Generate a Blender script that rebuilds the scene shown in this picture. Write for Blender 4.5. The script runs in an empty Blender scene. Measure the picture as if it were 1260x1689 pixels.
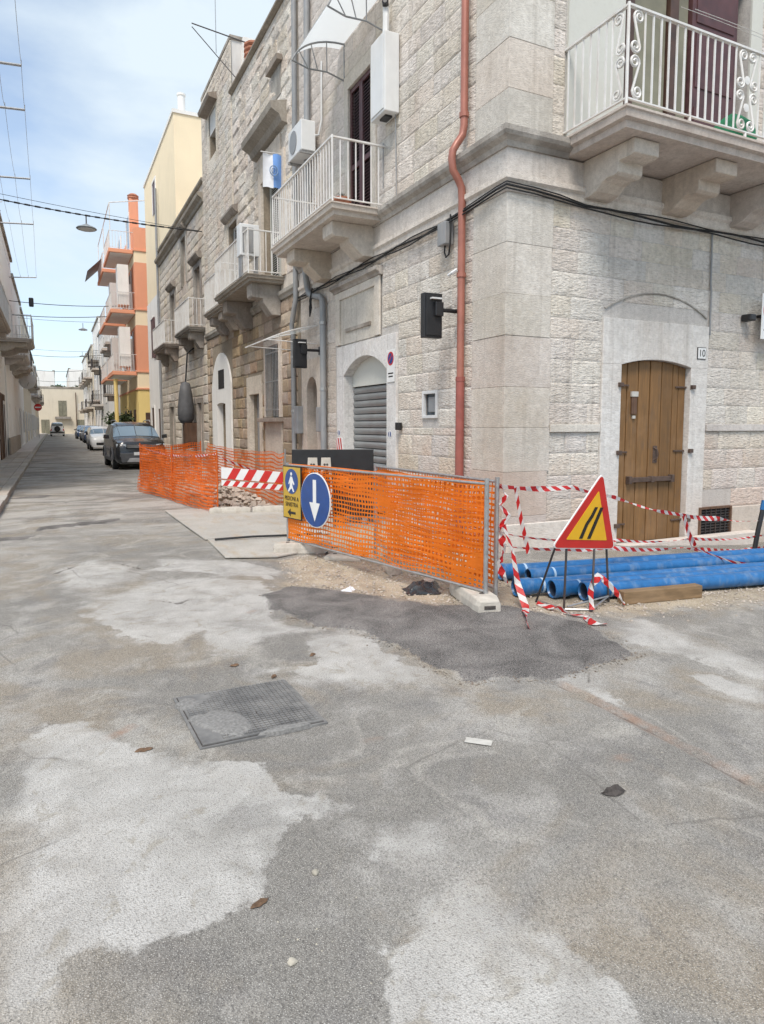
import bpy, bmesh, math, random
import numpy as np
from mathutils import Vector, Matrix
from mathutils import noise as mnoise
R = math.radians
random.seed(7)
rng = random.Random(11)
scene = bpy.context.scene
col = scene.collection

# ------------------------------------------------------------------ camera
cam_d = bpy.data.cameras.new('camera')
cam = bpy.data.objects.new('camera', cam_d); col.objects.link(cam)
YAW, PITCH = math.atan(540/1100.), math.atan(96/1100.)
cam.location = (0, 0, 1.6)
cam.rotation_euler = (R(90)-PITCH, 0, -YAW)
cam_d.sensor_fit = 'VERTICAL'; cam_d.sensor_height = 36.0
cam_d.lens = 1100/1689.*36.0
cam_d.shift_y = -48.5/1689.
cam_d.clip_start = 0.05; cam_d.clip_end = 2000
scene.camera = cam
# ------------------------------------------------------------------ sky and sun
SUN_EL, SUN_AZ = R(56), R(218)          # azimuth clockwise from +Y: behind the camera, a little to the left
world = bpy.data.worlds.new('World'); scene.world = world; world.use_nodes = True
wn, wl = world.node_tree.nodes, world.node_tree.links
wn.clear()
sky = wn.new('ShaderNodeTexSky'); sky.sky_type = 'NISHITA'; sky.sun_disc = False
sky.sun_elevation = SUN_EL; sky.sun_rotation = SUN_AZ; sky.air_density = 1.0; sky.dust_density = 0.4; sky.ozone_density = 1.5
tc = wn.new('ShaderNodeTexCoord')
mp = wn.new('ShaderNodeMapping'); mp.inputs['Scale'].default_value = (1.0, 1.0, 2.6); mp.inputs['Location'].default_value = (3.1, 0.7, 0.35)
wl.new(tc.outputs['Generated'], mp.inputs['Vector'])
nz = wn.new('ShaderNodeTexNoise'); nz.inputs['Scale'].default_value = 2.1; nz.inputs['Detail'].default_value = 7; nz.inputs['Roughness'].default_value = 0.52
nz.inputs['Distortion'].default_value = 0.25
wl.new(mp.outputs['Vector'], nz.inputs['Vector'])
cr = wn.new('ShaderNodeValToRGB'); cr.color_ramp.elements[0].position = 0.40; cr.color_ramp.elements[1].position = 0.60
cr.color_ramp.elements[0].color = (0.30, 0.30, 0.30, 1); cr.color_ramp.elements[1].color = (0.97, 0.97, 0.97, 1)
wl.new(nz.outputs['Fac'], cr.inputs['Fac'])
mx = wn.new('ShaderNodeMix'); mx.data_type = 'RGBA'
wl.new(cr.outputs['Color'], mx.inputs['Factor']); wl.new(sky.outputs['Color'], mx.inputs['A'])
mx.inputs['B'].default_value = (3.95, 4.5, 4.9, 1)
bg = wn.new('ShaderNodeBackground'); bg.inputs['Strength'].default_value = 0.09
wl.new(mx.outputs['Result'], bg.inputs['Color'])
wo = wn.new('ShaderNodeOutputWorld'); wl.new(bg.outputs['Background'], wo.inputs['Surface'])
sd = bpy.data.lights.new('sun', 'SUN'); sd.energy = 1.5; sd.angle = R(22); sd.color = (1.0, 0.925, 0.83)
so = bpy.data.objects.new('sun', sd); col.objects.link(so)
tosun = Vector((math.sin(SUN_AZ)*math.cos(SUN_EL), math.cos(SUN_AZ)*math.cos(SUN_EL), math.sin(SUN_EL)))
so.rotation_euler = tosun.to_track_quat('Z', 'Y').to_euler(); so.location = (0, -5, 30)
vs = scene.view_settings
vs.view_transform = 'Standard'; vs.look = 'None'; vs.exposure = 1.23; vs.gamma = 1.0; vs.use_curve_mapping = False
scene.cycles.use_denoising = True
scene.cycles.use_adaptive_sampling = True; scene.cycles.adaptive_threshold = 0.02
scene.cycles.max_bounces = 5; scene.cycles.diffuse_bounces = 3; scene.cycles.transparent_max_bounces = 12

# ------------------------------------------------------------------ helpers
ORG = {}                                   # world origin of every unrotated empty / part
def tag(o, label=None, cat=None, group=None, kind=None):
    if label: o['label'] = label
    if cat: o['category'] = cat
    if group: o['group'] = group
    if kind: o['kind'] = kind
    return o
def thing(name, loc, label, cat, group=None, rz=0.0):
    o = bpy.data.objects.new(name, None); col.objects.link(o)
    o.empty_display_size = 0.2
    o.location = loc; o.rotation_euler = (0, 0, rz)
    ORG[o.name] = Vector(loc)
    return tag(o, label, cat, group)
class Frame:
    """a wall plane: u along the wall, z up, d out of the wall"""
    def __init__(s, O, U, N): s.O, s.U, s.N = Vector(O), Vector(U).normalized(), Vector(N).normalized()
    def __call__(s, u, z, d=0.0): return s.O + s.U*u + s.N*d + Vector((0, 0, z))
class MB:
    def __init__(s): s.v, s.f, s.uv = [], [], []
    def add(s, vs_, fs, uv=None):
        b = len(s.v); s.v += [tuple(p) for p in vs_]; s.f += [tuple(i+b for i in f) for f in fs]
        s.uv += (uv if uv else [(0, 0)]*len(vs_))
        return s
    def hexa(s, p):                        # p: bottom 4, top 4
        return s.add(p, [(0,3,2,1), (4,5,6,7), (0,1,5,4), (1,2,6,5), (2,3,7,6), (3,0,4,7)])
    def box(s, fr, u0, u1, z0, z1, d0, d1):
        return s.hexa([fr(u0,z0,d0), fr(u1,z0,d0), fr(u1,z0,d1), fr(u0,z0,d1), fr(u0,z1,d0), fr(u1,z1,d0), fr(u1,z1,d1), fr(u0,z1,d1)])
    def abox(s, x0, x1, y0, y1, z0, z1):
        return s.hexa([(x0,y0,z0), (x1,y0,z0), (x1,y1,z0), (x0,y1,z0), (x0,y0,z1), (x1,y0,z1), (x1,y1,z1), (x0,y1,z1)])
    def prism(s, fa, fb):                  # two rings of equal length
        n = len(fa)
        s.add(list(fa)+list(fb), [tuple(range(n-1,-1,-1)), tuple(range(n,2*n))]+[(i,(i+1)%n,n+(i+1)%n,n+i) for i in range(n)])
        return s
    def tube(s, pts, r, n=8, closed=False, cap=True):
        pts = [Vector(p) for p in pts]; m = len(pts); rings = []
        rr = r if isinstance(r, (list, tuple)) else [r]*m
        up = None
        for i, p in enumerate(pts):
            a = pts[(i-1) % m] if (closed or i > 0) else p
            b = pts[(i+1) % m] if (closed or i < m-1) else p
            t = (b-a)
            if t.length < 1e-9: t = Vector((0, 0, 1))
            t.normalize()
            if up is None:
                up = Vector((0, 0, 1)) if abs(t.z) < 0.9 else Vector((1, 0, 0))
            sx = t.cross(up)
            if sx.length < 1e-6: sx = t.cross(Vector((0.3, 1, 0.2)))
            sx.normalize(); up = sx.cross(t).normalized()
            rings.append([p + (sx*math.cos(2*math.pi*k/n) + up*math.sin(2*math.pi*k/n))*rr[i] for k in range(n)])
        vsl = [q for ring in rings for q in ring]; fs = []
        for i in range(m if closed else m-1):
            j = (i+1) % m
            for k in range(n):
                l = (k+1) % n
                fs.append((i*n+k, i*n+l, j*n+l, j*n+k))
        if cap and not closed:
            fs.append(tuple(range(n-1, -1, -1))); fs.append(tuple((m-1)*n+k for k in range(n)))
        return s.add(vsl, fs)
    def lathe(s, prof, c, ax, n=20, caps=True):   # prof [(r, h)] round axis ax at c
        c, ax = Vector(c), Vector(ax).normalized()
        e1 = ax.orthogonal().normalized(); e2 = ax.cross(e1)
        vsl = [c + ax*h + (e1*math.cos(2*math.pi*k/n)+e2*math.sin(2*math.pi*k/n))*r for r, h in prof for k in range(n)]
        m = len(prof); fs = []
        for i in range(m-1):
            for k in range(n):
                l = (k+1) % n
                fs.append((i*n+k, i*n+l, (i+1)*n+l, (i+1)*n+k))
        if caps:
            fs.append(tuple(range(n-1, -1, -1))); fs.append(tuple((m-1)*n+k for k in range(n)))
        return s.add(vsl, fs)
    def sheet(s, P, nu, nv):               # P(i,j) -> point, (nu+1)x(nv+1)
        vsl = [P(i/nu, j/nv) for j in range(nv+1) for i in range(nu+1)]
        uv = [(i/nu, j/nv) for j in range(nv+1) for i in range(nu+1)]
        fs = [(j*(nu+1)+i, j*(nu+1)+i+1, (j+1)*(nu+1)+i+1, (j+1)*(nu+1)+i) for j in range(nv) for i in range(nu)]
        return s.add(vsl, fs, uv)
    def build(s, name, mat, parent=None, bevel=0.0, smooth=None, recalc=True, uv=False, local=False):
        org = Vector((0, 0, 0)) if (parent is None or local) else ORG.get(parent.name, Vector((0, 0, 0)))
        me = bpy.data.meshes.new(name)
        if parent is None and not local:
            xs = np.array([tuple(p) for p in s.v]); lo, hi = xs.min(0), xs.max(0)
            org = Vector(((lo[0]+hi[0])/2, (lo[1]+hi[1])/2, lo[2]))
        me.from_pydata([(p[0]-org.x, p[1]-org.y, p[2]-org.z) for p in s.v], [], s.f)
        if uv:
            ul = me.uv_layers.new(name='UVMap')
            for lp in me.loops: ul.data[lp.index].uv = s.uv[lp.vertex_index]
        if recalc:
            bm = bmesh.new(); bm.from_mesh(me); bmesh.ops.recalc_face_normals(bm, faces=bm.faces); bm.to_mesh(me); bm.free()
        if smooth:
            me.polygons.foreach_set('use_smooth', [True]*len(me.polygons))
            me.set_sharp_from_angle(angle=R(smooth))
        if mat: me.materials.append(mat)
        o = bpy.data.objects.new(name, me); col.objects.link(o)
        if parent is not None:
            o.parent = parent
            ORG[o.name] = org
        else:
            o.location = org; ORG[o.name] = org
        if bevel:
            b = o.modifiers.new('bevel', 'BEVEL'); b.width = bevel; b.segments = 2; b.limit_method = 'ANGLE'; b.angle_limit = R(40)
        return o
def struct(o): o['kind'] = 'structure'; return o
def text(body, size, p, xdir, ydir, mat, parent, name='lettering', extrude=0.001, align='CENTER'):
    c = bpy.data.curves.new(name, 'FONT'); c.body = body; c.size = size; c.align_x = align; c.align_y = 'CENTER'; c.extrude = extrude
    c.materials.append(mat)
    tmp = bpy.data.objects.new('tmp', c); col.objects.link(tmp)
    bpy.context.view_layer.update()
    me = bpy.data.meshes.new_from_object(tmp.evaluated_get(bpy.context.evaluated_depsgraph_get()))
    bpy.data.objects.remove(tmp); me.materials.clear(); me.materials.append(mat)
    o = bpy.data.objects.new(name, me); col.objects.link(o)
    x, y = Vector(xdir).normalized(), Vector(ydir).normalized(); z = x.cross(y)
    m = Matrix((x, y, z)).transposed().to_4x4()
    o.parent = parent
    m.translation = Vector(p) - ORG[parent.name]
    o.matrix_basis = m
    return o

# ------------------------------------------------------------------ materials
class NT:
    dims = '3D'
    def __init__(s, name):
        s.m = bpy.data.materials.new(name); s.m.use_nodes = True
        s.n, s.l = s.m.node_tree.nodes, s.m.node_tree.links
        s.b = s.n['Principled BSDF']
        s.geo = s.n.new('ShaderNodeNewGeometry'); s.pos = s.geo.outputs['Position']
    def new(s, t, **kw):
        x = s.n.new(t)
        for k, v in kw.items(): setattr(x, k, v)
        return x
    def link(s, a, b): s.l.new(a, b)
    def noise(s, scale, detail=4, rough=0.55, vec=None, dist=0.0, stretch=None):
        x = s.n.new('ShaderNodeTexNoise'); x.noise_dimensions = s.dims; x.inputs['Scale'].default_value = scale; x.inputs['Detail'].default_value = min(detail, 3.5 if scale < 20 else 2.0)
        x.inputs['Roughness'].default_value = rough; x.inputs['Distortion'].default_value = dist
        v = vec or s.pos
        if stretch:
            mp_ = s.n.new('ShaderNodeMapping'); mp_.inputs['Scale'].default_value = stretch; s.l.new(v, mp_.inputs['Vector']); v = mp_.outputs['Vector']
        s.l.new(v, x.inputs['Vector'])
        return x.outputs['Fac']
    def ramp(s, fac, a, b, va=0.0, vb=1.0, interp='LINEAR'):
        x = s.n.new('ShaderNodeMapRange'); x.interpolation_type = 'SMOOTHSTEP' if interp == 'S' else 'LINEAR'
        x.inputs['From Min'].default_value = a; x.inputs['From Max'].default_value = b
        x.inputs['To Min'].default_value = va; x.inputs['To Max'].default_value = vb
        s.l.new(fac, x.inputs['Value']); return x.outputs['Result']
    def mix(s, fac, A, B, mode='MIX'):
        x = s.n.new('ShaderNodeMix'); x.data_type = 'RGBA'; x.blend_type = mode
        for k, v in (('Factor', fac), ('A', A), ('B', B)):
            if isinstance(v, (int, float)): x.inputs[k].default_value = v
            elif isinstance(v, (tuple, list)): x.inputs[k].default_value = (*v, 1) if len(v) == 3 else v
            else: s.l.new(v, x.inputs[k])
        return x.outputs['Result']
    def math(s, op, a, b=0.0, c=None):
        x = s.n.new('ShaderNodeMath'); x.operation = op
        for i, v in enumerate((a, b) if c is None else (a, b, c)):
            if isinstance(v, (int, float)): x.inputs[i].default_value = v
            else: s.l.new(v, x.inputs[i])
        return x.outputs[0]
    def attr(s, name):
        x = s.n.new('ShaderNodeAttribute'); x.attribute_name = name; return x.outputs['Fac']
    def bump(s, h, strength=0.4, dist=0.01, prev=None):
        x = s.n.new('ShaderNodeBump'); x.inputs['Strength'].default_value = strength; x.inputs['Distance'].default_value = dist
        s.l.new(h, x.inputs['Height'])
        if prev is not None: s.l.new(prev, x.inputs['Normal'])
        return x.outputs['Normal']
    def out(s, colr=None, rough=None, normal=None, metal=None, spec=None):
        for k, v in (('Base Color', colr), ('Roughness', rough), ('Normal', normal), ('Metallic', metal), ('Specular IOR Level', spec)):
            if v is None: continue
            if isinstance(v, (int, float)): s.b.inputs[k].default_value = v
            elif isinstance(v, (tuple, list)): s.b.inputs[k].default_value = (*v, 1)
            else: s.l.new(v, s.b.inputs[k])
        return s.m
def simple(name, c, rough=0.6, metal=0.0, var=0.12, scale=6.0, dirt=None, dirt_amt=0.35, bump=0.0, bscale=60.0, spec=0.5):
    t = NT(name)
    n1 = t.noise(scale, 5, 0.6)
    dk = tuple(x*(1-var*1.6) for x in c); lt = tuple(min(1, x*(1+var)) for x in c)
    cl = t.mix(t.ramp(n1, 0.3, 0.7), dk, lt)
    if dirt:
        n2 = t.noise(scale*0.6, 6, 0.65, stretch=(1, 1, 0.35))
        cl = t.mix(t.ramp(n2, 0.5, 0.72, 0, dirt_amt), cl, dirt)
    nm = t.bump(t.noise(bscale, 4, 0.6), bump, 0.01) if bump else None
    return t.out(cl, t.ramp(t.noise(scale*2, 3), 0.2, 0.8, max(0.02, rough-0.08), min(1, rough+0.1)), nm, metal, spec)

def stone_mat(name, c, c2, stain, rnd=0.16, bump=0.8, chisel=34.0, stain_lo=0.5, stain_hi=0.75, stain_amt=0.6, low=None, patch=None, bdist=0.018, pit_shade=0.32, streak=0.4):
    """limestone: colour differs from block to block, chisel marks, stains; low = (colour, z_top) damp or bare stone near the ground"""
    t = NT(name)
    oi = t.new('ShaderNodeObjectInfo')
    n1 = t.noise(1.1, 6, 0.62); n2 = t.noise(5.5, 6, 0.65); n3 = t.noise(0.9, 7, 0.65, stretch=(1.2, 1.2, 0.45)); n4 = t.noise(17, 5, 0.6)
    cl = t.mix(t.ramp(n1, 0.32, 0.68), c, c2)
    cl = t.mix(t.ramp(n3, stain_lo, stain_hi, 0, stain_amt), cl, stain)
    stk = t.noise(2.6, 5, 0.6, stretch=(3.2, 3.2, 0.10))
    cl = t.mix(t.ramp(stk, 0.56, 0.74, 0, streak), cl, tuple(x*0.62 for x in stain))
    if patch: cl = t.mix(t.ramp(t.noise(2.3, 6, 0.7, dist=0.4), 0.55, 0.66, 0, 0.75), cl, patch)
    cl = t.mix(t.ramp(n4, 0.34, 0.62, 0.22, 0.0), cl, tuple(x*0.45 for x in stain))
    cl = t.mix(t.ramp(n2, 0.36, 0.6, 0.25, 0.0), cl, tuple(x*0.6 for x in c2))
    if low:
        sep = t.new('ShaderNodeSeparateXYZ'); t.link(t.pos, sep.inputs[0])
        h = t.math('SUBTRACT', sep.outputs['Z'], t.math('MULTIPLY', t.noise(1.6, 6, 0.7), low[1]*1.6))
        cl = t.mix(t.ramp(h, -low[1]*0.6, low[1]*0.35, low[2], 0, 'S'), cl, low[0])
    hs = t.new('ShaderNodeHueSaturation')
    t.link(cl, hs.inputs['Color']); t.link(t.ramp(oi.outputs['Random'], 0, 1, 1-rnd, 1+rnd*0.7), hs.inputs['Value'])
    r2 = t.math('FRACT', t.math('MULTIPLY', oi.outputs['Random'], 17.31)); r3 = t.math('FRACT', t.math('MULTIPLY', oi.outputs['Random'], 43.7))
    t.link(t.ramp(r2, 0, 1, 0.485, 0.512), hs.inputs['Hue']); t.link(t.ramp(r3, 0, 1, 0.7, 1.25), hs.inputs['Saturation'])
    # chisel strokes: stretched noise, running diagonally
    mp_ = t.new('ShaderNodeMapping'); mp_.inputs['Rotation'].default_value = (R(35), R(-35), 0); mp_.inputs['Scale'].default_value = (1.0, 1.0, 3.2)
    t.link(t.pos, mp_.inputs['Vector'])
    ch = t.noise(chisel, 4, 0.62, vec=mp_.outputs['Vector'])
    big = t.noise(9, 5, 0.6)
    hgt = t.math('ADD', t.math('MULTIPLY', ch, 0.75), t.math('MULTIPLY', big, 0.6))
    cl2 = t.mix(t.ramp(ch, 0.30, 0.5, pit_shade, 0.0), hs.outputs['Color'], tuple(x*0.4 for x in c2))  # hollows of the strokes darkened in the colour, as shade would
    return t.out(cl2, 0.92, t.bump(hgt, bump, bdist), 0, 0.2)
M = {}
M['stone_a'] = stone_mat('white_chiselled_limestone', (0.80, 0.745, 0.675), (0.70, 0.635, 0.56), (0.48, 0.415, 0.335), low=((0.60, 0.46, 0.37), 1.6, 0.55), rnd=0.08, bump=1.0, chisel=14.0, bdist=0.036, stain_amt=0.6, pit_shade=0.42)
M['ashlar'] = stone_mat('dressed_limestone', (0.745, 0.70, 0.64), (0.66, 0.605, 0.54), (0.45, 0.385, 0.31), rnd=0.10, bump=0.5, chisel=30, stain_amt=0.65, low=((0.62, 0.50, 0.42), 1.5, 0.45))
M['mortar_a'] = stone_mat('pale_lime_mortar', (0.63, 0.59, 0.55), (0.56, 0.52, 0.48), (0.44, 0.40, 0.36), rnd=0, bump=0.5, low=((0.56, 0.46, 0.39), 1.3, 0.5))
M['whitewash'] = stone_mat('whitewashed_stone', (0.76, 0.745, 0.72), (0.71, 0.68, 0.645), (0.54, 0.48, 0.42), rnd=0.03, bump=0.4, chisel=18, stain_amt=0.6, low=((0.66, 0.57, 0.50), 1.0, 0.4))
M['cornice'] = stone_mat('weathered_cornice_stone', (0.58, 0.54, 0.485), (0.48, 0.44, 0.385), (0.20, 0.17, 0.14), rnd=0.06, bump=0.45, stain_lo=0.40, stain_hi=0.62, stain_amt=0.85)
M['corbel'] = stone_mat('balcony_stone', (0.68, 0.62, 0.55), (0.61, 0.53, 0.455), (0.48, 0.41, 0.355), rnd=0.06, bump=0.25, chisel=50)
M['stone_b'] = stone_mat('bare_brown_tuff', (0.56, 0.445, 0.32), (0.42, 0.32, 0.225), (0.24, 0.19, 0.15), rnd=0.26, bump=0.9, chisel=22)
M['mortar_b'] = stone_mat('earthy_mortar', (0.40, 0.34, 0.28), (0.32, 0.265, 0.215), (0.22, 0.18, 0.15), rnd=0, bump=0.6)
M['stone_bu'] = stone_mat('grey_weathered_limestone', (0.85, 0.785, 0.695), (0.74, 0.66, 0.57), (0.50, 0.405, 0.31), rnd=0.10, bump=1.0, stain_lo=0.46, chisel=11, bdist=0.05, pit_shade=0.45, streak=0.25)
M['mortar_bu'] = stone_mat('grey_mortar', (0.78, 0.715, 0.63), (0.68, 0.61, 0.53), (0.36, 0.31, 0.265), rnd=0, bump=0.5)
M['stone_c'] = stone_mat('tan_limestone', (0.76, 0.685, 0.585), (0.64, 0.56, 0.465), (0.42, 0.35, 0.285), streak=0.25, rnd=0.12, bump=0.8, stain_lo=0.46, chisel=18)
M['balc_dirty'] = stone_mat('dirty_balcony_stone', (0.44, 0.39, 0.335), (0.34, 0.295, 0.25), (0.19, 0.165, 0.14), rnd=0.1, bump=0.5, stain_lo=0.42, stain_amt=0.75)
def plaster(name, c, stain=None, amt=0.45, bump=0.15):
    t = NT(name)
    cl = t.mix(t.ramp(t.noise(0.8, 6, 0.6), 0.3, 0.7), tuple(x*0.93 for x in c), c)
    st = stain or tuple(x*0.6 for x in c)
    cl = t.mix(t.ramp(t.noise(1.4, 7, 0.68, stretch=(1.5, 1.5, 0.3)), 0.52, 0.74, 0, amt), cl, st)
    cl = t.mix(t.ramp(t.noise(24, 4, 0.6), 0.3, 0.5, 0.12, 0), cl, st)
    return t.out(cl, 0.9, t.bump(t.noise(45, 5, 0.6), bump, 0.008), 0, 0.2)
M['pl_white'] = plaster('white_plaster', (0.84, 0.82, 0.785), (0.56, 0.52, 0.47))
M['pl_lifted'] = plaster('lifted_white_plaster', (0.90, 0.88, 0.845), (0.66, 0.61, 0.54), 0.35)  # shade-side walls brightened in the colour, a lifted copy of the white plaster
M['pl_grey'] = plaster('grey_plaster', (0.68, 0.665, 0.64), (0.46, 0.43, 0.40))
M['pl_yellow'] = plaster('pale_yellow_plaster', (0.90, 0.76, 0.54), (0.74, 0.61, 0.43), 0.2)
M['pl_cream'] = plaster('cream_plaster', (0.74, 0.66, 0.53), (0.54, 0.47, 0.37))
M['pl_orange'] = plaster('salmon_plaster', (0.80, 0.37, 0.23), (0.62, 0.28, 0.18), 0.3)
M['pl_ochre'] = plaster('yellow_ochre_plaster', (0.84, 0.65, 0.27), (0.64, 0.48, 0.24), 0.3)
M['pl_pale'] = plaster('pale_panel_plaster', (0.62, 0.62, 0.57), (0.45, 0.42, 0.36), 0.3)
M['white_iron'] = simple('white_painted_iron', (0.72, 0.71, 0.69), 0.45, var=0.05, scale=9, dirt=(0.42, 0.33, 0.25), dirt_amt=0.45)
M['white_metal'] = simple('white_enamel', (0.70, 0.71, 0.71), 0.4, var=0.04, scale=3, dirt=(0.5, 0.47, 0.42), dirt_amt=0.4)
M['grey_pvc'] = simple('grey_plastic_pipe', (0.26, 0.27, 0.28), 0.5, var=0.08, scale=5, dirt=(0.42, 0.38, 0.34), dirt_amt=0.5)
M['grey_metal'] = simple('galvanised_steel', (0.42, 0.42, 0.42), 0.42, 0.7, var=0.12, scale=22, dirt=(0.33, 0.27, 0.22), dirt_amt=0.4)
M['dark_metal'] = simple('dark_iron', (0.06, 0.055, 0.055), 0.6, 0.3, var=0.2, scale=12, dirt=(0.14, 0.08, 0.055), dirt_amt=0.6)
M['rusty'] = simple('rusty_iron', (0.105, 0.07, 0.055), 0.75, 0.1, var=0.25, scale=14)
M['black'] = simple('black_painted_metal', (0.018, 0.018, 0.02), 0.42, var=0.15, scale=6)
M['black_rubber'] = simple('black_rubber', (0.02, 0.02, 0.021), 0.75, var=0.2, scale=12)
M['copper'] = simple('copper_painted_pipe', (0.37, 0.145, 0.105), 0.38, 0.15, var=0.10, scale=4, dirt=(0.36, 0.16, 0.12), dirt_amt=0.4)
M['copper_low'] = simple('red_cast_iron_pipe', (0.33, 0.10, 0.08), 0.45, 0.1, var=0.12, scale=7, dirt=(0.30, 0.13, 0.10), dirt_amt=0.5)
M['maroon'] = simple('maroon_shutter_paint', (0.095, 0.04, 0.042), 0.5, var=0.2, scale=7)
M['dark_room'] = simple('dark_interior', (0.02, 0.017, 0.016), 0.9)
M['brown_dark'] = simple('dark_brown_door_paint', (0.085, 0.045, 0.032), 0.5, var=0.25, scale=5)
M['olive'] = simple('olive_grey_blind', (0.22, 0.21, 0.155), 0.75, var=0.15, scale=3)
M['shutter_grey'] = simple('grey_roller_shutter', (0.30, 0.31, 0.31), 0.45, 0.4, var=0.08, scale=3, dirt=(0.20, 0.19, 0.18), dirt_amt=0.4)
M['terracotta'] = simple('terracotta', (0.42, 0.17, 0.10), 0.8, var=0.15, scale=9, bump=0.2)
M['concrete'] = simple('pale_concrete_block', (0.52, 0.48, 0.42), 0.9, var=0.12, scale=9, dirt=(0.30, 0.25, 0.20), dirt_amt=0.7, bump=0.5, bscale=70)
M['asphalt_plain'] = None
M['steel_plate'] = None
M['sheet_white'] = simple('white_sign_paint', (0.76, 0.76, 0.75), 0.4, var=0.04, scale=8, dirt=(0.5, 0.46, 0.42), dirt_amt=0.3)
M['sheet_red'] = simple('red_sign_film', (0.56, 0.022, 0.018), 0.35, var=0.07, scale=5)
M['sheet_yellow'] = simple('yellow_sign_film', (0.80, 0.44, 0.015), 0.35, var=0.05, scale=6)
M['sheet_ydark'] = simple('mustard_sign_film', (0.52, 0.33, 0.035), 0.4, var=0.07, scale=8, dirt=(0.45, 0.33, 0.12), dirt_amt=0.3)
M['pipe_band'] = simple('scuffed_pale_blue_band', (0.36, 0.50, 0.66), 0.6)
M['sheet_blue'] = simple('blue_sign_film', (0.012, 0.06, 0.235), 0.35, var=0.12, scale=9)
M['sheet_black'] = simple('black_sign_film', (0.012, 0.012, 0.012), 0.4, var=0.1)
M['pipe_blue'] = simple('blue_plastic_pipe', (0.018, 0.13, 0.34), 0.34, var=0.12, scale=15, dirt=(0.27, 0.32, 0.36), dirt_amt=0.45)
M['pipe_in'] = simple('dark_pipe_inside', (0.03, 0.05, 0.09), 0.8)  # pipe bore in a darker blue than the outer wall
M['bag'] = simple('dark_plastic_bag', (0.03, 0.035, 0.04), 0.28, var=0.2, scale=15, bump=0.5, bscale=30)
M['paper'] = simple('grimy_paper', (0.52, 0.50, 0.46), 0.85, var=0.1, scale=18, dirt=(0.4, 0.35, 0.3))
M['leaf_dry'] = simple('dry_brown_leaf', (0.16, 0.095, 0.055), 0.85, var=0.3, scale=30)
M['pebble'] = simple('pale_pebble', (0.42, 0.385, 0.32), 0.9, var=0.2, scale=20)
M['rag'] = simple('dark_grimy_glove', (0.07, 0.06, 0.055), 0.9, var=0.3, scale=40)
M['green_cloth'] = simple('green_bag_cloth', (0.02, 0.20, 0.09), 0.7, var=0.25, scale=9)
M['flag_white'] = simple('white_flag_cloth', (0.72, 0.74, 0.78), 0.85, var=0.06, scale=6)
M['flag_blue'] = simple('light_blue_flag_cloth', (0.17, 0.34, 0.72), 0.85, var=0.08, scale=6)
M['flag_mark'] = simple('faded_blue_emblem', (0.20, 0.30, 0.46), 0.85)
M['foliage'] = simple('dark_green_leaves', (0.055, 0.085, 0.03), 0.7, var=0.4, scale=8)
M['lamp_grey'] = simple('lamp_housing', (0.30, 0.32, 0.33), 0.45, 0.3, var=0.08)
M['rubble_m'] = simple('broken_rubble', (0.46, 0.40, 0.34), 0.95, var=0.25, scale=5, dirt=(0.26, 0.20, 0.16), bump=0.6)
def net_mat(name, c, tr=0.25):
    t = NT(name)
    cl = t.mix(t.ramp(t.noise(3.0, 5, 0.6), 0.3, 0.7), tuple(x*0.78 for x in c), c)
    m = t.out(cl, 0.55, None, 0, 0.3)
    ts = t.new('ShaderNodeBsdfTranslucent'); t.link(cl, ts.inputs['Color'])
    ms = t.new('ShaderNodeMixShader'); ms.inputs[0].default_value = tr
    t.link(t.b.outputs[0], ms.inputs[1]); t.link(ts.outputs[0], ms.inputs[2])
    t.link(ms.outputs[0], t.n['Material Output'].inputs['Surface'])
    return m
M['net_orange'] = net_mat('orange_plastic_net', (0.92, 0.23, 0.018), 0.3)
M['net_red'] = net_mat('reddish_orange_plastic_net', (0.82, 0.18, 0.03), 0.3)
def tape_mat():
    t = NT('red_white_barrier_tape')
    uv = t.new('ShaderNodeUVMap'); sp = t.new('ShaderNodeSeparateXYZ'); t.link(uv.outputs['UV'], sp.inputs[0])
    k = t.math('FRACT', t.math('ADD', t.math('MULTIPLY', sp.outputs['X'], 1/0.15), t.math('MULTIPLY', sp.outputs['Y'], 0.45)))
    cl = t.mix(t.math('GREATER_THAN', k, 0.52), (0.62, 0.03, 0.03), (0.76, 0.74, 0.72))
    m = t.out(cl, 0.4, None, 0, 0.4)
    ts = t.new('ShaderNodeBsdfTranslucent'); t.link(cl, ts.inputs['Color'])
    ms = t.new('ShaderNodeMixShader'); ms.inputs[0].default_value = 0.35
    t.link(t.b.outputs[0], ms.inputs[1]); t.link(ts.outputs[0], ms.inputs[2])
    t.link(ms.outputs[0], t.n['Material Output'].inputs['Surface'])
    return m
M['tape'] = tape_mat()
M['tar'] = simple('grey_asphalt_lump', (0.235, 0.228, 0.218), 0.9, var=0.2, scale=60, bump=0.7, bscale=120)
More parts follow.
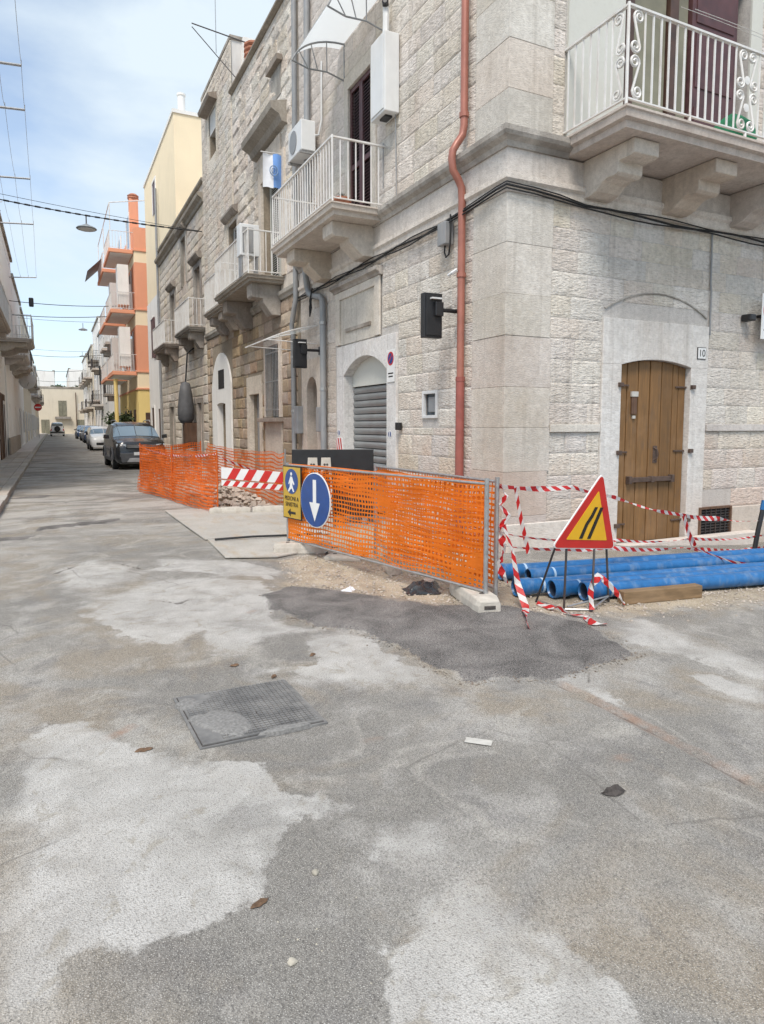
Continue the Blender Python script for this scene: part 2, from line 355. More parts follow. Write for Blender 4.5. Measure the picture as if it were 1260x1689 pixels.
def wood_mat(name, c, along=2, dark=0.55, scale=3.0):
    t = NT(name)
    st = [9.0, 9.0, 9.0]; st[along] = 0.7
    oi = t.new('ShaderNodeObjectInfo')
    g = t.noise(scale, 7, 0.62, stretch=tuple(st), dist=0.3)
    cl = t.mix(t.ramp(g, 0.3, 0.7), tuple(x*dark for x in c), c)
    cl = t.mix(t.ramp(t.noise(1.5, 6, 0.7), 0.5, 0.75, 0, 0.5), cl, tuple(x*1.2+0.05 for x in c))
    cl = t.mix(t.ramp(t.noise(7, 6, 0.75, stretch=(1, 1, 0.4)), 0.56, 0.68, 0, 0.5), cl, tuple(x*0.45+0.03 for x in c))
    hs = t.new('ShaderNodeHueSaturation'); t.link(cl, hs.inputs['Color']); t.link(t.ramp(oi.outputs['Random'], 0, 1, 0.86, 1.12), hs.inputs['Value'])
    return t.out(hs.outputs['Color'], t.ramp(g, 0.2, 0.8, 0.5, 0.75), t.bump(g, 0.35, 0.006), 0, 0.35)
M['door_wood'] = wood_mat('ochre_brown_painted_planks', (0.245, 0.132, 0.052), 2, 0.62)
M['timber'] = wood_mat('raw_timber', (0.30, 0.195, 0.105), 0)
M['old_wood'] = wood_mat('old_brown_wood', (0.14, 0.075, 0.045), 2)
def glass_mat(name, c=(0.05, 0.07, 0.09), rough=0.05):
    t = NT(name); return t.out(c, rough, None, 0, 0.8)
M['glass'] = glass_mat('dark_window_glass')
M['glass_sky_tint'] = glass_mat('windscreen_sky_reflection', (0.20, 0.28, 0.36), 0.04)  # pale blue sky reflection put into the windscreen's base colour
def clear_sheet(name, c, a):
    t = NT(name); m = t.out(c, 0.15, None, 0, 0.5)
    tr = t.new('ShaderNodeBsdfTranslucent'); tr.inputs['Color'].default_value = (*c, 1)
    tp = t.new('ShaderNodeBsdfTransparent')
    m1 = t.new('ShaderNodeMixShader'); m1.inputs[0].default_value = 0.6; t.link(t.b.outputs[0], m1.inputs[1]); t.link(tr.outputs[0], m1.inputs[2])
    m2 = t.new('ShaderNodeMixShader'); m2.inputs[0].default_value = a; t.link(m1.outputs[0], m2.inputs[1]); t.link(tp.outputs[0], m2.inputs[2])
    t.link(m2.outputs[0], t.n['Material Output'].inputs['Surface']); return m
M['polycarb'] = clear_sheet('milky_polycarbonate', (0.74, 0.77, 0.78), 0.04)
M['canopy_glass'] = clear_sheet('clear_canopy_sheet', (0.60, 0.64, 0.64), 0.55)
def paint(name, c, rough=0.25, coat=0.6):
    t = NT(name); t.b.inputs['Coat Weight'].default_value = coat; t.b.inputs['Coat Roughness'].default_value = 0.08
    cl = t.mix(t.ramp(t.noise(2.0, 5, 0.6), 0.4, 0.75, 0, 0.05), c, (0.3, 0.28, 0.25))
    return t.out(cl, rough, None, 0, 0.5)
M['car_black'] = paint('black_car_paint', (0.014, 0.015, 0.017))
M['car_white'] = paint('white_car_paint', (0.86, 0.86, 0.85))
M['car_blue'] = paint('dark_blue_car_paint', (0.03, 0.06, 0.14))
M['car_grey'] = paint('grey_car_paint', (0.16, 0.17, 0.19))
M['car_plastic'] = simple('grey_bumper_plastic', (0.10, 0.10, 0.105), 0.6)
M['silver'] = simple('silver_trim', (0.5, 0.5, 0.5), 0.35, 0.6)
M['lamp_glass'] = glass_mat('headlamp_glass', (0.5, 0.53, 0.55), 0.06)
M['tyre'] = simple('tyre_rubber', (0.018, 0.018, 0.018), 0.8)
# ------------------------------------------------------------------ the ground
def gz(x, y):
    """height of the street: almost flat, falling a little towards the side street on the right"""
    s = -0.075*max(0.0, x-6.6) if x < 40 else -2.5
    a = 0.010*math.sin(x*1.3+0.7)*math.cos(y*0.9+0.4) + 0.006*math.sin(x*3.1+y*2.3)
    near = max(0.0, 1.0-max(0.0, y-14)/10.0)
    return s + a*near
def poly_sd(px, py, poly):
    """signed distance to a polygon, positive inside (numpy)"""
    P = np.array(poly, float); d = np.full(px.shape, 1e9); ins = np.zeros(px.shape, bool)
    n = len(P)
    for i in range(n):
        a, b = P[i], P[(i+1) % n]; e = b-a
        wx, wy = px-a[0], py-a[1]
        t = np.clip((wx*e[0]+wy*e[1])/(e@e), 0, 1)
        d = np.minimum(d, (wx-e[0]*t)**2+(wy-e[1]*t)**2)
        c = ((a[1] <= py) & (b[1] > py)) | ((b[1] <= py) & (a[1] > py))
        xi = a[0]+(py-a[1])/np.where(abs(b[1]-a[1]) < 1e-9, 1e-9, b[1]-a[1])*e[0]
        ins ^= c & (px < xi)
    d = np.sqrt(d)
    return np.where(ins, d, -d)
def line_sd(px, py, pts, w):
    P = np.array(pts, float); d = np.full(px.shape, 1e9)
    for a, b in zip(P[:-1], P[1:]):
        e = b-a; wx, wy = px-a[0], py-a[1]; t = np.clip((wx*e[0]+wy*e[1])/(e@e), 0, 1)
        d = np.minimum(d, np.sqrt((wx-e[0]*t)**2+(wy-e[1]*t)**2))
    return w-d
PALE = [[(0.17,6.46),(0.45,6.55),(0.84,7.03),(1.31,6.95),(1.84,6.54),(1.87,5.86),(1.63,5.63),(1.56,5.06),(1.69,4.83),(1.39,4.81),(0.99,4.49),(0.95,5.1),(0.63,4.88),(0.4,5.29),(0.22,5.91)],
 [(-0.02,8.09),(0.34,8.46),(0.72,7.9),(0.47,7.07),(0.11,7.05)],
 [(1.57,4.56),(1.94,4.7),(2.09,4.46),(2.08,3.7),(1.98,3.52),(1.77,3.52),(1.52,3.69),(1.32,4.02),(1.19,4.14),(1.52,4.1)],
 [(-0.11,3.89),(0.06,3.85),(0.22,3.5),(0.4,3.31),(0.49,3.19),(0.82,2.97),(0.98,2.52),(0.75,2.4),(0.64,2.2),(0.47,2.02),(0.29,2.0),(0.04,2.12),(-0.15,2.0),(-0.19,2.41),(-0.2,2.77),(-0.17,3.17)],
 [(1.02,2.23),(1.13,2.24),(1.22,2.17),(1.24,2.06),(1.14,2.03),(1.02,2.09)],
 [(0.86,1.72),(1.16,1.77),(1.33,1.66),(1.35,1.48),(1.37,1.32),(1.33,1.1),(1.0,0.9),(0.6,1.3),(0.74,1.48)],
 [(3.85,3.77),(4.32,3.9),(4.23,3.58),(4.17,3.36),(4.11,2.7),(4.0,2.0),(3.8,2.1),(3.91,2.57),(3.84,3.09),(3.7,3.44)],
 [(3.59,2.84),(3.72,2.72),(3.74,2.45),(3.63,2.2),(3.52,2.61)],
 [(2.83,3.16),(2.89,2.91),(2.83,2.7),(2.73,2.89)],
 [(1.1,8.2),(1.9,7.7),(2.2,7.0),(1.95,6.6),(1.4,7.2),(0.9,7.6)]]
DARK = [[(1.67,5.96),(2.05,6.21),(2.41,5.84),(2.73,5.44),(2.98,4.97),(3.55,4.69),(3.75,3.99),(3.57,3.29),(3.04,3.23),(2.69,3.17),(2.49,3.33),(2.23,3.35),(2.19,3.65),(2.17,4.12),(2.07,4.64),(1.83,4.93),(1.65,5.51)],
 [(-0.3,11.6),(0.99,12.2),(0.85,11.75),(-0.29,11.3)], [(-0.85,10.75),(-0.28,10.84),(-0.43,10.5),(-0.8,10.4)], [(-0.9,16.6),(-0.2,16.9),(0.3,16.5),(-0.9,16.2)]]
SAND = [[(2.39,7.5),(2.97,7.7),(3.2,9.4),(4.97,9.6),(4.97,7.5),(4.4,6.1),(3.9,5.2),(3.34,5.0),(2.98,4.97),(2.7,5.38),(2.41,5.84),(2.07,6.28)],
 [(3.5,4.75),(3.72,4.35),(4.2,4.05),(4.9,3.95),(5.6,3.8),(6.2,4.0),(6.4,4.9),(5.0,5.3),(3.9,5.6)],
 [(2.6,12.0),(3.9,11.6),(4.6,12.5),(4.3,19),(3.2,20),(2.0,17)]]
RED = [([(2.76,3.08),(2.75,2.5),(2.76,1.84),(2.70,1.2)], 0.035), ([(0.21,3.58),(0.31,3.67)], 0.035), ([(1.38,2.97),(1.44,2.97)], 0.03), ([(2.36,2.25),(2.42,2.24)], 0.03),
       ([(1.44,5.51),(1.5,5.55)], 0.03)]
CRACK = [([(-0.05,7.93),(0.2,8.26),(0.64,8.12),(0.85,7.66),(1.21,7.84)], 0.022), ([(0.78,6.3),(0.95,6.05),(1.05,6.2),(1.3,6.1)], 0.016), ([(-0.9,14.2),(-0.2,14.6),(0.3,15.4),(1.3,15.9)], 0.03),
         ([(-0.3,11.28),(0.6,11.7),(1.4,11.55),(1.95,11.8)], 0.02), ([(-0.9,20),(0.5,20.8),(1.8,20.2)], 0.03), ([(2.73,3.1),(2.72,2.4),(2.73,1.84)], 0.008), ([(2.9,3.0),(3.3,3.5),(4.0,3.65)], 0.006)]
def axis(parts):
    r = []
    for a, b, st in parts: r += list(np.arange(a, b-1e-6, st))
    r.append(parts[-1][1]); return np.array(r)
xs = axis([(-260, -20, 40), (-20, -2, 3), (-2, -0.6, 0.14), (-0.6, 4.6, 0.045), (4.6, 7, 0.12), (7, 20, 1.0), (20, 300, 40)])
ys = axis([(-200, -10, 38), (-10, 0.6, 1.0), (0.6, 8.4, 0.045), (8.4, 14, 0.10), (14, 26, 0.4), (26, 60, 2), (60, 500, 20)])
GX, GY = np.meshgrid(xs, ys)
pale = np.max([poly_sd(GX, GY, p) for p in PALE], axis=0)
dark = np.max([poly_sd(GX, GY, p) for p in DARK], axis=0)
sand = np.max([poly_sd(GX, GY, p) for p in SAND], axis=0)
red = np.max([line_sd(GX, GY, p, w) for p, w in RED], axis=0)
crack = np.max([line_sd(GX, GY, p, w) for p, w in CRACK], axis=0)
GZ = np.vectorize(gz)(GX, GY)
sm = lambda a, lo, hi: np.clip((a-lo)/(hi-lo), 0, 1)**2*(3-2*np.clip((a-lo)/(hi-lo), 0, 1))
GZ += 0.018*sm(dark, -0.02, 0.05)*(GY < 8) - 0.020*sm(crack, -0.02, 0.012) + 0.004*sm(pale, -0.02, 0.05)
fine = (GX > -0.6) & (GX < 4.6) & (GY > 0.6) & (GY < 8.4)
lump = np.array([mnoise.noise((x*9, y*9, 0.3)) + 0.5*mnoise.noise((x*23, y*23, 4.0)) if f else 0.0 for x, y, f in zip(GX.ravel(), GY.ravel(), fine.ravel())]).reshape(GX.shape)
GZ += lump*(0.0015 + 0.012*sm(sand, -0.05, 0.2)*(GY > 3.9) + 0.007*sm(dark, -0.02, 0.05))
GZ -= 0.05*sm(poly_sd(GX, GY, [(3.2,6.2),(4.4,6.6),(4.5,9.0),(3.4,9.0)]), 0, 0.4)      # the shallow dug-out behind the net
ny, nx = GX.shape
me = bpy.data.meshes.new('road')
idx = np.arange(nx*ny).reshape(ny, nx)
F = np.stack([idx[:-1, :-1], idx[:-1, 1:], idx[1:, 1:], idx[1:, :-1]], -1).reshape(-1, 4)
me.from_pydata(np.stack([GX.ravel(), GY.ravel(), GZ.ravel()], -1).tolist(), [], F.tolist())
for nm, a in (('pale', pale), ('dark', dark), ('sand', sand), ('red', red), ('crack', crack)):
    at = me.attributes.new(nm, 'FLOAT', 'POINT'); at.data.foreach_set('value', np.clip(a, -3, 3).astype(np.float32).ravel())
me.polygons.foreach_set('use_smooth', [True]*len(me.polygons))
def road_mat():
    t = NT('dusty_worn_asphalt'); t.dims = '2D'
    big = t.noise(0.55, 6, 0.6); mid = t.noise(2.2, 6, 0.65); brn = t.noise(1.15, 6, 0.62, dist=0.6)
    sp1 = t.noise(230, 3, 0.7); sp2 = t.noise(95, 4, 0.7); edge = t.noise(4.2, 7, 0.56); edge2 = t.noise(26, 5, 0.7)
    vo = t.new('ShaderNodeTexVoronoi'); vo.voronoi_dimensions = '2D'; vo.inputs['Scale'].default_value = 150; t.link(t.pos, vo.inputs['Vector'])
    base = t.mix(t.ramp(big, 0.36, 0.64), (0.212, 0.199, 0.18), (0.298, 0.28, 0.254))
    base = t.mix(t.ramp(brn, 0.46, 0.63, 0, 0.75), base, (0.262, 0.22, 0.168))
    base = t.mix(t.ramp(mid, 0.5, 0.70, 0, 0.55), base, (0.41, 0.39, 0.365))
    base = t.mix(t.ramp(t.noise(2.9, 6, 0.7, dist=0.4), 0.52, 0.70, 0, 0.55), base, (0.165, 0.156, 0.15))
    base = t.mix(t.ramp(t.noise(1.7, 6, 0.7, dist=0.8), 0.56, 0.68, 0, 0.5), base, (0.40, 0.375, 0.335))
    # further along the street dust lies in bands across the carriageway
    sep = t.new('ShaderNodeSeparateXYZ'); t.link(t.pos, sep.inputs[0])
    far = t.ramp(sep.outputs['Y'], 8, 13)
    bnd = t.noise(0.85, 7, 0.66, stretch=(0.55, 1.25, 1), dist=0.6)
    base = t.mix(t.math('MULTIPLY', far, t.ramp(bnd, 0.46, 0.60, 0, 0.7)), base, (0.46, 0.435, 0.40))
    base = t.mix(t.math('MULTIPLY', far, t.ramp(bnd, 0.46, 0.36, 0, 0.6)), base, (0.17, 0.16, 0.152))
    gr = t.ramp(vo.outputs['Color'], 0.1, 0.95, 0.74, 1.27)
    grc = t.new('ShaderNodeCombineColor'); [t.link(gr, grc.inputs[i]) for i in range(3)]
    base = t.mix(1.0, base, grc.outputs[0], 'MULTIPLY')
    base = t.mix(t.ramp(sp1, 0.60, 0.68, 0, 0.8), base, (0.60, 0.58, 0.54))
    base = t.mix(t.ramp(sp2, 0.32, 0.40, 0.6, 0), base, (0.09, 0.085, 0.08))
    wob = t.math('ADD', t.math('MULTIPLY', t.math('SUBTRACT', edge, 0.5), 0.34), t.math('MULTIPLY', t.math('SUBTRACT', edge2, 0.5), 0.07))
    # patch edges are crisp in places and fade out as dust in others
    soft = t.ramp(t.noise(0.9, 5, 0.6), 0.40, 0.62, 0.02, 0.14)
    pm = t.math('ADD', t.math('MULTIPLY', t.math('DIVIDE', t.math('ADD', t.attr('pale'), wob), soft), 0.5), 0.5)
    pm = t.ramp(pm, 0.0, 1.0, 0, 1, 'S')
    pm = t.math('MULTIPLY', pm, t.ramp(t.noise(2.6, 7, 0.68, dist=0.3), 0.33, 0.50, 0.5, 1.0))
    pc = t.mix(t.ramp(t.noise(3.4, 6, 0.65), 0.35, 0.65), (0.45, 0.432, 0.405), (0.57, 0.553, 0.525))
    pc = t.mix(t.ramp(t.noise(6.5, 6, 0.7, dist=0.5), 0.60, 0.70, 0, 0.6), pc, (0.33, 0.295, 0.235))
    pc = t.mix(t.ramp(sp2, 0.32, 0.44, 0.7, 0), pc, (0.24, 0.22, 0.20))
    pc = t.mix(t.ramp(sp1, 0.36, 0.46, 0.45, 0), pc, (0.22, 0.205, 0.19))
    pc = t.mix(0.2, pc, t.mix(1.0, pc, grc.outputs[0], 'MULTIPLY'))
    cl = t.mix(t.math('MULTIPLY', pm, 0.80), base, pc)
    dm = t.ramp(t.math('ADD', t.attr('dark'), t.math('MULTIPLY', wob, 0.55)), -0.012, 0.02, 0, 1, 'S')
    dc = t.mix(t.ramp(t.noise(2.2, 6, 0.65, dist=0.4), 0.35, 0.66), (0.10, 0.094, 0.09), (0.215, 0.20, 0.188))
    dc = t.mix(t.ramp(sp1, 0.56, 0.66, 0, 0.8), dc, (0.42, 0.385, 0.36))
    dc = t.mix(t.ramp(sp2, 0.36, 0.46, 0.8, 0), dc, (0.045, 0.042, 0.04))
    dc = t.mix(1.0, dc, grc.outputs[0], 'MULTIPLY')
    cl = t.mix(dm, cl, dc)
    smk = t.ramp(t.math('ADD', t.attr('sand'), t.math('MULTIPLY', wob, 1.3)), -0.12, 0.16, 0, 1, 'S')
    sc = t.mix(t.ramp(t.noise(3.5, 6, 0.7), 0.3, 0.7), (0.33, 0.265, 0.19), (0.52, 0.44, 0.33))
    sc = t.mix(t.ramp(sp2, 0.34, 0.46, 0.6, 0), sc, (0.14, 0.11, 0.085))
    sc = t.mix(t.ramp(t.noise(60, 4, 0.7), 0.58, 0.66, 0, 0.7), sc, (0.60, 0.53, 0.42))
    cl = t.mix(t.math('MULTIPLY', smk, 0.88), cl, sc)
    rm = t.ramp(t.math('ADD', t.attr('red'), t.math('MULTIPLY', wob, 0.22)), -0.02, 0.035, 0, 0.6, 'S')
    rm = t.math('MULTIPLY', rm, t.ramp(t.noise(7, 5, 0.7), 0.35, 0.6, 0.2, 1.0))
    cl = t.mix(rm, cl, (0.33, 0.20, 0.135))
    ve = t.new('ShaderNodeTexVoronoi'); ve.voronoi_dimensions = '2D'; ve.feature = 'DISTANCE_TO_EDGE'; ve.inputs['Scale'].default_value = 1.15
    wv = t.new('ShaderNodeMix'); wv.data_type = 'VECTOR'; wv.inputs['Factor'].default_value = 0.10
    nv_ = t.new('ShaderNodeTexNoise'); nv_.noise_dimensions = '2D'; nv_.inputs['Scale'].default_value = 4.0; nv_.inputs['Detail'].default_value = 4
    t.link(t.pos, nv_.inputs['Vector']); t.link(t.pos, wv.inputs['A']); t.link(nv_.outputs['Color'], wv.inputs['B']); t.link(wv.outputs['Result'], ve.inputs['Vector'])
    hair = t.math('MULTIPLY', t.ramp(ve.outputs['Distance'], 0.003, 0.011, 1, 0), t.ramp(t.noise(0.8, 4, 0.6), 0.52, 0.60, 0, 0.42))
    cl = t.mix(hair, cl, (0.11, 0.10, 0.092))
    cm = t.ramp(t.math('ADD', t.attr('crack'), t.math('MULTIPLY', wob, 0.12)), -0.006, 0.012, 0, 0.75, 'S')
    cl = t.mix(cm, cl, (0.085, 0.075, 0.068))
    h = t.math('ADD', sp2, t.math('MULTIPLY', vo.outputs['Distance'], 0.8))
    return t.out(cl, 0.93, t.bump(h, 0.6, 0.007), 0, 0.25)
M['road'] = road_mat(); me.materials.append(M['road'])
road = bpy.data.objects.new('road', me); col.objects.link(road); struct(road)
tag(road, 'worn grey asphalt street with pale concrete patches and dust')

# left pavement: kerb stones and slabs
pv = MB().abox(-2.02, -1.125, 12, 130, -0.05, 0.105).abox(-12, -2.02, 12, 15.9, -0.05, 0.105).build('pavement', M['mortar_bu'])
struct(pv); tag(pv, 'pale stone pavement along the left houses')
M['slab'] = stone_mat('worn_pavement_slab', (0.52, 0.48, 0.42), (0.43, 0.39, 0.34), (0.30, 0.26, 0.22), rnd=0.12, bump=0.25)
kb = MB().abox(-0.1, 0.1, 0, 0.992, -0.06, 0.125)
kerb_mesh = kb.build('kerb_stone', M['slab'], pv, local=True, bevel=0.012)
slab_mesh = MB().abox(0, 0.425, 0, 0.79, -0.02, 0.012).build('paving_slab', M['slab'], pv, local=True, bevel=0.004)
po = ORG[pv.name]
def place(o, parent, wpos): o.location = Vector(wpos) - ORG[parent.name]
first = True
for i in range(40):
    k = kerb_mesh if i == 0 else kerb_mesh.copy()
    if i: col.objects.link(k)
    k.location = Vector((-1.02 + rng.uniform(-.008, .008), 12 + i, rng.uniform(-.008, .006))) - po
    k.rotation_euler = (0, 0, rng.uniform(-.006, .006))
i = 0
for r in range(36):
    for c in range(2):
        k = slab_mesh if i == 0 else slab_mesh.copy()
        if i: col.objects.link(k)
        i += 1
        k.location = Vector((-2.0 + c*0.435, 12 + r*0.8 + (0.4 if c else 0), 0.108 + rng.uniform(-.004, .006))) - po
kb2 = MB().abox(-1.122, -0.92, 52, 128, -0.05, 0.125).build('kerb_strip', M['slab'], pv)
# right-hand pavement of the far street (a narrow strip along the houses)
rp = MB().abox(4.2, 4.97, 30, 126, -0.05, 0.06).build('pavement_right', M['slab']); struct(rp); tag(rp, 'narrow kerb strip under the right-hand houses')
# ------------------------------------------------------------------ masonry and building helpers
CAM = Vector((0, 0, 1.6))
def unit_stone(seed, rough):
    r = random.Random(seed); n = 4
    ts = [0.0, 0.12, 0.5, 0.88, 1.0]
    g = {}
    vsl, fs = [], []
    for j in range(n+1):
        for i in range(n+1):
            e = (i in (0, n)) or (j in (0, n))
            x, z = ts[i], ts[j]
            if e: y = 0.35 + r.uniform(-.15, .15)*rough
            else: y = 1.0 + r.uniform(-.45, .25)*rough
            if not e: x += r.uniform(-.06, .06); z += r.uniform(-.06, .06)
            else:
                k = 0.018*rough
                x = min(1, max(0, x + r.uniform(-k, k))); z = min(1, max(0, z + r.uniform(-k*2, k*2)))
            g[i, j] = len(vsl); vsl.append((x, y, z))
    for j in range(n):
        for i in range(n): fs.append((g[i,j], g[i,j+1], g[i+1,j+1], g[i+1,j]))
    ring = [g[i,0] for i in range(n+1)] + [g[n,j] for j in range(1, n+1)] + [g[i,n] for i in range(n-1, -1, -1)] + [g[0,j] for j in range(n-1, 0, -1)]
    b = len(vsl)
    for k in ring: vsl.append((vsl[k][0], -0.6, vsl[k][2]))
    m = len(ring)
    for k in range(m): fs.append((ring[k], ring[(k+1) % m], b+(k+1) % m, b+k))
    return vsl, fs
_um = {}
def stone_variants(mat, rough, nvar=7):
    key = (mat.name, rough)
    if key not in _um:
        L = []
        for s in range(nvar):
            v, f = unit_stone(100+s, rough)
            me = bpy.data.meshes.new('stone'); me.from_pydata(v, [], f)
            bm = bmesh.new(); bm.from_mesh(me); bmesh.ops.recalc_face_normals(bm, faces=bm.faces); bm.to_mesh(me); bm.free()
            me.polygons.foreach_set('use_smooth', [True]*len(me.polygons)); me.set_sharp_from_angle(angle=R(38))
            me.materials.append(mat); L.append(me)
        _um[key] = L
    return _um[key]
def frame_rot(fr):
    U, N, Z = fr.U, fr.N, Vector((0, 0, 1))
    flip = U.dot(N.cross(Z)) < 0
    X = -U if flip else U
    return Matrix((X, N, Z)).transposed(), flip
def courses(fr, u0, u1, z0, z1, holes, ch, wmin, wmax, prot, gap, mat, rough, name, r):
    """list of stones (frame, u, z, w, h, prot, mat, rough, name)"""
    out = []; z = z0; row = 0
    while z < z1-0.05:
        h = min(ch*r.uniform(.93, 1.07), z1-z)
        if z1-(z+h) < 0.1: h = z1-z
        segs = [(u0, u1)]
        for (a, b, c, d) in holes:
            if c < z+h-0.03 and d > z+0.03:
                ns = []
                for s, e in segs:
                    if b <= s or a >= e: ns.append((s, e)); continue
                    if a > s+0.02: ns.append((s, a))
                    if b < e-0.02: ns.append((b, e))
                segs = ns
        for s, e in segs:
            u = s; fst = True
            while u < e-0.01:
                w = r.uniform(wmin, wmax)
                if fst and row % 2: w *= 0.6
                fst = False
                if e-(u+w) < wmin*0.55: w = e-u
                out.append((fr, u+gap/2, z+gap/2, w-gap, h-gap, prot*r.uniform(.75, 1.2), mat, rough, name))
                u += w
        z += h; row += 1
    return out
def lay_stones(stones, parent, limit, restname, r):
    """the stones that show largest become objects of their own, the rest one joined part"""
    def score(s):
        fr, u, z, w, h = s[:5]
        p = fr(u+w/2, z+h/2); v = p-CAM; dd = v.length
        c = abs(v.normalized().dot(fr.N))
        # in the picture?
        x = v.x*math.cos(YAW)-v.y*math.sin(YAW); y = v.x*math.sin(YAW)+v.y*math.cos(YAW)
        if y < 0.5: return 0
        sx, sz = x/y*1100+630, 700-(v.z)/y*1100
        inn = 1.0 if (-40 < sx < 1300 and -60 < sz < 1700) else 0.0001
        return w*h*c/dd**2*inn
    stones = sorted(stones, key=score, reverse=True)
    for s in stones[:limit]:
        fr, u, z, w, h, pr, mat, rough, name = s
        me = r.choice(stone_variants(mat, rough))
        o = bpy.data.objects.new(name, me); col.objects.link(o); o.parent = parent
        rot, flip = frame_rot(fr)
        p = fr(u+w if flip else u, z, 0) - ORG[parent.name]
        o.matrix_basis = Matrix.Translation(p) @ rot.to_4x4() @ Matrix.Diagonal((w, pr, h, 1))
    rest = stones[limit:]
    bymat = {}
    for s in rest: bymat.setdefault((s[6].name, s[7]), []).append(s)
    for (mn, rough), L in bymat.items():
        mb = MB()
        for fr, u, z, w, h, pr, mat, _, name in L:
            v, f = unit_stone(r.randrange(100, 107), rough)
            mb.add([fr(u+x*w, z+zz*h, y*pr) for x, y, zz in v], f)
        o = mb.build(restname, L[0][6], parent, smooth=38)
        o['kind'] = 'stuff'
def wall_holes(mb, fr, u0, u1, z0, z1, d0, d1, holes):
    holes = [(h[0]-0.012, h[1]+0.012, h[2]-0.012, h[3]+0.012) for h in holes]
    us = sorted({u0, u1} | {min(max(h[i], u0), u1) for h in holes for i in (0, 1)})
    zs = sorted({z0, z1} | {min(max(h[i], z0), z1) for h in holes for i in (2, 3)})
    for a, b in zip(us[:-1], us[1:]):
        run = None
        for c, d in zip(zs[:-1], zs[1:]):
            mu, mz = (a+b)/2, (c+d)/2
            solid = not any(h[0] < mu < h[1] and h[2] < mz < h[3] for h in holes)
            if solid: run = (run[0], d) if run else (c, d)
            if (not solid or d == zs[-1]) and run:
                mb.box(fr, a, b, run[0], run[1], d0, d1); run = None
    return mb
def arch_pts(u0, u1, zs, rise, n=14):
    """points of a segmental arch from (u1,zs) over to (u0,zs)"""
    w = (u1-u0)/2; rad = (w*w+rise*rise)/(2*rise); cz = zs+rise-rad; a0 = math.asin(min(1, w/rad)) if rad >= w else math.pi/2
    if rise > w*0.999: a0 = math.pi/2
    return [((u0+u1)/2+rad*math.sin(a0-2*a0*i/n), cz+rad*math.cos(a0-2*a0*i/n)) for i in range(n+1)]
def surround(mb, fr, a, b, zs, rise, ow, ztop, d0, d1, z0=0.0):
    """flat stone band round an arched opening: jambs + arched head with a straight top"""
    mb.box(fr, a-ow, a, z0, zs, d0, d1); mb.box(fr, b, b+ow, z0, zs, d0, d1)
    ar = arch_pts(a, b, zs, rise)
    prev = None
    pts = [(b+ow, zs)] + [(b, zs)] + ar[1:-1] + [(a, zs), (a-ow, zs)]
    for p, q in zip(pts[:-1], pts[1:]):
        if abs(p[0]-q[0]) < 1e-6: continue
        mb.hexa([fr(p[0], p[1], d0), fr(q[0], q[1], d0), fr(q[0], q[1], d1), fr(p[0], p[1], d1), fr(p[0], ztop, d0), fr(q[0], ztop, d0), fr(q[0], ztop, d1), fr(p[0], ztop, d1)])
    return mb
def moulding(mb, fr, u0, u1, prof):
    """a profile [(d, z)...] swept along u"""
    mb.prism([fr(u0, z, d) for d, z in prof], [fr(u1, z, d) for d, z in prof])
    return mb
def corner_moulding(mb, x0, y0, ulen, vlen, prof):
    """a profile mitred round the street corner (faces -X and -Y)"""
    rings = [[(x0-d, y0+ulen, z) for d, z in prof], [(x0-d, y0-d, z) for d, z in prof], [(x0+vlen, y0-d, z) for d, z in prof]]
    n = len(prof); vsl = [p for r_ in rings for p in r_]; fs = []
    for k in range(2):
        for i in range(n):
            j = (i+1) % n; fs.append((k*n+i, k*n+j, (k+1)*n+j, (k+1)*n+i))
    fs.append(tuple(range(n))); fs.append(tuple(2*n+i for i in range(n-1, -1, -1)))
    return mb.add(vsl, fs)
def louvre_leaf(fr, u0, u1, z0, z1, d, mat, parent, name='shutter', th=0.04, step=0.055):
    mb = MB(); s = 0.06
    mb.box(fr, u0, u0+s, z0, z1, d, d+th); mb.box(fr, u1-s, u1, z0, z1, d, d+th)
    zm = z0+(z1-z0)*0.42
    for a in (z0, zm, z1-0.08): mb.box(fr, u0+s, u1-s, a, a+0.08, d+.002, d+th-.002)
    z = z0+0.09
    while z < z1-0.12:
        if not (zm-0.03 < z < zm+0.08):
            mb.hexa([fr(u0+s,z,d+.004), fr(u1-s,z,d+.004), fr(u1-s,z-.028,d+th-.004), fr(u0+s,z-.028,d+th-.004), fr(u0+s,z+.01,d+.004), fr(u1-s,z+.01,d+.004), fr(u1-s,z-.018,d+th-.004), fr(u0+s,z-.018,d+th-.004)])
        z += step
    return mb.build(name, mat, parent)
def corbel(fr, uc, w, ztop, out, drop, mat, parent, kind='s'):
    if kind == 's':
        prof = [(0, ztop), (out, ztop), (out, ztop-drop*0.36), (out*0.93, ztop-drop*0.40), (out*0.72, ztop-drop*0.40), (out*0.72, ztop-drop*0.66), (out*0.66, ztop-drop*0.72), (out*0.52, ztop-drop*0.70), (out*0.42, ztop-drop*0.76), (out*0.30, ztop-drop*0.92), (out*0.16, ztop-drop), (0, ztop-drop)]
    else:
        prof = [(0, ztop), (out, ztop), (out, ztop-drop*0.40), (out*0.95, ztop-drop*0.46), (out*0.62, ztop-drop*0.48), (out*0.60, ztop-drop*0.62), (out*0.50, ztop-drop*0.74), (out*0.34, ztop-drop*0.96), (out*0.30, ztop-drop), (0, ztop-drop)]
    mb = MB(); mb.prism([fr(uc-w/2, z, d) for d, z in prof], [fr(uc+w/2, z, d) for d, z in prof])
    return mb.build('corbel', mat, parent, bevel=0.012)
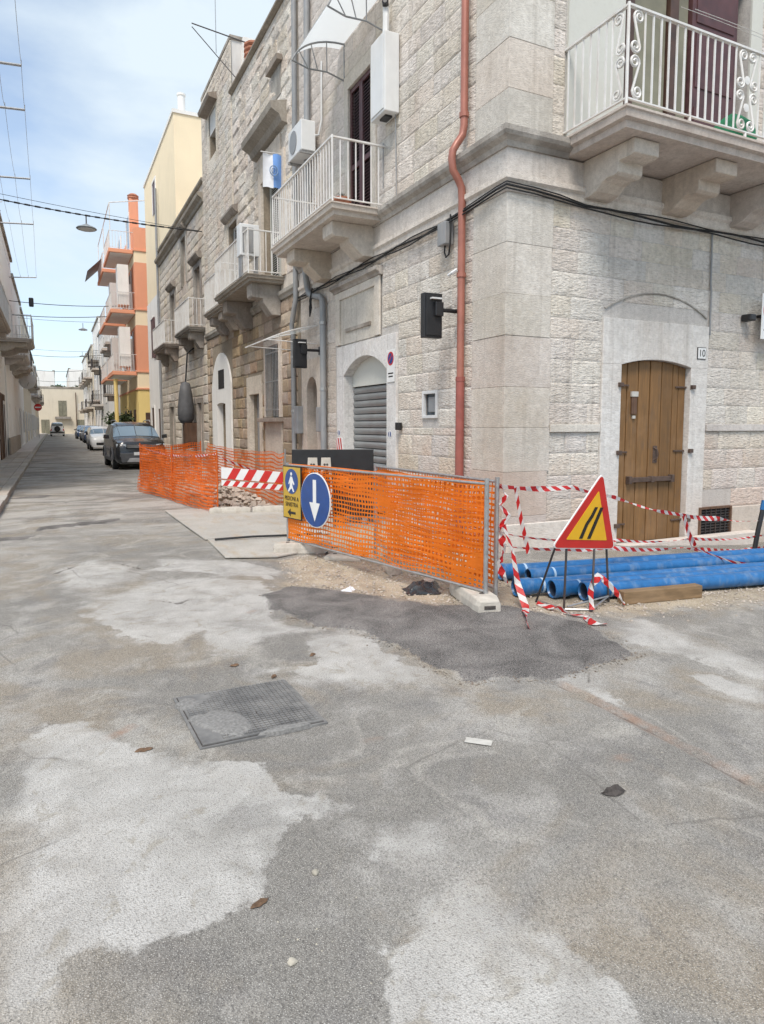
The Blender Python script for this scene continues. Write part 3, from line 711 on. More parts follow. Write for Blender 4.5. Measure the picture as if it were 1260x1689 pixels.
def slab(fr, u0, u1, z, out, th, mat, parent, name='slab'):
    """moulded balcony slab with a stepped edge on three sides"""
    mb = MB()
    lv = [(z-th, 0.09), (z-th*0.62, 0.085), (z-th*0.55, 0.03), (z-th*0.18, 0.02), (z-th*0.12, 0.0), (z, 0.0)]
    rings = [[fr(u0+i, zz, -0.02), fr(u1-i, zz, -0.02), fr(u1-i, zz, out-i), fr(u0+i, zz, out-i)] for zz, i in lv]
    vsl = [p for r_ in rings for p in r_]; fs = [(0, 1, 2, 3), tuple(len(vsl)-4+k for k in range(4))]
    for k in range(len(rings)-1):
        for i in range(4): fs.append((k*4+i, k*4+(i+1) % 4, (k+1)*4+(i+1) % 4, (k+1)*4+i))
    mb.add(vsl, fs)
    return mb.build(name, mat, parent)
def railing(fr, u0, u1, z, out, h, mat, parent, step=0.115, r_=0.008, individual=True, rect=True, knee=True):
    """white bar railing on three sides; bars can be separate parts"""
    mb = MB(); path = [(u0, 0.0), (u0, out), (u1, out), (u1, 0.0)]
    for zz, rr in ((z+h, 0.016), (z+0.07, 0.011)):
        for (a, b), (c, d) in zip(path[:-1], path[1:]):
            p, q = fr(a, zz, b), fr(c, zz, d); t = (q-p).normalized(); n = Vector((0, 0, 1)).cross(t)*rr*1.35; k = Vector((0, 0, rr*0.8))
            mb.hexa([p-n-k, q-n-k, q+n-k, p+n-k, p-n+k, q-n+k, q+n+k, p+n+k])
    for a, b in ((u0, out), (u1, out)):
        mb.tube([fr(a, z, b), fr(a, z+h+0.03, b)], 0.016, 6)
    rail = mb.build('railing', mat, parent)
    bars = []
    for (a, b), (c, d) in zip(path[:-1], path[1:]):
        L = math.hypot(c-a, d-b); n = max(1, int(round(L/step)))
        for i in range(1, n):
            bars.append((a+(c-a)*i/n, b+(d-b)*i/n))
    if individual:
        bm_ = MB(); bm_.hexa([(-r_,-r_,0.07), (r_,-r_,0.07), (r_,r_,0.07), (-r_,r_,0.07), (-r_,-r_,h), (r_,-r_,h), (r_,r_,h), (-r_,r_,h)])
        proto = bm_.build('baluster', mat, parent, local=True)
        for i, (a, b) in enumerate(bars):
            o = proto if i == 0 else proto.copy()
            if i: col.objects.link(o)
            o.location = fr(a, z, b) - ORG[parent.name]
    else:
        mb = MB()
        for a, b in bars:
            p = fr(a, z, b); mb.abox(p.x-r_, p.x+r_, p.y-r_, p.y+r_, p.z+0.07, p.z+h)
        mb.build('railing_bars', mat, parent)
    return rail
def part(name, parent, loc=None):
    """an empty part that holds sub-parts"""
    o = bpy.data.objects.new(name, None); col.objects.link(o); o.parent = parent
    l = Vector(loc) if loc is not None else ORG[parent.name]
    o.location = l-ORG[parent.name]; ORG[o.name] = l; o.empty_display_size = 0.1
    return o
# ------------------------------------------------------------------ the white stone corner house
XC, YC = 4.97, 6.72
FL = Frame((XC, 0, 0), (0, 1, 0), (-1, 0, 0))       # street face, u = y
FR = Frame((0, YC, 0), (1, 0, 0), (0, -1, 0))       # side-street face, u = x
AEND, ATOP = 14.17, 11.3
A = thing('corner_house', (XC, YC, 0), 'whitewashed chiselled stone corner house with balconies and plank door number 10', 'house')
hL = [(9.88, 11.68, -0.5, 2.9), (13.12, 13.75, -0.5, 2.65), (10.5, 11.45, 5.06, 7.55), (8.33, 8.68, 1.73, 2.05)]
hR = [(6.86, 8.2, -0.5, 2.6), (6.75, 9.15, 5.08, 7.9)]
w = MB()
wall_holes(w, FL, YC+0.401, AEND, -0.6, ATOP, -0.4, 0, hL)
wall_holes(w, FR, XC, 16.0, -1.2, ATOP, -0.4, 0, hR)
w.abox(XC+0.402, 16.0, YC+0.402, AEND-0.002, -0.5, ATOP-0.3)
wallA = w.build('wall', M['mortar_a'], A)
rA = random.Random(3)
st = []
# street face, ground floor / upper floor
hs1 = [(9.52, 12.14, -1, 3.08), (10.1, 12.06, 3.08, 4.2), (12.86, 14.0, -1, 3.0), (8.28, 8.73, 1.68, 2.10)]
st += courses(FL, 7.42, AEND-0.03, 0.0, 1.55, hs1, 0.29, 0.38, 0.75, 0.009, 0.005, M['stone_a'], 0.7, 'stone', rA)
st += courses(FL, 7.42, AEND-0.03, 1.55, 4.36, hs1, 0.27, 0.36, 0.72, 0.011, 0.005, M['stone_a'], 0.7, 'stone', rA)
st += courses(FL, 7.42, AEND-0.03, 5.08, ATOP-0.25, [(10.3, 11.62, 5.0, 7.8)], 0.27, 0.38, 0.75, 0.013, 0.005, M['stone_a'], 0.9, 'stone', rA)
hs2 = [(6.52, 8.54, -1, 3.02), (8.44, 9.2, -1, 0.42)]
st += courses(FR, 5.65, 12.5, 0.36, 1.50, hs2, 0.29, 0.36, 0.75, 0.011, 0.005, M['stone_a'], 0.6, 'stone', rA)
st += courses(FR, 5.65, 12.5, 1.60, 4.36, hs2, 0.275, 0.34, 0.72, 0.009, 0.005, M['stone_a'], 0.7, 'stone', rA)
st += courses(FR, 5.60, 5.80, 5.08, 9, [], 0.33, 0.3, 0.5, 0.011, 0.005, M['stone_a'], 0.9, 'stone', rA)
st += courses(FR, 9.2, 12.5, 5.08, 8.2, [], 0.28, 0.36, 0.72, 0.012, 0.005, M['stone_a'], 0.7, 'stone', rA)
lay_stones(st, wallA, 290, 'remaining_stones', rA)
# corner pilaster of dressed blocks, wrapped round the corner
z = 0.0; k = 0
hts = [0.45, 0.56, 0.55, 0.5, 0.62, 0.5, 0.6, 0.58]
pil = part('corner_pilaster', A)
while z < 4.36:
    h = min(hts[k % 8], 4.36-z)
    if 4.36-(z+h) < 0.12: h = 4.36-z
    o = 0.030+rA.uniform(-.004, .004)
    a, b = 7.40+rA.uniform(-.02, .02), 5.64+rA.uniform(-.02, .02)
    poly = [(XC-o, a), (XC+0.05, a), (XC+0.05, YC+0.05), (b, YC+0.05), (b, YC-o), (XC-o, YC-o)]
    MB().prism([(x, y, z+0.0015) for x, y in poly], [(x, y, z+h-0.0015) for x, y in poly]).build('dressed_block', M['ashlar'], pil, bevel=0.004)
    z += h; k += 1
z = 5.09
while z < ATOP-0.3:
    h = hts[k % 8]
    o = 0.030+rA.uniform(-.004, .004)
    poly = [(XC-o, 7.38), (XC+0.05, 7.38), (XC+0.05, YC+0.05), (5.60, YC+0.05), (5.60, YC-o), (XC-o, YC-o)]
    MB().prism([(x, y, z+0.0015) for x, y in poly], [(x, y, z+h-0.0015) for x, y in poly]).build('dressed_block', M['ashlar'], pil, bevel=0.004)
    z += h; k += 1
# string course, frieze and cornice
corner_moulding(MB(), XC, YC, AEND-YC-0.02, 8.0, [(-0.02, 4.362), (0.035, 4.362), (0.05, 4.39), (0.05, 4.47), (0.085, 4.50), (0.085, 4.56), (-0.02, 4.56)]).build('string_course', M['ashlar'], A)
corner_moulding(MB(), XC, YC, AEND-YC-0.02, 8.0, [(-0.02, 4.562), (0.045, 4.562), (0.045, 4.86), (-0.02, 4.86)]).build('frieze', M['ashlar'], A)
corner_moulding(MB(), XC, YC, AEND-YC-0.02, 0.86, [(-0.02, 4.862), (0.07, 4.862), (0.09, 4.92), (0.15, 4.96), (0.17, 5.0), (0.17, 5.06), (-0.02, 5.085)]).build('cornice', M['cornice'], A)
# ledge course and low plinth on the side-street face
for a, b in ((5.66, 6.50), (8.56, 12.5)):
    MB().box(FR, a, b, 1.50, 1.60, 0.0, 0.045).build('ledge_course', M['ashlar'], A, bevel=0.008)
MB().box(FR, 5.0, 6.50, -0.2, 0.355, 0, 0.05).build('plinth', M['whitewash'], A, bevel=0.01)
MB().box(FR, 9.2, 12.5, -0.8, 0.355, 0, 0.05).build('plinth', M['ashlar'], A, bevel=0.01)
MB().box(FR, 5.1, 9.6, -0.8, -0.02, 0.05, 0.22).build('door_step', M['ashlar'], A, bevel=0.015)
# --- plank door number 10
surround(MB(), FR, 6.86, 8.2, 2.40, 0.085, 0.34, 3.0, -0.25, 0.032, -0.3).build('door_surround', M['whitewash'], A, bevel=0.006)
# blind relieving arch over the door
ra_ = arch_pts(6.55, 8.5, 3.12, 0.26, 16)
MB().tube([FR(u, zz, 0.012) for u, zz in ra_], 0.013, 5).build('relieving_arch_joint', M['cornice'], A)
for i in range(7):
    pass
door = part('plank_door', A, FR(7.53, 0, -0.1))
cuts = [6.865, 7.06, 7.27, 7.49, 7.71, 7.93, 8.05, 8.195]
dh = arch_pts(6.86, 8.2, 2.40, 0.085, 40)
def ztop_at(u): return min(dh, key=lambda p: abs(p[0]-u))[1]
for a, b in zip(cuts[:-1], cuts[1:]):
    dz = rA.uniform(-.006, .006); dd = rA.uniform(-.012, .012)
    n = 4; top = [(a+.007+(b-a-.014)*i/n) for i in range(n+1)]
    poly = [(a+.007, -0.05+dz), (b-.007, -0.05+dz)] + [(u, ztop_at(u)-0.004) for u in reversed(top)]
    MB().prism([FR(u, zz, -0.11+dd) for u, zz in poly], [FR(u, zz, -0.055+dd) for u, zz in poly]).build('plank', M['door_wood'], door, bevel=0.006)
MB().box(FR, 6.87, 8.19, -0.1, 2.44, -0.125, -0.112).build('door_backing', M['dark_room'], door)
for sgn, u in ((1, 6.86), (-1, 8.2)):
    for zz in (0.22, 1.22, 2.13):
        hb = MB().box(FR, u-0.06 if sgn > 0 else u-0.01, u+0.01 if sgn > 0 else u+0.06, zz-0.028, zz+0.028, 0.033, 0.075)
        hb.box(FR, u if sgn > 0 else u-0.22, u+0.22 if sgn > 0 else u, zz-0.012, zz+0.012, -0.05, -0.035)
        hb.build('hinge', M['rusty'], door, bevel=0.004)
lb = MB().box(FR, 7.10, 7.95, 0.80, 0.865, -0.045, 0.01).box(FR, 7.08, 7.13, 0.78, 0.885, -0.052, 0.02).box(FR, 7.90, 7.96, 0.78, 0.885, -0.052, 0.02).box(FR, 7.50, 7.56, 0.79, 0.875, -0.05, 0.025)
lb.build('locking_bar', M['rusty'], door, bevel=0.004)
MB().tube([FR(7.60, 1.10, -0.05), FR(7.62, 1.12, -0.01), FR(7.63, 1.18, 0.0), FR(7.62, 1.25, -0.01), FR(7.60, 1.27, -0.05)], 0.011, 6).build('handle', M['rusty'], door)
MB().box(FR, 7.58, 7.66, 1.06, 1.30, -0.052, -0.045).build('lock_plate', M['rusty'], door)
lp = MB().box(FR, 7.13, 7.23, 1.74, 2.02, -0.05, -0.030).build('faded_name_plate', M['old_wood'], door, bevel=0.003)
MB().box(FR, 7.12, 7.24, 1.98, 2.05, -0.05, -0.022).box(FR, 7.155, 7.205, 1.68, 1.72, -0.05, -0.03).build('paper_label', M['paper'], door)
# barred cellar vent
vent = part('cellar_vent', A, FR(8.8, -0.2, 0))
vb = MB()
for a, b, c, d in ((8.47, 8.50, -0.25, 0.38), (9.14, 9.17, -0.25, 0.38), (8.50, 9.14, 0.35, 0.38), (8.50, 9.14, -0.25, -0.22)): vb.box(FR, a, b, c, d, 0.0, 0.06)
vb.build('vent_frame', M['old_wood'], vent)
MB().box(FR, 8.5, 9.14, -0.22, 0.35, 0.0, 0.012).build('vent_opening', M['dark_room'], vent)
for i in range(13):
    zz = -0.20+i*0.042
    MB().box(FR, 8.50, 9.14, zz, zz+0.014, 0.03, 0.042).build('vent_bar', M['dark_metal'], vent)
vb = MB()
for i in range(1, 6): vb.box(FR, 8.5+i*0.107, 8.512+i*0.107, -0.22, 0.35, 0.043, 0.052)
vb.build('vent_mesh', M['dark_metal'], vent)
# --- garage with roller shutter
surround(MB(), FL, 9.88, 11.68, 2.50, 0.30, 0.34, 3.06, -0.25, 0.04, -0.2).build('garage_surround', M['whitewash'], A, bevel=0.008)
gar = part('garage_door', A, FL(10.78, 0, -0.2))
ga = arch_pts(9.88, 11.68, 2.50, 0.30, 14)
ap = [(9.885, 2.30)] + [(u, zz-0.003) for u, zz in reversed(ga)] + [(11.675, 2.30)]
MB().prism([FL(u, zz, -0.19) for u, zz in ap], [FL(u, zz, -0.14) for u, zz in ap]).build('fanlight_panel', M['pl_pale'], gar)
for i in range(18):
    z0 = 0.04+i*0.125
    prof = [(-0.20, z0), (-0.168, z0+0.01), (-0.155, z0+0.05), (-0.155, z0+0.08), (-0.172, z0+0.112), (-0.185, z0+0.121), (-0.20, z0+0.121)]
    moulding(MB(), FL, 9.89, 11.67, prof).build('shutter_slat', M['shutter_grey'], gar)
MB().box(FL, 9.885, 11.675, -0.1, 2.31, -0.24, -0.205).build('shutter_backing', M['dark_room'], gar)
# blocked panel with a little hood above the garage
pn = part('blocked_window', A, FL(11.0, 3.6, 0))
MB().box(FL, 10.16, 12.0, 3.09, 4.06, 0, 0.022).build('panel', M['ashlar'], pn)
MB().box(FL, 10.12, 10.32, 3.09, 4.06, 0.022, 0.055).box(FL, 11.84, 12.04, 3.09, 4.06, 0.022, 0.055).box(FL, 10.32, 11.84, 3.92, 4.06, 0.022, 0.055).build('panel_frame', M['ashlar'], pn, bevel=0.006)
moulding(MB(), FL, 10.05, 12.1, [(0, 4.062), (0.07, 4.062), (0.09, 4.10), (0.15, 4.13), (0.15, 4.19), (0, 4.21)]).build('hood', M['cornice'], pn)
MB().box(FL, 10.5, 11.6, 3.30, 3.36, 0.022, 0.05).build('panel_sill', M['cornice'], pn)
# --- narrow arched doorway
surround(MB(), FL, 13.12, 13.75, 2.3, 0.30, 0.24, 2.98, -0.3, 0.035, -0.2).build('doorway_surround', M['ashlar'], A, bevel=0.008)
nd = part('narrow_door', A, FL(13.4, 0, -0.2))
na = [(13.12, -0.1)] + [(u, zz) for u, zz in reversed(arch_pts(13.12, 13.75, 2.3, 0.30, 10))] + [(13.75, -0.1)]
MB().prism([FL(u, zz, -0.3) for u, zz in na], [FL(u, zz, -0.24) for u, zz in na]).build('door_leaf', M['brown_dark'], nd)
MB().box(FL, 13.18, 13.40, 0.3, 2.1, -0.24, -0.225).box(FL, 13.46, 13.70, 0.3, 2.1, -0.24, -0.225).build('door_panel', M['brown_dark'], nd, bevel=0.005)
# meter niche
mn = part('meter_niche', A, FL(8.5, 1.8, 0))
mb = MB()
for a, b, c, d in ((8.29, 8.335, 1.69, 2.09), (8.675, 8.72, 1.69, 2.09), (8.335, 8.675, 2.045, 2.09), (8.335, 8.675, 1.69, 1.735)): mb.box(FL, a, b, c, d, -0.02, 0.03)
mb.build('niche_frame', M['white_metal'], mn, bevel=0.004)
MB().box(FL, 8.335, 8.675, 1.735, 2.045, -0.05, -0.04).build('niche_glass', M['glass'], mn)
MB().box(FL, 8.39, 8.6, 1.78, 2.0, -0.038, -0.01).build('meter', M['grey_pvc'], mn, bevel=0.01)
# --- first-floor window and balcony on the street face
win = part('balcony_window', A, FL(11, 5.06, 0))
sb = MB()
for a, b, c, d in ((10.30, 10.50, 5.085, 7.55), (11.45, 11.62, 5.085, 7.55), (10.30, 11.62, 7.55, 7.80)): sb.box(FL, a, b, c, d, -0.2, 0.035)
sb.build('window_surround', M['ashlar'], win, bevel=0.006)
louvre_leaf(FL, 10.51, 10.97, 5.10, 7.54, -0.05, M['maroon'], win)
louvre_leaf(FL, 10.98, 11.44, 5.10, 7.54, -0.05, M['maroon'], win)
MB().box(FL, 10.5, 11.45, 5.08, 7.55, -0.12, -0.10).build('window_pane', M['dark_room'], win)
bA = part('street_balcony', A, FL(11.5, 4.9, 0))
slab(FL, 9.93, 13.15, 5.06, 0.98, 0.17, M['corbel'], bA)
corbel(FL, 10.55, 0.42, 4.89, 0.80, 0.50, M['corbel'], bA, 'b')
corbel(FL, 12.45, 0.42, 4.89, 0.80, 0.50, M['corbel'], bA, 'b')
railing(FL, 9.98, 13.1, 5.06, 0.93, 0.98, M['white_iron'], bA, step=0.125)
# --- first-floor opening and balcony on the side-street face
fw_ = part('side_window', A, FR(8, 5.1, 0))
MB().box(FR, 5.82, 6.74, 5.085, 8.0, 0.0, 0.03).build('window_surround', M['pl_pale'], fw_)
MB().box(FR, 9.16, 9.4, 5.085, 8.0, 0.0, 0.03).build('window_surround', M['pl_pale'], fw_)
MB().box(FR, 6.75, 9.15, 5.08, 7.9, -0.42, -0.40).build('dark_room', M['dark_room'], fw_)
MB().box(FR, 6.78, 6.98, 5.1, 7.88, -0.10, -0.05).build('door_leaf', M['brown_dark'], fw_, bevel=0.005)
MB().box(FR, 7.0, 7.62, 5.1, 7.88, -0.16, -0.12).build('blind', M['olive'], fw_)
MB().box(FR, 7.64, 7.80, 5.1, 7.88, -0.14, -0.06).build('door_leaf', M['brown_dark'], fw_, bevel=0.005)
MB().box(FR, 7.82, 8.04, 5.1, 7.88, -0.16, -0.12).build('blind', M['olive'], fw_)
MB().box(FR, 8.06, 8.98, 5.1, 7.88, -0.14, -0.06).build('shutter', M['maroon'], fw_, bevel=0.005)
for zz in (5.25, 6.25, 7.1): MB().box(FR, 8.14, 8.90, zz, zz+0.75, -0.06, -0.045).build('shutter_panel', M['maroon'], fw_, bevel=0.006)
bR = part('side_balcony', A, FR(7.5, 4.95, 0))
slab(FR, 5.74, 11.2, 5.09, 1.08, 0.20, M['corbel'], bR)
for uc in (6.30, 7.68, 9.05, 10.4): corbel(FR, uc, 0.40, 4.885, 0.86, 0.46, M['corbel'], bR, 's')
# railing with scroll panels
RO, RZ, RH = 1.01, 5.11, 1.04
mb = MB(); path = [(5.80, 0.0), (5.80, RO), (11.1, RO)]
for zz, rr in ((RZ+RH, 0.017), (RZ+0.07, 0.012)):
    for (a, b), (c, d) in zip(path[:-1], path[1:]):
        p, q = FR(a, zz, b), FR(c, zz, d); t = (q-p).normalized(); n = Vector((0, 0, 1)).cross(t)*rr*1.3; kk = Vector((0, 0, rr*0.7))
        mb.hexa([p-n-kk, q-n-kk, q+n-kk, p+n-kk, p-n+kk, q-n+kk, q+n+kk, p+n+kk])
mb.tube([FR(5.80, RZ-0.02, RO), FR(5.80, RZ+RH+0.03, RO)], 0.018, 6)
for u in (6.05, 7.56, 8.0, 9.6): mb.tube([FR(u, RZ+0.07, RO), FR(u, RZ+RH, RO)], 0.012, 5)
mb.tube([FR(5.80, RZ+0.07, RO-0.23), FR(5.80, RZ+RH, RO-0.23)], 0.012, 5)
for u in (6.8, 7.78, 9.3): mb.tube([FR(u, RZ-0.03, RO), FR(u, RZ+0.07, RO)], 0.02, 6)
mb.build('railing', M['white_iron'], bR)
proto = MB().hexa([(-.009,-.009,0.07), (.009,-.009,0.07), (.009,.009,0.07), (-.009,.009,0.07), (-.009,-.009,RH), (.009,-.009,RH), (.009,.009,RH), (-.009,.009,RH)]).build('baluster', M['white_iron'], bR, local=True)
pts = [(5.80, d) for d in (0.06, 0.185, 0.31, 0.435, 0.56, 0.685)] + [(6.05+i*0.126, RO) for i in range(1, 12)] + [(8.0+i*0.121, RO) for i in range(1, 25)]
for i, (u, d) in enumerate(pts):
    o = proto if i == 0 else proto.copy()
    if i: col.objects.link(o)
    o.location = FR(u, RZ, d) - ORG[bR.name]
def scroll_panel(fmap, wd, parent):
    """two mirrored S-scrolls, one above the other, in a narrow iron panel; fmap(s, z) with s across 0..wd"""
    m = MB(); h = (RH-0.09)/2
    def ess(s0, s1, zb, mir):
        w_ = s1-s0; r0 = min(w_*0.33, 0.075); n = 22; P_ = []
        c1, c2 = (s0+w_*0.60, zb+h-r0-0.012), (s0+w_*0.40, zb+r0+0.012)
        for i_ in range(n+1):
            t = i_/n; a = R(180)-1.45*2*math.pi*(1-t); rr = r0*(0.28+0.72*t); P_.append((c1[0]+rr*math.cos(a), c1[1]+rr*math.sin(a)))
        for i_ in range(n+1):
            t = i_/n; a = -1.45*2*math.pi*t; rr = r0*(1-0.72*t); P_.append((c2[0]+rr*math.cos(a), c2[1]+rr*math.sin(a)))
        if mir: P_ = [(s0+s1-x, z_) for x, z_ in P_]
        m.tube([fmap(x, z_) for x, z_ in P_], 0.015, 6)
    for kz in range(2):
        zb = RZ+0.08+kz*h
        if wd > 0.26: ess(0.012, wd/2-0.002, zb, kz == 0); ess(wd/2+0.002, wd-0.012, zb, kz == 1)
        else: ess(0.012, wd-0.004, zb, kz == 0)
    return m.build('scroll_panel', M['white_iron'], parent, smooth=60)
scroll_panel(lambda s, zz: FR(5.81+s, zz, RO), 0.23, bR)
scroll_panel(lambda s, zz: FR(5.80, zz, RO-0.01-s), 0.215, bR)
scroll_panel(lambda s, zz: FR(7.56+s, zz, RO), 0.44, bR)
for dz in (0.30, 0.62):      # small rosette in the wide panel
    MB().lathe([(0.005, 0), (0.05, 0.004), (0.05, 0.012), (0.005, 0.016)], FR(7.78, RZ+dz+0.06, RO-0.008), (0, -1, 0), 10).build('rosette', M['white_iron'], bR)
# green bag on the balcony, clothes lines
gb = MB().lathe([(0.02, 0), (0.24, 0.02), (0.30, 0.15), (0.26, 0.32), (0.12, 0.45), (0.03, 0.5)], FR(8.05, 5.10, 0.62), (0, 0, 1), 14).build('green_bag', M['green_cloth'], smooth=60)
tag(gb, 'green plastic bag on the side balcony behind the scrolled railing', 'bag')
for i, (d, zz) in enumerate(((0.75, 6.55), (0.95, 6.42))):
    tag(MB().tube([FR(6.9+j*0.5, zz+0.01*math.sin(j), d) for j in range(9)], 0.004, 4).build('clothes_line', M['white_iron']),
        ['upper thin white clothes line above the side balcony rail', 'lower thin white clothes line above the side balcony rail'][i], 'clothes line')
# roof edge
corner_moulding(MB(), XC, YC, AEND-YC, 11.0, [(-0.3, ATOP), (0.02, ATOP), (0.12, ATOP+0.08), (0.12, ATOP+0.16), (-0.3, ATOP+0.2)]).build('roof_edge', M['cornice'], A)
# ------------------------------------------------------------------ things fixed to the corner house
def one(mb, name, mat, label, cat, group=None, **kw):
    return tag(mb.build(name, mat, **kw), label, cat, group)
# copper-coloured downpipe
dp = thing('downpipe', FL(7.58, 0, 0.09), 'copper coloured downpipe with a swan neck round the cornice', 'downpipe')
up_ = [FL(7.55, 11.2, 0.09), FL(7.55, 5.42, 0.09), FL(7.555, 5.30, 0.11), FL(7.57, 5.18, 0.19), FL(7.585, 5.10, 0.235), FL(7.59, 5.0, 0.245), FL(7.59, 4.86, 0.225), FL(7.585, 4.76, 0.15), FL(7.58, 4.66, 0.10), FL(7.58, 4.5, 0.09), FL(7.58, 2.2, 0.09)]
MB().tube(up_, 0.05, 12).build('upper_pipe', M['copper'], dp, smooth=50)
MB().tube([FL(7.58, 2.2, 0.09), FL(7.58, -0.05, 0.09)], 0.058, 12).build('lower_pipe', M['copper_low'], dp, smooth=50)
for zz in (0.9, 2.2, 3.55, 5.55):
    MB().lathe([(0.053, -0.03), (0.064, -0.028), (0.064, 0.028), (0.053, 0.03)], FL(7.58 if zz < 5 else 7.55, zz, 0.09), (0, 0, 1), 12).build('pipe_clamp', M['copper'] if zz > 2.3 else M['copper_low'], dp)
MB().tube([FL(7.585, 3.62, 0.15), FL(7.63, 3.58, 0.20), FL(7.70, 3.56, 0.21)], 0.022, 6).build('small_camera', M['white_metal'], dp)
# cable bundle under the string course, both faces
for i, (dz, rr, dd) in enumerate(((0, 0.014, 0.075), (-0.045, 0.010, 0.085), (0.035, 0.008, 0.07))):
    p = [FL(AEND+0.3-j*0.42, 4.33+dz+0.02*math.sin(j*1.7+i*2), dd) for j in range(16)] + [FL(7.3, 4.36+dz, dd+0.03), FL(6.85, 4.41+dz, dd+0.01), Vector((XC-dd, YC-dd, 4.42+dz))]
    p += [FR(5.3, 4.41+dz, dd), FR(5.7, 4.38+dz, dd)] + [FR(6.1+j*0.4, 4.335+dz+0.02*math.sin(j*1.1+i*2)-0.004*j, dd) for j in range(18)]
    one(MB().tube(p, rr, 6), 'wall_cable', M['black_rubber'], ['thick black cable clipped round the corner under the cornice', 'thin black cable hanging lowest of the wall bundle', 'thinnest black cable running topmost in the wall bundle'][i], 'cable', 'cables round the corner house', smooth=60)
# conduit dropping beside the door
one(MB().tube([FR(8.52, 4.30, 0.03), FR(8.53, 3.6, 0.03), FR(8.545, 3.5, 0.035), FR(8.55, 3.1, 0.03), FR(8.56, 2.88, 0.03)], 0.014, 6), 'conduit', M['grey_pvc'], 'thin grey conduit dropping from the cables to right of plank door', 'conduit')
# a vertical cable by the balcony window
one(MB().tube([FL(9.55, 6.42, 0.05), FL(9.55, 5.1, 0.03), FL(9.56, 5.0, 0.2)], 0.010, 5).tube([FL(10.0, 6.1, 0.04), FL(9.98, 5.95, 0.05), FL(9.98, 5.4, 0.05)], 0.01, 5), 'gas_pipe', M['grey_pvc'], 'thin grey pipes below the white wall cabinet', 'pipe')
# grey junction box beside the downpipe
jb = thing('junction_box', FL(7.98, 3.98, 0.05), 'grey junction box with looped cable left of the copper downpipe', 'junction box')
MB().box(FL, 7.88, 8.09, 4.02, 4.32, 0.02, 0.16).build('box', M['grey_pvc'], jb, bevel=0.012)
MB().tube([FL(7.98, 4.02, 0.1), FL(7.99, 3.93, 0.1), FL(7.95, 3.86, 0.1), FL(7.88, 3.88, 0.1), FL(7.85, 4.0, 0.1), FL(7.84, 4.2, 0.1), FL(7.86, 4.4, 0.09)], 0.012, 6).build('cable_loop', M['black_rubber'], jb, smooth=60)
# two black hanging sign boxes seen from behind
def sign_box(y, label):
    s = thing('hanging_sign', (XC, y, 3.0), label, 'sign', 'black hanging signs of the corner house')
    MB().abox(XC-0.56, XC-0.285, y-0.05, y+0.05, 2.74, 3.32).build('sign_case', M['black'], s, bevel=0.008)
    MB().abox(XC-0.535, XC-0.31, y-0.062, y-0.051, 2.77, 3.29).build('sign_face', M['black'], s, bevel=0.004)
    MB().abox(XC-0.42, XC-0.30, y-0.115, y-0.063, 3.02, 3.20).build('hub', M['black'], s, bevel=0.008)
    MB().abox(XC-0.48, XC-0.33, y-0.12, y-0.063, 3.235, 3.255).build('lamp_strip', M['white_metal'], s)
    MB().tube([(XC-0.30, y-0.09, 3.10), (XC, y-0.09, 3.10)], 0.028, 8).build('arm', M['black'], s, smooth=50)
    MB().abox(XC-0.03, XC-0.012, y-0.16, y-0.02, 3.02, 3.18).build('wall_plate', M['black'], s)
sign_box(7.78, 'black rectangular hanging sign on an arm beside the copper downpipe')
sign_box(13.05, 'black rectangular hanging sign on an arm beside the grey drainpipe')
# grey drainpipes
g1 = thing('drainpipe', FL(12.55, 0, 0.1), 'thick grey drainpipe between garage and narrow door bending left at top', 'drainpipe')
MB().tube([FL(12.58, 0, 0.10), FL(12.58, 3.95, 0.10), FL(12.60, 4.05, 0.10), FL(12.70, 4.13, 0.10), FL(13.15, 4.22, 0.12), FL(13.3, 4.3, 0.13), FL(13.36, 4.45, 0.14), FL(13.36, 4.9, 0.2), FL(13.36, 5.1, 0.24), FL(13.38, 5.4, 0.12), FL(13.38, 11.0, 0.08)], 0.062, 10).build('pipe', M['grey_pvc'], g1, smooth=50)
for zz in (1.0, 2.3, 3.6): MB().lathe([(0.064, -0.03), (0.074, -0.028), (0.074, 0.028), (0.064, 0.03)], FL(12.58, zz, 0.10), (0, 0, 1), 10).build('pipe_clamp', M['grey_metal'], g1)
MB().box(FL, 12.68, 12.92, 1.45, 1.95, 0.0, 0.14).build('meter_box', M['grey_pvc'], g1, bevel=0.01)
g2 = thing('drainpipe', FL(14.6, 0, 0.1), 'slim grey drainpipe on the seam between white and brown stone houses', 'drainpipe')
MB().tube([FL(14.45, 0, 0.09), FL(14.45, 3.6, 0.09), FL(14.44, 3.8, 0.12), FL(14.2, 4.15, 0.14), FL(14.15, 4.3, 0.12), FL(14.15, 10.8, 0.09)], 0.055, 10).build('pipe', M['grey_pvc'], g2, smooth=50)
for zz in (0.8, 1.9, 3.1): MB().lathe([(0.057, -0.03), (0.066, -0.028), (0.066, 0.028), (0.057, 0.03)], FL(14.45, zz, 0.09), (0, 0, 1), 10).build('pipe_clamp', M['grey_metal'], g2)
MB().box(FL, 13.98, 14.2, 1.4, 2.0, 0.03, 0.17).build('meter_box', M['grey_pvc'], g2, bevel=0.01)
one(MB().tube([FL(13.0, 4.35, 0.16), FL(13.05, 4.1, 0.2), FL(13.0, 3.85, 0.2), FL(12.95, 3.95, 0.2), FL(13.02, 4.12, 0.19), FL(13.12, 4.0, 0.18), FL(13.1, 3.8, 0.18), FL(13.05, 3.9, 0.18), FL(13.1, 4.33, 0.14)], 0.014, 6), 'cable_coil', M['black_rubber'], 'coil of black cable hanging by the grey pipe elbow', 'cable', smooth=60)
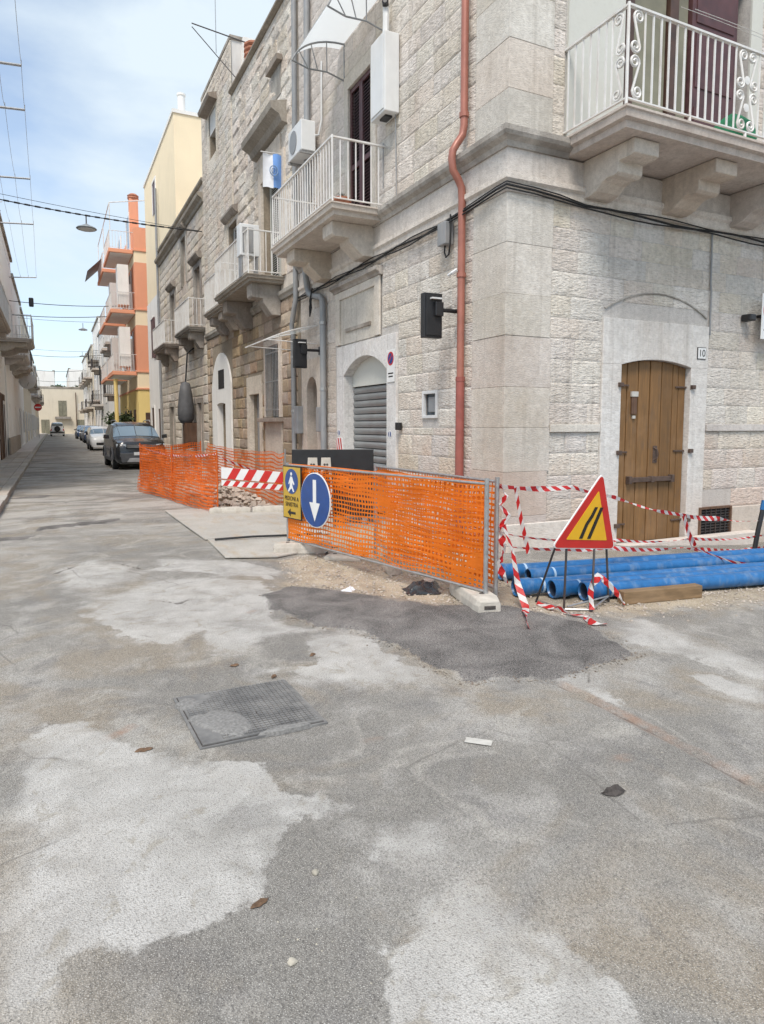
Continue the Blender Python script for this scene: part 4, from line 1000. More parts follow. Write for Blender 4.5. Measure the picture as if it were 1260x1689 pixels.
# curved polycarbonate canopy over the balcony window
cp = thing('door_canopy', FL(10.8, 7.9, 0), 'curved milky plastic canopy over the maroon louvred balcony shutters', 'canopy')
def canopy(t, s):
    y = 9.75+2.1*t; a = s*R(78)
    return FL(y, 8.42-0.62*(1-math.cos(a)), 0.02+1.0*math.sin(a))
MB().sheet(canopy, 8, 10).build('canopy_sheet', M['polycarb'], cp, smooth=60, recalc=False)
for t in (0.10, 0.9):
    arc = [canopy(t, s/8)-Vector((0, 0, 0.015)) for s in range(9)]
    w_ = MB().tube(arc, 0.016, 6)
    y = 9.75+2.1*t
    low = [FL(y, 7.78, 0.02), FL(y, 7.86, 0.35), FL(y, 7.84, 0.70), arc[-1]]
    w_.tube(low, 0.014, 6); w_.tube([FL(y, 7.7, 0.01), FL(y, 8.45, 0.01)], 0.018, 6)
    for s in (2, 4, 6): w_.tube([arc[s], low[1] if s == 2 else (low[1]+low[2])/2 if s == 4 else low[2]], 0.01, 5)
    w_.build('bracket', M['grey_pvc'], cp, smooth=50)
# white wall cabinet, AC unit, cameras
bc = thing('wall_cabinet', FL(9.7, 6.35, 0), 'tall white boiler cabinet hung beside the balcony window', 'cabinet')
MB().box(FL, 9.48, 9.98, 6.36, 7.52, 0.02, 0.27).build('case', M['white_metal'], bc, bevel=0.012)
MB().box(FL, 9.51, 9.95, 6.40, 7.48, 0.27, 0.285).build('cover', M['white_metal'], bc, bevel=0.006)
MB().box(FL, 9.6, 9.8, 6.33, 6.359, 0.08, 0.2).build('flue', M['black'], bc)
MB().tube([FL(9.72, 7.52, 0.14), FL(9.72, 7.85, 0.13), FL(9.73, 8.02, 0.13)], 0.05, 8).build('flue_pipe', M['white_metal'], bc)
MB().lathe([(0.03, 0), (0.05, 0.01), (0.05, 0.10), (0.03, 0.11)], FL(9.73, 8.02, 0.13), (-0.5, -0.8, 0.1), 10).build('flue_cap', M['black'], bc)
def ac_unit(fr, u, z, label, s=1.0, group='air conditioning units'):
    a = thing('air_conditioner', fr(u, z, 0), label, 'air conditioner', group)
    MB().box(fr, u-0.40*s, u+0.40*s, z, z+0.58*s, 0.10, 0.40).build('case', M['white_metal'], a, bevel=0.015)
    MB().lathe([(0.02, 0), (0.22*s, 0.0), (0.22*s, 0.012), (0.02, 0.012)], fr(u+0.08*s, z+0.29*s, 0.40), fr.N, 18).build('fan_grille', M['grey_pvc'], a)
    MB().box(fr, u-0.38*s, u-0.34*s, z-0.05, z-0.001, 0, 0.42).box(fr, u+0.34*s, u+0.38*s, z-0.05, z-0.001, 0, 0.42).build('bracket', M['grey_metal'], a)
    return a
ac_unit(FL, 13.30, 6.98, 'white air conditioner on the wall left of the milky canopy')
one(MB().tube([FL(12.95, 7.3, 0.1), FL(12.75, 7.25, 0.09), FL(12.7, 7.5, 0.05), FL(12.7, 8.6, 0.04)], 0.02, 6), 'refrigerant_hose', M['white_metal'], 'white refrigerant hose rising from the air conditioner', 'hose', smooth=60)
# transparent door canopy over the narrow door
gc = thing('glass_canopy', FL(13.6, 3.5, 0), 'flat transparent canopy on white frame above narrow arched door', 'canopy')
cs = lambda t, s: FL(13.1+1.35*t, 3.62-0.36*s+0.05*math.sin(math.pi*s), 0.02+1.15*s)
MB().sheet(cs, 2, 6).build('canopy_sheet', M['canopy_glass'], gc, recalc=False)
for t in (0.0, 1.0): MB().tube([cs(t, s/6) for s in range(7)], 0.014, 5).tube([cs(t, 0.95), FL(13.1+1.35*t, 3.25, 0.0)], 0.01, 5).build('arm', M['white_iron'], gc)
MB().tube([cs(0, 1), cs(1, 1)], 0.016, 5).build('front_rail', M['white_iron'], gc)
# plant pot on the balcony
pp = thing('plant_pot', FL(10.55, 5.06, 0.62), 'terracotta pot with a low cactus on the street balcony', 'plant pot')
MB().lathe([(0.10, 0), (0.14, 0.16), (0.165, 0.16), (0.165, 0.21), (0.14, 0.21), (0.12, 0.19)], FL(10.42, 5.065, 0.60), (0, 0, 1), 16).build('pot', M['terracotta'], pp, smooth=40)
mb = MB()
for i in range(60):
    a = rng.uniform(0, 6.28); b = rng.uniform(0.2, 1.4); c = FL(10.42, 5.26, 0.60); d = Vector((math.cos(a)*math.cos(b), math.sin(a)*math.cos(b), math.sin(b)))
    t_ = d.orthogonal().normalized()*0.012
    mb.add([c+d*0.03-t_, c+d*0.03+t_, c+d*0.13], [(0, 1, 2)])
mb.build('cactus', M['foliage'], pp, recalc=False)
# house number, small plates and stickers
hn = thing('house_number', FR(8.35, 2.6, 0.03), 'small white plaque with the number 10 right of the plank door', 'plaque')
MB().box(FR, 8.30, 8.48, 2.53, 2.70, 0.033, 0.043).build('plate', M['sheet_black'], hn, bevel=0.004)
MB().box(FR, 8.31, 8.47, 2.54, 2.69, 0.043, 0.046).build('plate_face', M['sheet_white'], hn)
text('10', 0.14, FR(8.39, 2.612, 0.048), (1, 0, 0), (0, 0, 1), M['sheet_black'], hn)
def no_parking(fr, u, z0, z1, w_, label, d=0.045, post=False):
    s = thing('no_parking_sign', fr(u, z0, d), label, 'sign', 'no parking signs')
    MB().box(fr, u-w_/2, u+w_/2, z0, z1, d, d+0.008).build('plate', M['sheet_white'], s, bevel=0.003)
    r_ = w_*0.42; c = fr(u, z1-w_*0.55, d+0.009); n = fr.N
    MB().lathe([(r_, 0), (r_, 0.002)], c, n, 22).build('red_ring', M['sheet_red'], s)
    MB().lathe([(r_*0.76, 0), (r_*0.76, 0.002)], c+n*0.0025, n, 22).build('blue_disc', M['sheet_blue'], s)
    e = (fr.U+Vector((0, 0, -1))).normalized(); q = e.cross(n)
    MB().hexa([c+n*.005-e*r_*.78-q*r_*.1, c+n*.005+e*r_*.78-q*r_*.1, c+n*.005+e*r_*.78+q*r_*.1, c+n*.005-e*r_*.78+q*r_*.1] + [c+n*.007-e*r_*.78-q*r_*.1, c+n*.007+e*r_*.78-q*r_*.1, c+n*.007+e*r_*.78+q*r_*.1, c+n*.007-e*r_*.78+q*r_*.1]).build('red_slash', M['sheet_red'], s)
    zz = z0+(z1-w_-z0)*0.5
    MB().box(fr, u-w_*0.36, u+w_*0.36, zz, zz+0.022, d+0.008, d+0.0095).box(fr, u-w_*0.3, u+w_*0.3, zz-0.05, zz-0.028, d+0.008, d+0.0095).build('lettering', M['sheet_black'], s)
    return s
no_parking(FL, 9.70, 2.28, 2.80, 0.26, 'white no parking plate on the right jamb of the garage')
sgn = no_parking(FR, 9.64, 2.86, 3.52, 0.42, 'no parking sign on a bracket at the right edge of the side wall', 0.20)
MB().box(FR, 9.6, 9.9, 3.2, 3.24, 0.0, 0.2).build('bracket', M['black'], sgn)
one(MB().box(FR, 9.22, 9.36, 3.12, 3.22, 0.02, 0.18), 'wall_camera', M['black'], 'small black camera box on the wall left of the no parking sign', 'camera', bevel=0.02)
one(MB().box(FL, 9.36, 9.46, 1.51, 1.63, 0.02, 0.10), 'doorbell_box', M['black'], 'small black box on the wall right of the garage', 'box', bevel=0.012)
for i, (u, lab) in enumerate(((9.75, 'round blue and white sticker on the right garage jamb'), (12.12, 'round blue and white sticker on the left garage jamb'))):
    s = thing('sticker', FL(u, 1.43, 0.041), lab, 'sticker', 'round stickers on the garage jambs')
    c = FL(u-(0 if i == 0 else 0.2), 1.44, 0.042)
    MB().lathe([(0.065, 0), (0.065, 0.002)], c, FL.N, 18).build('disc', M['sheet_white'], s)
    MB().lathe([(0.05, 0), (0.05, 0.002)], c+FL.N*0.0025, FL.N, 18).build('dark_centre', M['sheet_blue'], s)
    MB().box(FL, c.y-0.012, c.y+0.012, 1.39, 1.49, 0.0470, 0.0485).build('white_bar', M['sheet_white'], s)
sp = thing('striped_plate', FL(11.9, 1.12, 0.05), 'small red and white striped plate on the left garage jamb', 'sign')
MB().box(FL, 11.72, 12.02, 1.08, 1.34, 0.041, 0.052).build('plate', M['sheet_white'], sp)
for k in range(3):
    a = 11.72+k*0.11
    MB().prism([FL(min(12.02, max(11.72, u)), zz, 0.0525) for u, zz in ((a, 1.08), (a+0.05, 1.08), (a+0.13, 1.34), (a+0.08, 1.34))], [FL(min(12.02, max(11.72, u)), zz, 0.054) for u, zz in ((a, 1.08), (a+0.05, 1.08), (a+0.13, 1.34), (a+0.08, 1.34))]).build('red_stripe', M['sheet_red'], sp)
# ------------------------------------------------------------------ the brown stone house next door
rB = random.Random(9)
B0, B1, BT = 14.19, 24.05, 10.98
B = thing('stone_house', (XC, B0, 0), 'weathered brown and grey stone house with iron balconies next to the white corner house', 'house')
hB = [(15.74, 16.82, 1.78, 3.55), (17.43, 18.46, -0.5, 2.42), (21.3, 22.5, -0.5, 2.3), (15.3, 16.9, 5.08, 7.6), (21.9, 22.9, 10.2, 11.6), (19.6, 20.6, 5.08, 7.5)]
w = MB(); wall_holes(w, FL, B0, B1, -0.4, BT, -0.4, 0, hB)
w.abox(XC+0.402, 14, B0+0.01, B1, -0.4, BT-0.4)
wallB = w.build('wall', M['mortar_b'], B)
st = courses(FL, B0+0.2, B1, 0.0, 4.5, [(15.5, 17.0, -1, 3.75), (17.2, 18.7, -1, 3.0), (20.4, 23.2, -1, 4.0)], 0.30, 0.40, 0.75, 0.030, 0.016, M['stone_b'], 1.1, 'stone', rB)
lay_stones(st, wallB, 230, 'remaining_stones', rB)
mu = MB(); wall_holes(mu, FL, B0+0.002, B1, 4.75, BT, 0.0, 0.02, hB)
upB = mu.build('upper_wall', M['mortar_bu'], B)
st = courses(FL, B0+0.02, 19.85, 5.0, BT-0.05, [(15.05, 17.15, 5, 8.0), (19.4, 20.8, 5, 7.7)], 0.32, 0.5, 0.9, 0.042, 0.014, M['stone_bu'], 1.1, 'stone', rB)
lay_stones(st, upB, 190, 'remaining_stones', rB)
# taller end part with pale rendered parapet
MB().abox(XC+0.001, 14, 19.9, B1-0.002, BT, 12.55).build('attic_wall', M['pl_grey'], B)
mb = MB(); wall_holes(mb, FL, 19.86, B1-0.003, 4.76, 12.5, 0.021, 0.045, [(21.9, 22.9, 10.2, 11.6), (19.3, 20.62, 5.0, 7.6)]); mb.build('rendered_wall', M['stone_bu'], B)
rwB = [o for o in B.children if o.name.startswith('rendered_wall')][0]
FB3 = Frame((XC-0.045, 0, 0), (0, 1, 0), (-1, 0, 0))
lay_stones(courses(FB3, 19.9, B1-0.05, 5.1, 12.45, [(21.6, 23.2, 9.9, 11.9), (19.3, 21.0, 4.9, 7.9)], 0.24, 0.24, 0.55, 0.016, 0.006, M['stone_bu'], 1.3, 'stone', rB), rwB, 120, 'remaining_stones', rB)
MB().abox(XC-0.05, 14, 19.86, B1, 12.551, 12.66).build('attic_coping', M['cornice'], B)
MB().abox(XC+0.3, 14, 19.70, 19.899, BT+0.06, 12.6).build('attic_side', M['pl_white'], B)
moulding(MB(), FL, B0, 19.84, [(-0.4, BT), (0.05, BT), (0.13, BT+0.05), (0.13, BT+0.10), (-0.4, BT+0.14)]).build('roof_edge', M['balc_dirty'], B)
moulding(MB(), FL, B0, B1, [(0, 4.52), (0.05, 4.52), (0.07, 4.58), (0.11, 4.62), (0.11, 4.70), (0, 4.73)]).build('string_course', M['cornice'], B)
# attic window with hood
aw = part('attic_window', B, FL(22.4, 10.2, 0))
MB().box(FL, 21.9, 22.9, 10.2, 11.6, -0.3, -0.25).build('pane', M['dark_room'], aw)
moulding(MB(), FL, 21.6, 23.2, [(0.02, 11.62), (0.30, 11.66), (0.34, 11.76), (0.02, 11.86)]).build('hood', M['balc_dirty'], aw)
# first-floor balcony door with heavy hood
bw = part('balcony_window', B, FL(16.1, 5, 0))
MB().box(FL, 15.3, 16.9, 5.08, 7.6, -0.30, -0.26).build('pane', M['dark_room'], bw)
louvre_leaf(FL, 15.32, 16.08, 5.1, 7.58, -0.2, M['pl_pale'], bw); louvre_leaf(FL, 16.12, 16.88, 5.1, 7.58, -0.2, M['pl_pale'], bw)
mb = MB()
for a, b, c, d in ((15.05, 15.30, 5.05, 7.85), (16.9, 17.15, 5.05, 7.85), (15.3, 16.9, 7.6, 8.25)): mb.box(FL, a, b, c, d, 0.0, 0.07)
mb.build('window_surround', M['stone_c'], bw)
moulding(MB(), FL, 14.85, 17.4, [(0.02, 8.30), (0.16, 8.33), (0.22, 8.46), (0.40, 8.56), (0.42, 8.70), (0.02, 8.80)]).build('hood', M['balc_dirty'], bw)
# upper little window openings near the top
for a in (15.15,):
    MB().box(FL, a, a+0.9, 9.78, 9.90, 0.03, 0.16).build('window_hood', M['balc_dirty'], B)
    MB().box(FL, a+0.1, a+0.8, 9.1, 9.76, 0.03, 0.05).build('blocked_window', M['cornice'], B)
w2 = part('second_window', B, FL(20.1, 5.1, 0))
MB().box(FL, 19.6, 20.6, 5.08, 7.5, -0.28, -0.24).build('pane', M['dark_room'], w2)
louvre_leaf(FL, 19.62, 20.09, 5.1, 7.48, -0.18, M['white_metal'], w2); louvre_leaf(FL, 20.11, 20.58, 5.1, 7.48, -0.18, M['white_metal'], w2)
moulding(MB(), FL, 19.35, 20.85, [(0.02, 7.62), (0.10, 7.64), (0.20, 7.74), (0.20, 7.80), (0.02, 7.86)]).build('window_hood', M['cornice'], w2)
# ground-floor barred window
gw = part('barred_window', B, FL(16.3, 1.8, 0))
MB().box(FL, 15.74, 16.82, 1.78, 3.55, -0.2, -0.16).build('pane', M['glass'], gw)
mb = MB()
for a, b, c, d in ((15.54, 15.74, 1.78, 3.70), (16.82, 16.98, 1.78, 3.70), (15.74, 16.82, 3.55, 3.70)): mb.box(FL, a, b, c, d, -0.1, 0.04)
mb.build('window_surround', M['stone_c'], gw)
mb = MB()
for i in range(9): mb.tube([FL(15.80+i*0.12, 1.80, 0.05), FL(15.80+i*0.12, 3.53, 0.05)], 0.011, 5)
for zz in (1.95, 2.65, 3.35): mb.box(FL, 15.74, 16.82, zz, zz+0.03, 0.04, 0.055)
mb.build('window_bars', M['grey_metal'], gw)
MB().box(FL, 15.45, 17.05, 1.66, 1.76, 0, 0.22).build('sill', M['balc_dirty'], gw, bevel=0.01)
MB().box(FL, 15.55, 16.95, 0.0, 1.66, 0.002, 0.03).build('apron', M['stone_c'], gw)
# ground-floor door
gd = part('grey_door', B, FL(17.9, 0, 0))
MB().box(FL, 17.43, 18.46, -0.1, 2.42, -0.25, -0.19).build('door_leaf', M['grey_pvc'], gd)
MB().box(FL, 17.52, 17.88, 0.2, 2.2, -0.19, -0.175).box(FL, 17.98, 18.36, 0.2, 2.2, -0.19, -0.175).build('door_panel', M['grey_pvc'], gd, bevel=0.006)
mb = MB()
for a, b, c, d in ((17.2, 17.43, -0.1, 2.9), (18.46, 18.7, -0.1, 2.9), (17.43, 18.46, 2.42, 2.9)): mb.box(FL, a, b, c, d, -0.1, 0.045)
mb.build('door_surround', M['stone_c'], gd)
# whitewashed arched portal, bricked in above a small square window
po_ = part('arched_portal', B, FL(21.9, 0, 0))
mb = surround(MB(), FL, 21.3, 22.5, 2.25, 0.05, 0.75, 2.9, -0.15, 0.05, -0.1)
mb.build('portal_wall', M['pl_white'], po_)
ar = arch_pts(20.55, 23.2, 2.9, 1.0, 12)
MB().prism([FL(u, zz, -0.1) for u, zz in ar], [FL(u, zz, 0.05) for u, zz in ar]).build('portal_arch', M['pl_white'], po_)
MB().box(FL, 21.4, 22.2, 2.75, 3.35, 0.051, 0.06).build('small_window', M['dark_room'], po_)
MB().box(FL, 21.3, 22.5, -0.1, 2.3, -0.3, -0.25).build('door_leaf', M['old_wood'], po_)
# balcony of the stone house
def balcony(parent, fr, u0, u1, z, out, mat, step=0.13, individual=False, ncorb=2, drop=0.5, rail=0.98, cw=0.42):
    b = part('balcony', parent, fr((u0+u1)/2, z, 0))
    slab(fr, u0, u1, z, out, 0.15, mat, b)
    for k in range(ncorb):
        uc = u0+0.5+(u1-u0-1.0)*(k/(ncorb-1) if ncorb > 1 else 0.5)
        corbel(fr, uc, cw, z-0.152, out*0.8, drop, mat, b, 'b')
    railing(fr, u0+0.05, u1-0.05, z, out-0.05, rail, M['white_iron'], b, step=step, individual=individual, r_=0.009)
    return b
FB = Frame((XC-0.03, 0, 0), (0, 1, 0), (-1, 0, 0))
balcony(B, FB, 15.2, 18.7, 5.02, 0.88, M['balc_dirty'], individual=True, drop=0.7)
balcony(B, FB, 19.2, 21.4, 4.98, 0.62, M['balc_dirty'], drop=0.5)
ab = thing('air_conditioner', (4.24, 15.75, 5.05), 'pale grey air conditioner standing on the brown stone house balcony', 'air conditioner', 'air conditioning units')
MB().abox(4.02, 4.48, 15.62, 15.92, 5.50, 6.22).build('case', M['white_metal'], ab, bevel=0.015); MB().abox(4.08, 4.34, 15.605, 15.619, 5.58, 6.14).build('grille', M['grey_pvc'], ab)
for x_ in (4.05, 4.41): MB().abox(x_, x_+0.04, 15.64, 15.9, 5.03, 5.499).build('stand_leg', M['grey_metal'], ab)
# flag
fg = thing('flag', (XC-0.25, 15.2, 6.95), 'white and light blue flag with a round emblem hung from a house front', 'flag')
def fl(t0, t1):
    return lambda t, s: Vector((XC-0.50+0.50*(t0+(t1-t0)*t), 15.2+0.035*math.sin(7*(t0+(t1-t0)*t)+1.5*s), 7.70-0.74*s+0.015*math.sin(5*t)))
MB().sheet(fl(0, 0.46), 6, 8).build('white_half', M['flag_white'], fg, smooth=60, recalc=False)
MB().sheet(fl(0.46, 1), 6, 8).build('blue_half', M['flag_blue'], fg, smooth=60, recalc=False)
c_ = Vector((XC-0.27, 15.13, 7.32))
MB().tube([c_+Vector((0.09*math.cos(a*R(20)), 0, 0.11*math.sin(a*R(20)))) for a in range(18)], 0.012, 5, closed=True).build('emblem_ring', M['flag_mark'], fg)
MB().tube([c_+Vector((0.05*math.cos(a*R(45)), 0, 0.06*math.sin(a*R(45)))) for a in range(8)], 0.010, 4, closed=True).build('emblem_centre', M['flag_mark'], fg)
MB().tube([(XC, 15.2, 7.74), (XC-0.55, 15.2, 7.72)], 0.012, 6).build('pole', M['white_iron'], fg)
# things on the roof edge: antenna arm, red chimney cowl
an = thing('roof_antenna', (XC+0.2, 18.5, BT), 'thin crossed antenna poles leaning over the roof edge', 'antenna')
MB().tube([(XC+0.1, 19.3, 11.1), (XC-0.95, 20.6, 13.0)], 0.014, 5).tube([(XC+0.25, 18.9, 12.0), (XC-0.95, 20.6, 13.1)], 0.018, 5).tube([(XC+0.15, 18.9, 11.0), (XC+0.25, 18.9, 12.0)], 0.014, 5).build('pole', M['dark_metal'], an)
MB().tube([(XC-0.2, 20.9, 12.6), (XC-0.2, 20.9, 15.2)], 0.012, 5).build('mast', M['grey_metal'], an)
ch = thing('chimney_cowl', (XC+0.4, 18.7, BT), 'red terracotta chimney cowl on the roof of the stone house', 'chimney')
MB().abox(XC+0.1, XC+0.7, 18.6, 19.2, BT+0.1, 11.5).build('stack', M['pl_white'], ch)
for k in range(4): MB().lathe([(0.26, 0), (0.30, 0.04), (0.30, 0.09), (0.24, 0.11)], (XC+0.4, 18.9, 11.5+k*0.13), (0, 0, 1), 10).build('cowl_ring', M['terracotta'], ch)

# ------------------------------------------------------------------ the low tan house with stone window surrounds
C0, C1, CT = 24.07, 35.0, 9.95
Cc = thing('tan_stone_house', (XC, C0, 0), 'tan stone house with a moulded roof cornice below the yellow tower', 'house')
hC = [(27.6, 28.6, 7.2, 9.0), (24.9, 25.9, 5.1, 7.3), (30.5, 31.5, 5.1, 7.3), (25.1, 25.9, -0.3, 2.4), (28.2, 29.2, -0.3, 2.5), (31.4, 32.5, -0.3, 2.4)]
w = MB(); wall_holes(w, FL, C0, C1, -0.4, CT, -0.4, 0, hC); w.abox(XC+0.402, 12, C0+0.01, C1-0.01, -0.4, CT)
wallC = w.build('wall', M['stone_c'], Cc)
rC = random.Random(5)
st = courses(FL, C0+0.05, C1-0.05, 0, CT-0.7, [(h[0]-.2, h[1]+.2, h[2]-.2, h[3]+.2) for h in hC], 0.34, 0.6, 1.1, 0.028, 0.016, M['stone_c'], 1.0, 'stone', rC)
lay_stones(st, wallC, 200, 'remaining_stones', rC)
moulding(MB(), FL, C0, C1, [(0.0, CT-0.68), (0.06, CT-0.66), (0.10, CT-0.56), (0.22, CT-0.48), (0.24, CT-0.38), (0, CT-0.34)]).build('cornice', M['balc_dirty'], Cc)
moulding(MB(), FL, C0, C1, [(-0.3, CT+0.001), (0.06, CT+0.001), (0.10, CT+0.05), (0.10, CT+0.12), (-0.3, CT+0.14)]).build('roof_edge', M['balc_dirty'], Cc)
for i, h in enumerate(hC):
    wn_ = part('window' if h[2] > 1 else 'door', Cc, FL((h[0]+h[1])/2, max(0, h[2]), 0))
    MB().box(FL, h[0], h[1], h[2], h[3], -0.28, -0.22).build('leaf', M['brown_dark'] if i % 2 else M['dark_room'], wn_)
    mb = MB()
    for a, b, c, d in ((h[0]-.18, h[0], h[2], h[3]+.18), (h[1], h[1]+.18, h[2], h[3]+.18), (h[0], h[1], h[3], h[3]+.18)): mb.box(FL, a, b, c, d, -0.05, 0.055)
    mb.build('surround', M['cornice'], wn_)
    if h[2] > 1: moulding(MB(), FL, h[0]-.3, h[1]+.3, [(0.02, h[3]+.19), (0.14, h[3]+.22), (0.24, h[3]+.34), (0.24, h[3]+.40), (0.02, h[3]+.46)]).build('hood', M['balc_dirty'], wn_)
balcony(Cc, FB, 23.3+0.9, 27.2, 5.02, 0.60, M['balc_dirty'], drop=0.55, step=0.14)
balcony(Cc, FB, 29.7, 33.4, 5.02, 0.62, M['balc_dirty'], drop=0.55, step=0.14)
tk = thing('hanging_bundle', FL(26.0, 1.9, 0.4), 'dark grey covered boat-shaped bundle hanging on the tan stone wall', 'bundle')
MB().lathe([(0.02, -0.05), (0.20, 0.0), (0.30, 0.15), (0.31, 0.5), (0.25, 1.1), (0.17, 1.5), (0.05, 1.56)], FL(26.3, 1.65, 0.40), (0, 0, 1), 12).build('cover', M['car_plastic'], tk, smooth=60)
MB().tube([FL(26.3, 3.1, 0.4), FL(26.3, 4.3, 0.3), FL(26.3, 4.5, 0.05)], 0.03, 6).build('strap', M['black'], tk)
MB().box(FL, 26.05, 26.5, 0.7, 1.66, 0.03, 0.5).build('support', M['old_wood'], tk)
# ------------------------------------------------------------------ the yellow house rising behind it
D = thing('yellow_house', (XC, 35, 0), 'tall plain pale yellow rendered house with a grey lower storey', 'house')
MB().abox(XC+0.03, 13, 35.002, 40.0, 8.2, 14.6).abox(XC+0.03, 13, 30.0, 35.001, CT+0.16, 14.6).build('yellow_wall', M['pl_yellow'], D)
MB().abox(XC+0.0, 13, 35.002, 40.0, -0.3, 8.19).build('lower_wall', M['pl_white'], D)
MB().abox(XC-0.02, 13.02, 29.95, 40.05, 14.601, 14.75).build('parapet_coping', M['pl_white'], D)
FD = Frame((XC+0.03, 0, 0), (0, 1, 0), (-1, 0, 0))
for (a, b, c, d) in ((35.6, 36.6, 12.2, 13.7), (37.6, 38.5, 5.2, 7.2), (35.7, 36.4, 0.0, 2.4), (38.0, 39.0, 0.0, 2.5)):
    wn_ = part('window' if c > 1 else 'door', D, FD((a+b)/2, c, 0)); o_ = 0.0 if c > 8 else 0.03
    MB().box(FD, a, b, c, d, o_, o_+0.02).build('leaf', M['maroon'] if c > 1 else M['brown_dark'], wn_)
    MB().box(FD, a-.12, a, c, d+.12, o_, o_+0.05).box(FD, b, b+.12, c, d+.12, o_, o_+0.05).box(FD, a, b, d, d+.12, o_, o_+0.05).build('surround', M['pl_white'], wn_)
MB().box(FD, 37.0, 37.6, 5.1, 7.2, 0.05, 0.09).build('open_shutter', M['maroon'], D)
one(MB().tube([FL(34.9, 0, 0.1), FL(34.9, 13.0, 0.1)], 0.06, 8), 'drainpipe', M['grey_pvc'], 'long grey drainpipe running up the edge of the yellow house', 'drainpipe', smooth=60)
MB().lathe([(0.16, 0), (0.16, 0.82), (0.19, 0.84), (0.19, 0.92)], (5.45, 30.6, 14.75), (0, 0, 1), 12).build('chimney', M['pl_white'], D)
# ------------------------------------------------------------------ the salmon apartment house with balconies
EX, EY, ET = 4.58, 42.0, 13.0
E_ = thing('salmon_apartment_house', (EX, EY, 0), 'salmon and yellow apartment house with stacked corner balconies', 'house')
FE = Frame((EX, 0, 0), (0, 1, 0), (-1, 0, 0)); FEf = Frame((0, EY, 0), (1, 0, 0), (0, -1, 0))
bands = [(-0.2, 3.7, 'pl_ochre'), (3.7, 4.72, 'pl_yellow'), (4.72, 7.4, 'pl_orange'), (7.4, 8.3, 'pl_yellow'), (8.3, 11.0, 'pl_orange'), (11.0, 11.7, 'pl_yellow'), (11.7, ET, 'pl_orange')]
for a, b, m in bands:
    MB().abox(EX, 14, EY, 54.0, a+(0.001 if a > 0 else 0), b).build('storey_band', M[m], E_)
for zz in (3.66, 4.66, 8.26, 11.64): MB().abox(EX-0.06, 14, EY-0.06, 54.02, zz, zz+0.09).build('string_course', M['pl_orange'], E_)
for lev, zz in enumerate((4.72, 8.3, 11.75)):
    for bi, (a, b) in enumerate(((42.3, 46.8), (48.0, 53.0))):
        bp = part('balcony', E_, FE((a+b)/2, zz, 0))
        MB().box(FE, a, b, zz-0.22, zz, 0.002, 1.35).build('slab', M['pl_orange'], bp, bevel=0.02)
        MB().box(FE, a+0.1, b-0.1, zz-0.24, zz-0.221, 0.05, 1.25).build('slab_soffit', M['pl_white'], bp)
        railing(FE, a+0.05, b-0.05, zz, 1.28, 1.0, M['white_iron'], bp, step=0.16, individual=False, r_=0.012)
        dw = part('balcony_door', E_, FE((a+b)/2, zz, 0))
        MB().box(FE, a+1.4, a+3.0, zz+0.05, zz+2.4, 0.005, 0.05).build('door_leaf', M['glass'], dw)
        MB().box(FE, a+1.25, a+1.4, zz+0.05, zz+2.5, 0.005, 0.07).box(FE, a+3.0, a+3.15, zz+0.05, zz+2.5, 0.005, 0.07).build('door_frame', M['pl_white'], dw)
        if lev < 2: MB().box(FE, a+0.15, a+1.2, zz+0.3, zz+2.6, 0.30, 0.9).build('balcony_screen', M['pl_white'] if bi == 0 else M['pl_grey'], bp)
cw = part('window', E_, FEf(5.15, 1.5, 0)); MB().box(FEf, 4.95, 5.35, 1.55, 2.3, 0.002, 0.03).build('leaf', M['brown_dark'], cw)
MB().abox(EX-0.03, 14, EY-0.04, EY-0.002, -0.2, 1.35).build('base_plinth', M['pl_white'], E_)
for u in (43.5, 46.0, 49.0): MB().box(FE, u, u+1.1, 0, 2.5, 0.002, 0.03).build('door', M['brown_dark'], E_)
MB().lathe([(0.12, 0), (0.11, 4.2), (0.14, 4.3)], (EX-1.15, 43.0, 0), (0, 0, 1), 8).build('balcony_post', M['pl_ochre'], E_)
ck = part('chimney', E_, (4.9, 43.6, ET)); MB().abox(4.55, 5.05, 43.4, 43.9, ET, 15.0).build('stack', M['pl_orange'], ck)
MB().lathe([(0.30, 0), (0.34, 0.08), (0.30, 0.14), (0.34, 0.22), (0.18, 0.34)], (4.8, 43.65, 15.0), (0, 0, 1), 10).build('cowl', M['terracotta'], ck)
mb = MB()
for a in range(9): mb.tube([(3.35, 42.4+a*1.3, 12.75), (3.35, 42.4+a*1.3, 14.3)] if a % 4 == 0 else [(3.35, 42.4+a*1.3, 12.75), (3.35, 42.4+a*1.3, 12.8)], 0.03, 5)
mb.tube([(3.35, 42.4, 14.3), (3.35, 53, 14.3)], 0.03, 5).tube([(3.35, 42.4, 14.3), (7.0, 42.4, 15.0)], 0.03, 5); mb.build('pergola_frame', M['white_iron'], E_)
MB().sheet(lambda t, s: Vector((3.3-0.9*s, 49+4*t, 12.6-0.9*s)), 2, 2).build('awning', M['brown_dark'], E_, recalc=False)
for i, zz in enumerate((5.4, 9.0)):
    hg = MB(); hg.sheet(lambda t, s: Vector((3.22+0.05*math.sin(6*t), 53.2+0.8*t, zz+0.5-1.4*s)), 4, 3)
    if i == 0: one(hg, 'hanging_laundry', M['black'], 'black cloth hung over a low balcony rail of the salmon house', 'laundry', recalc=False)
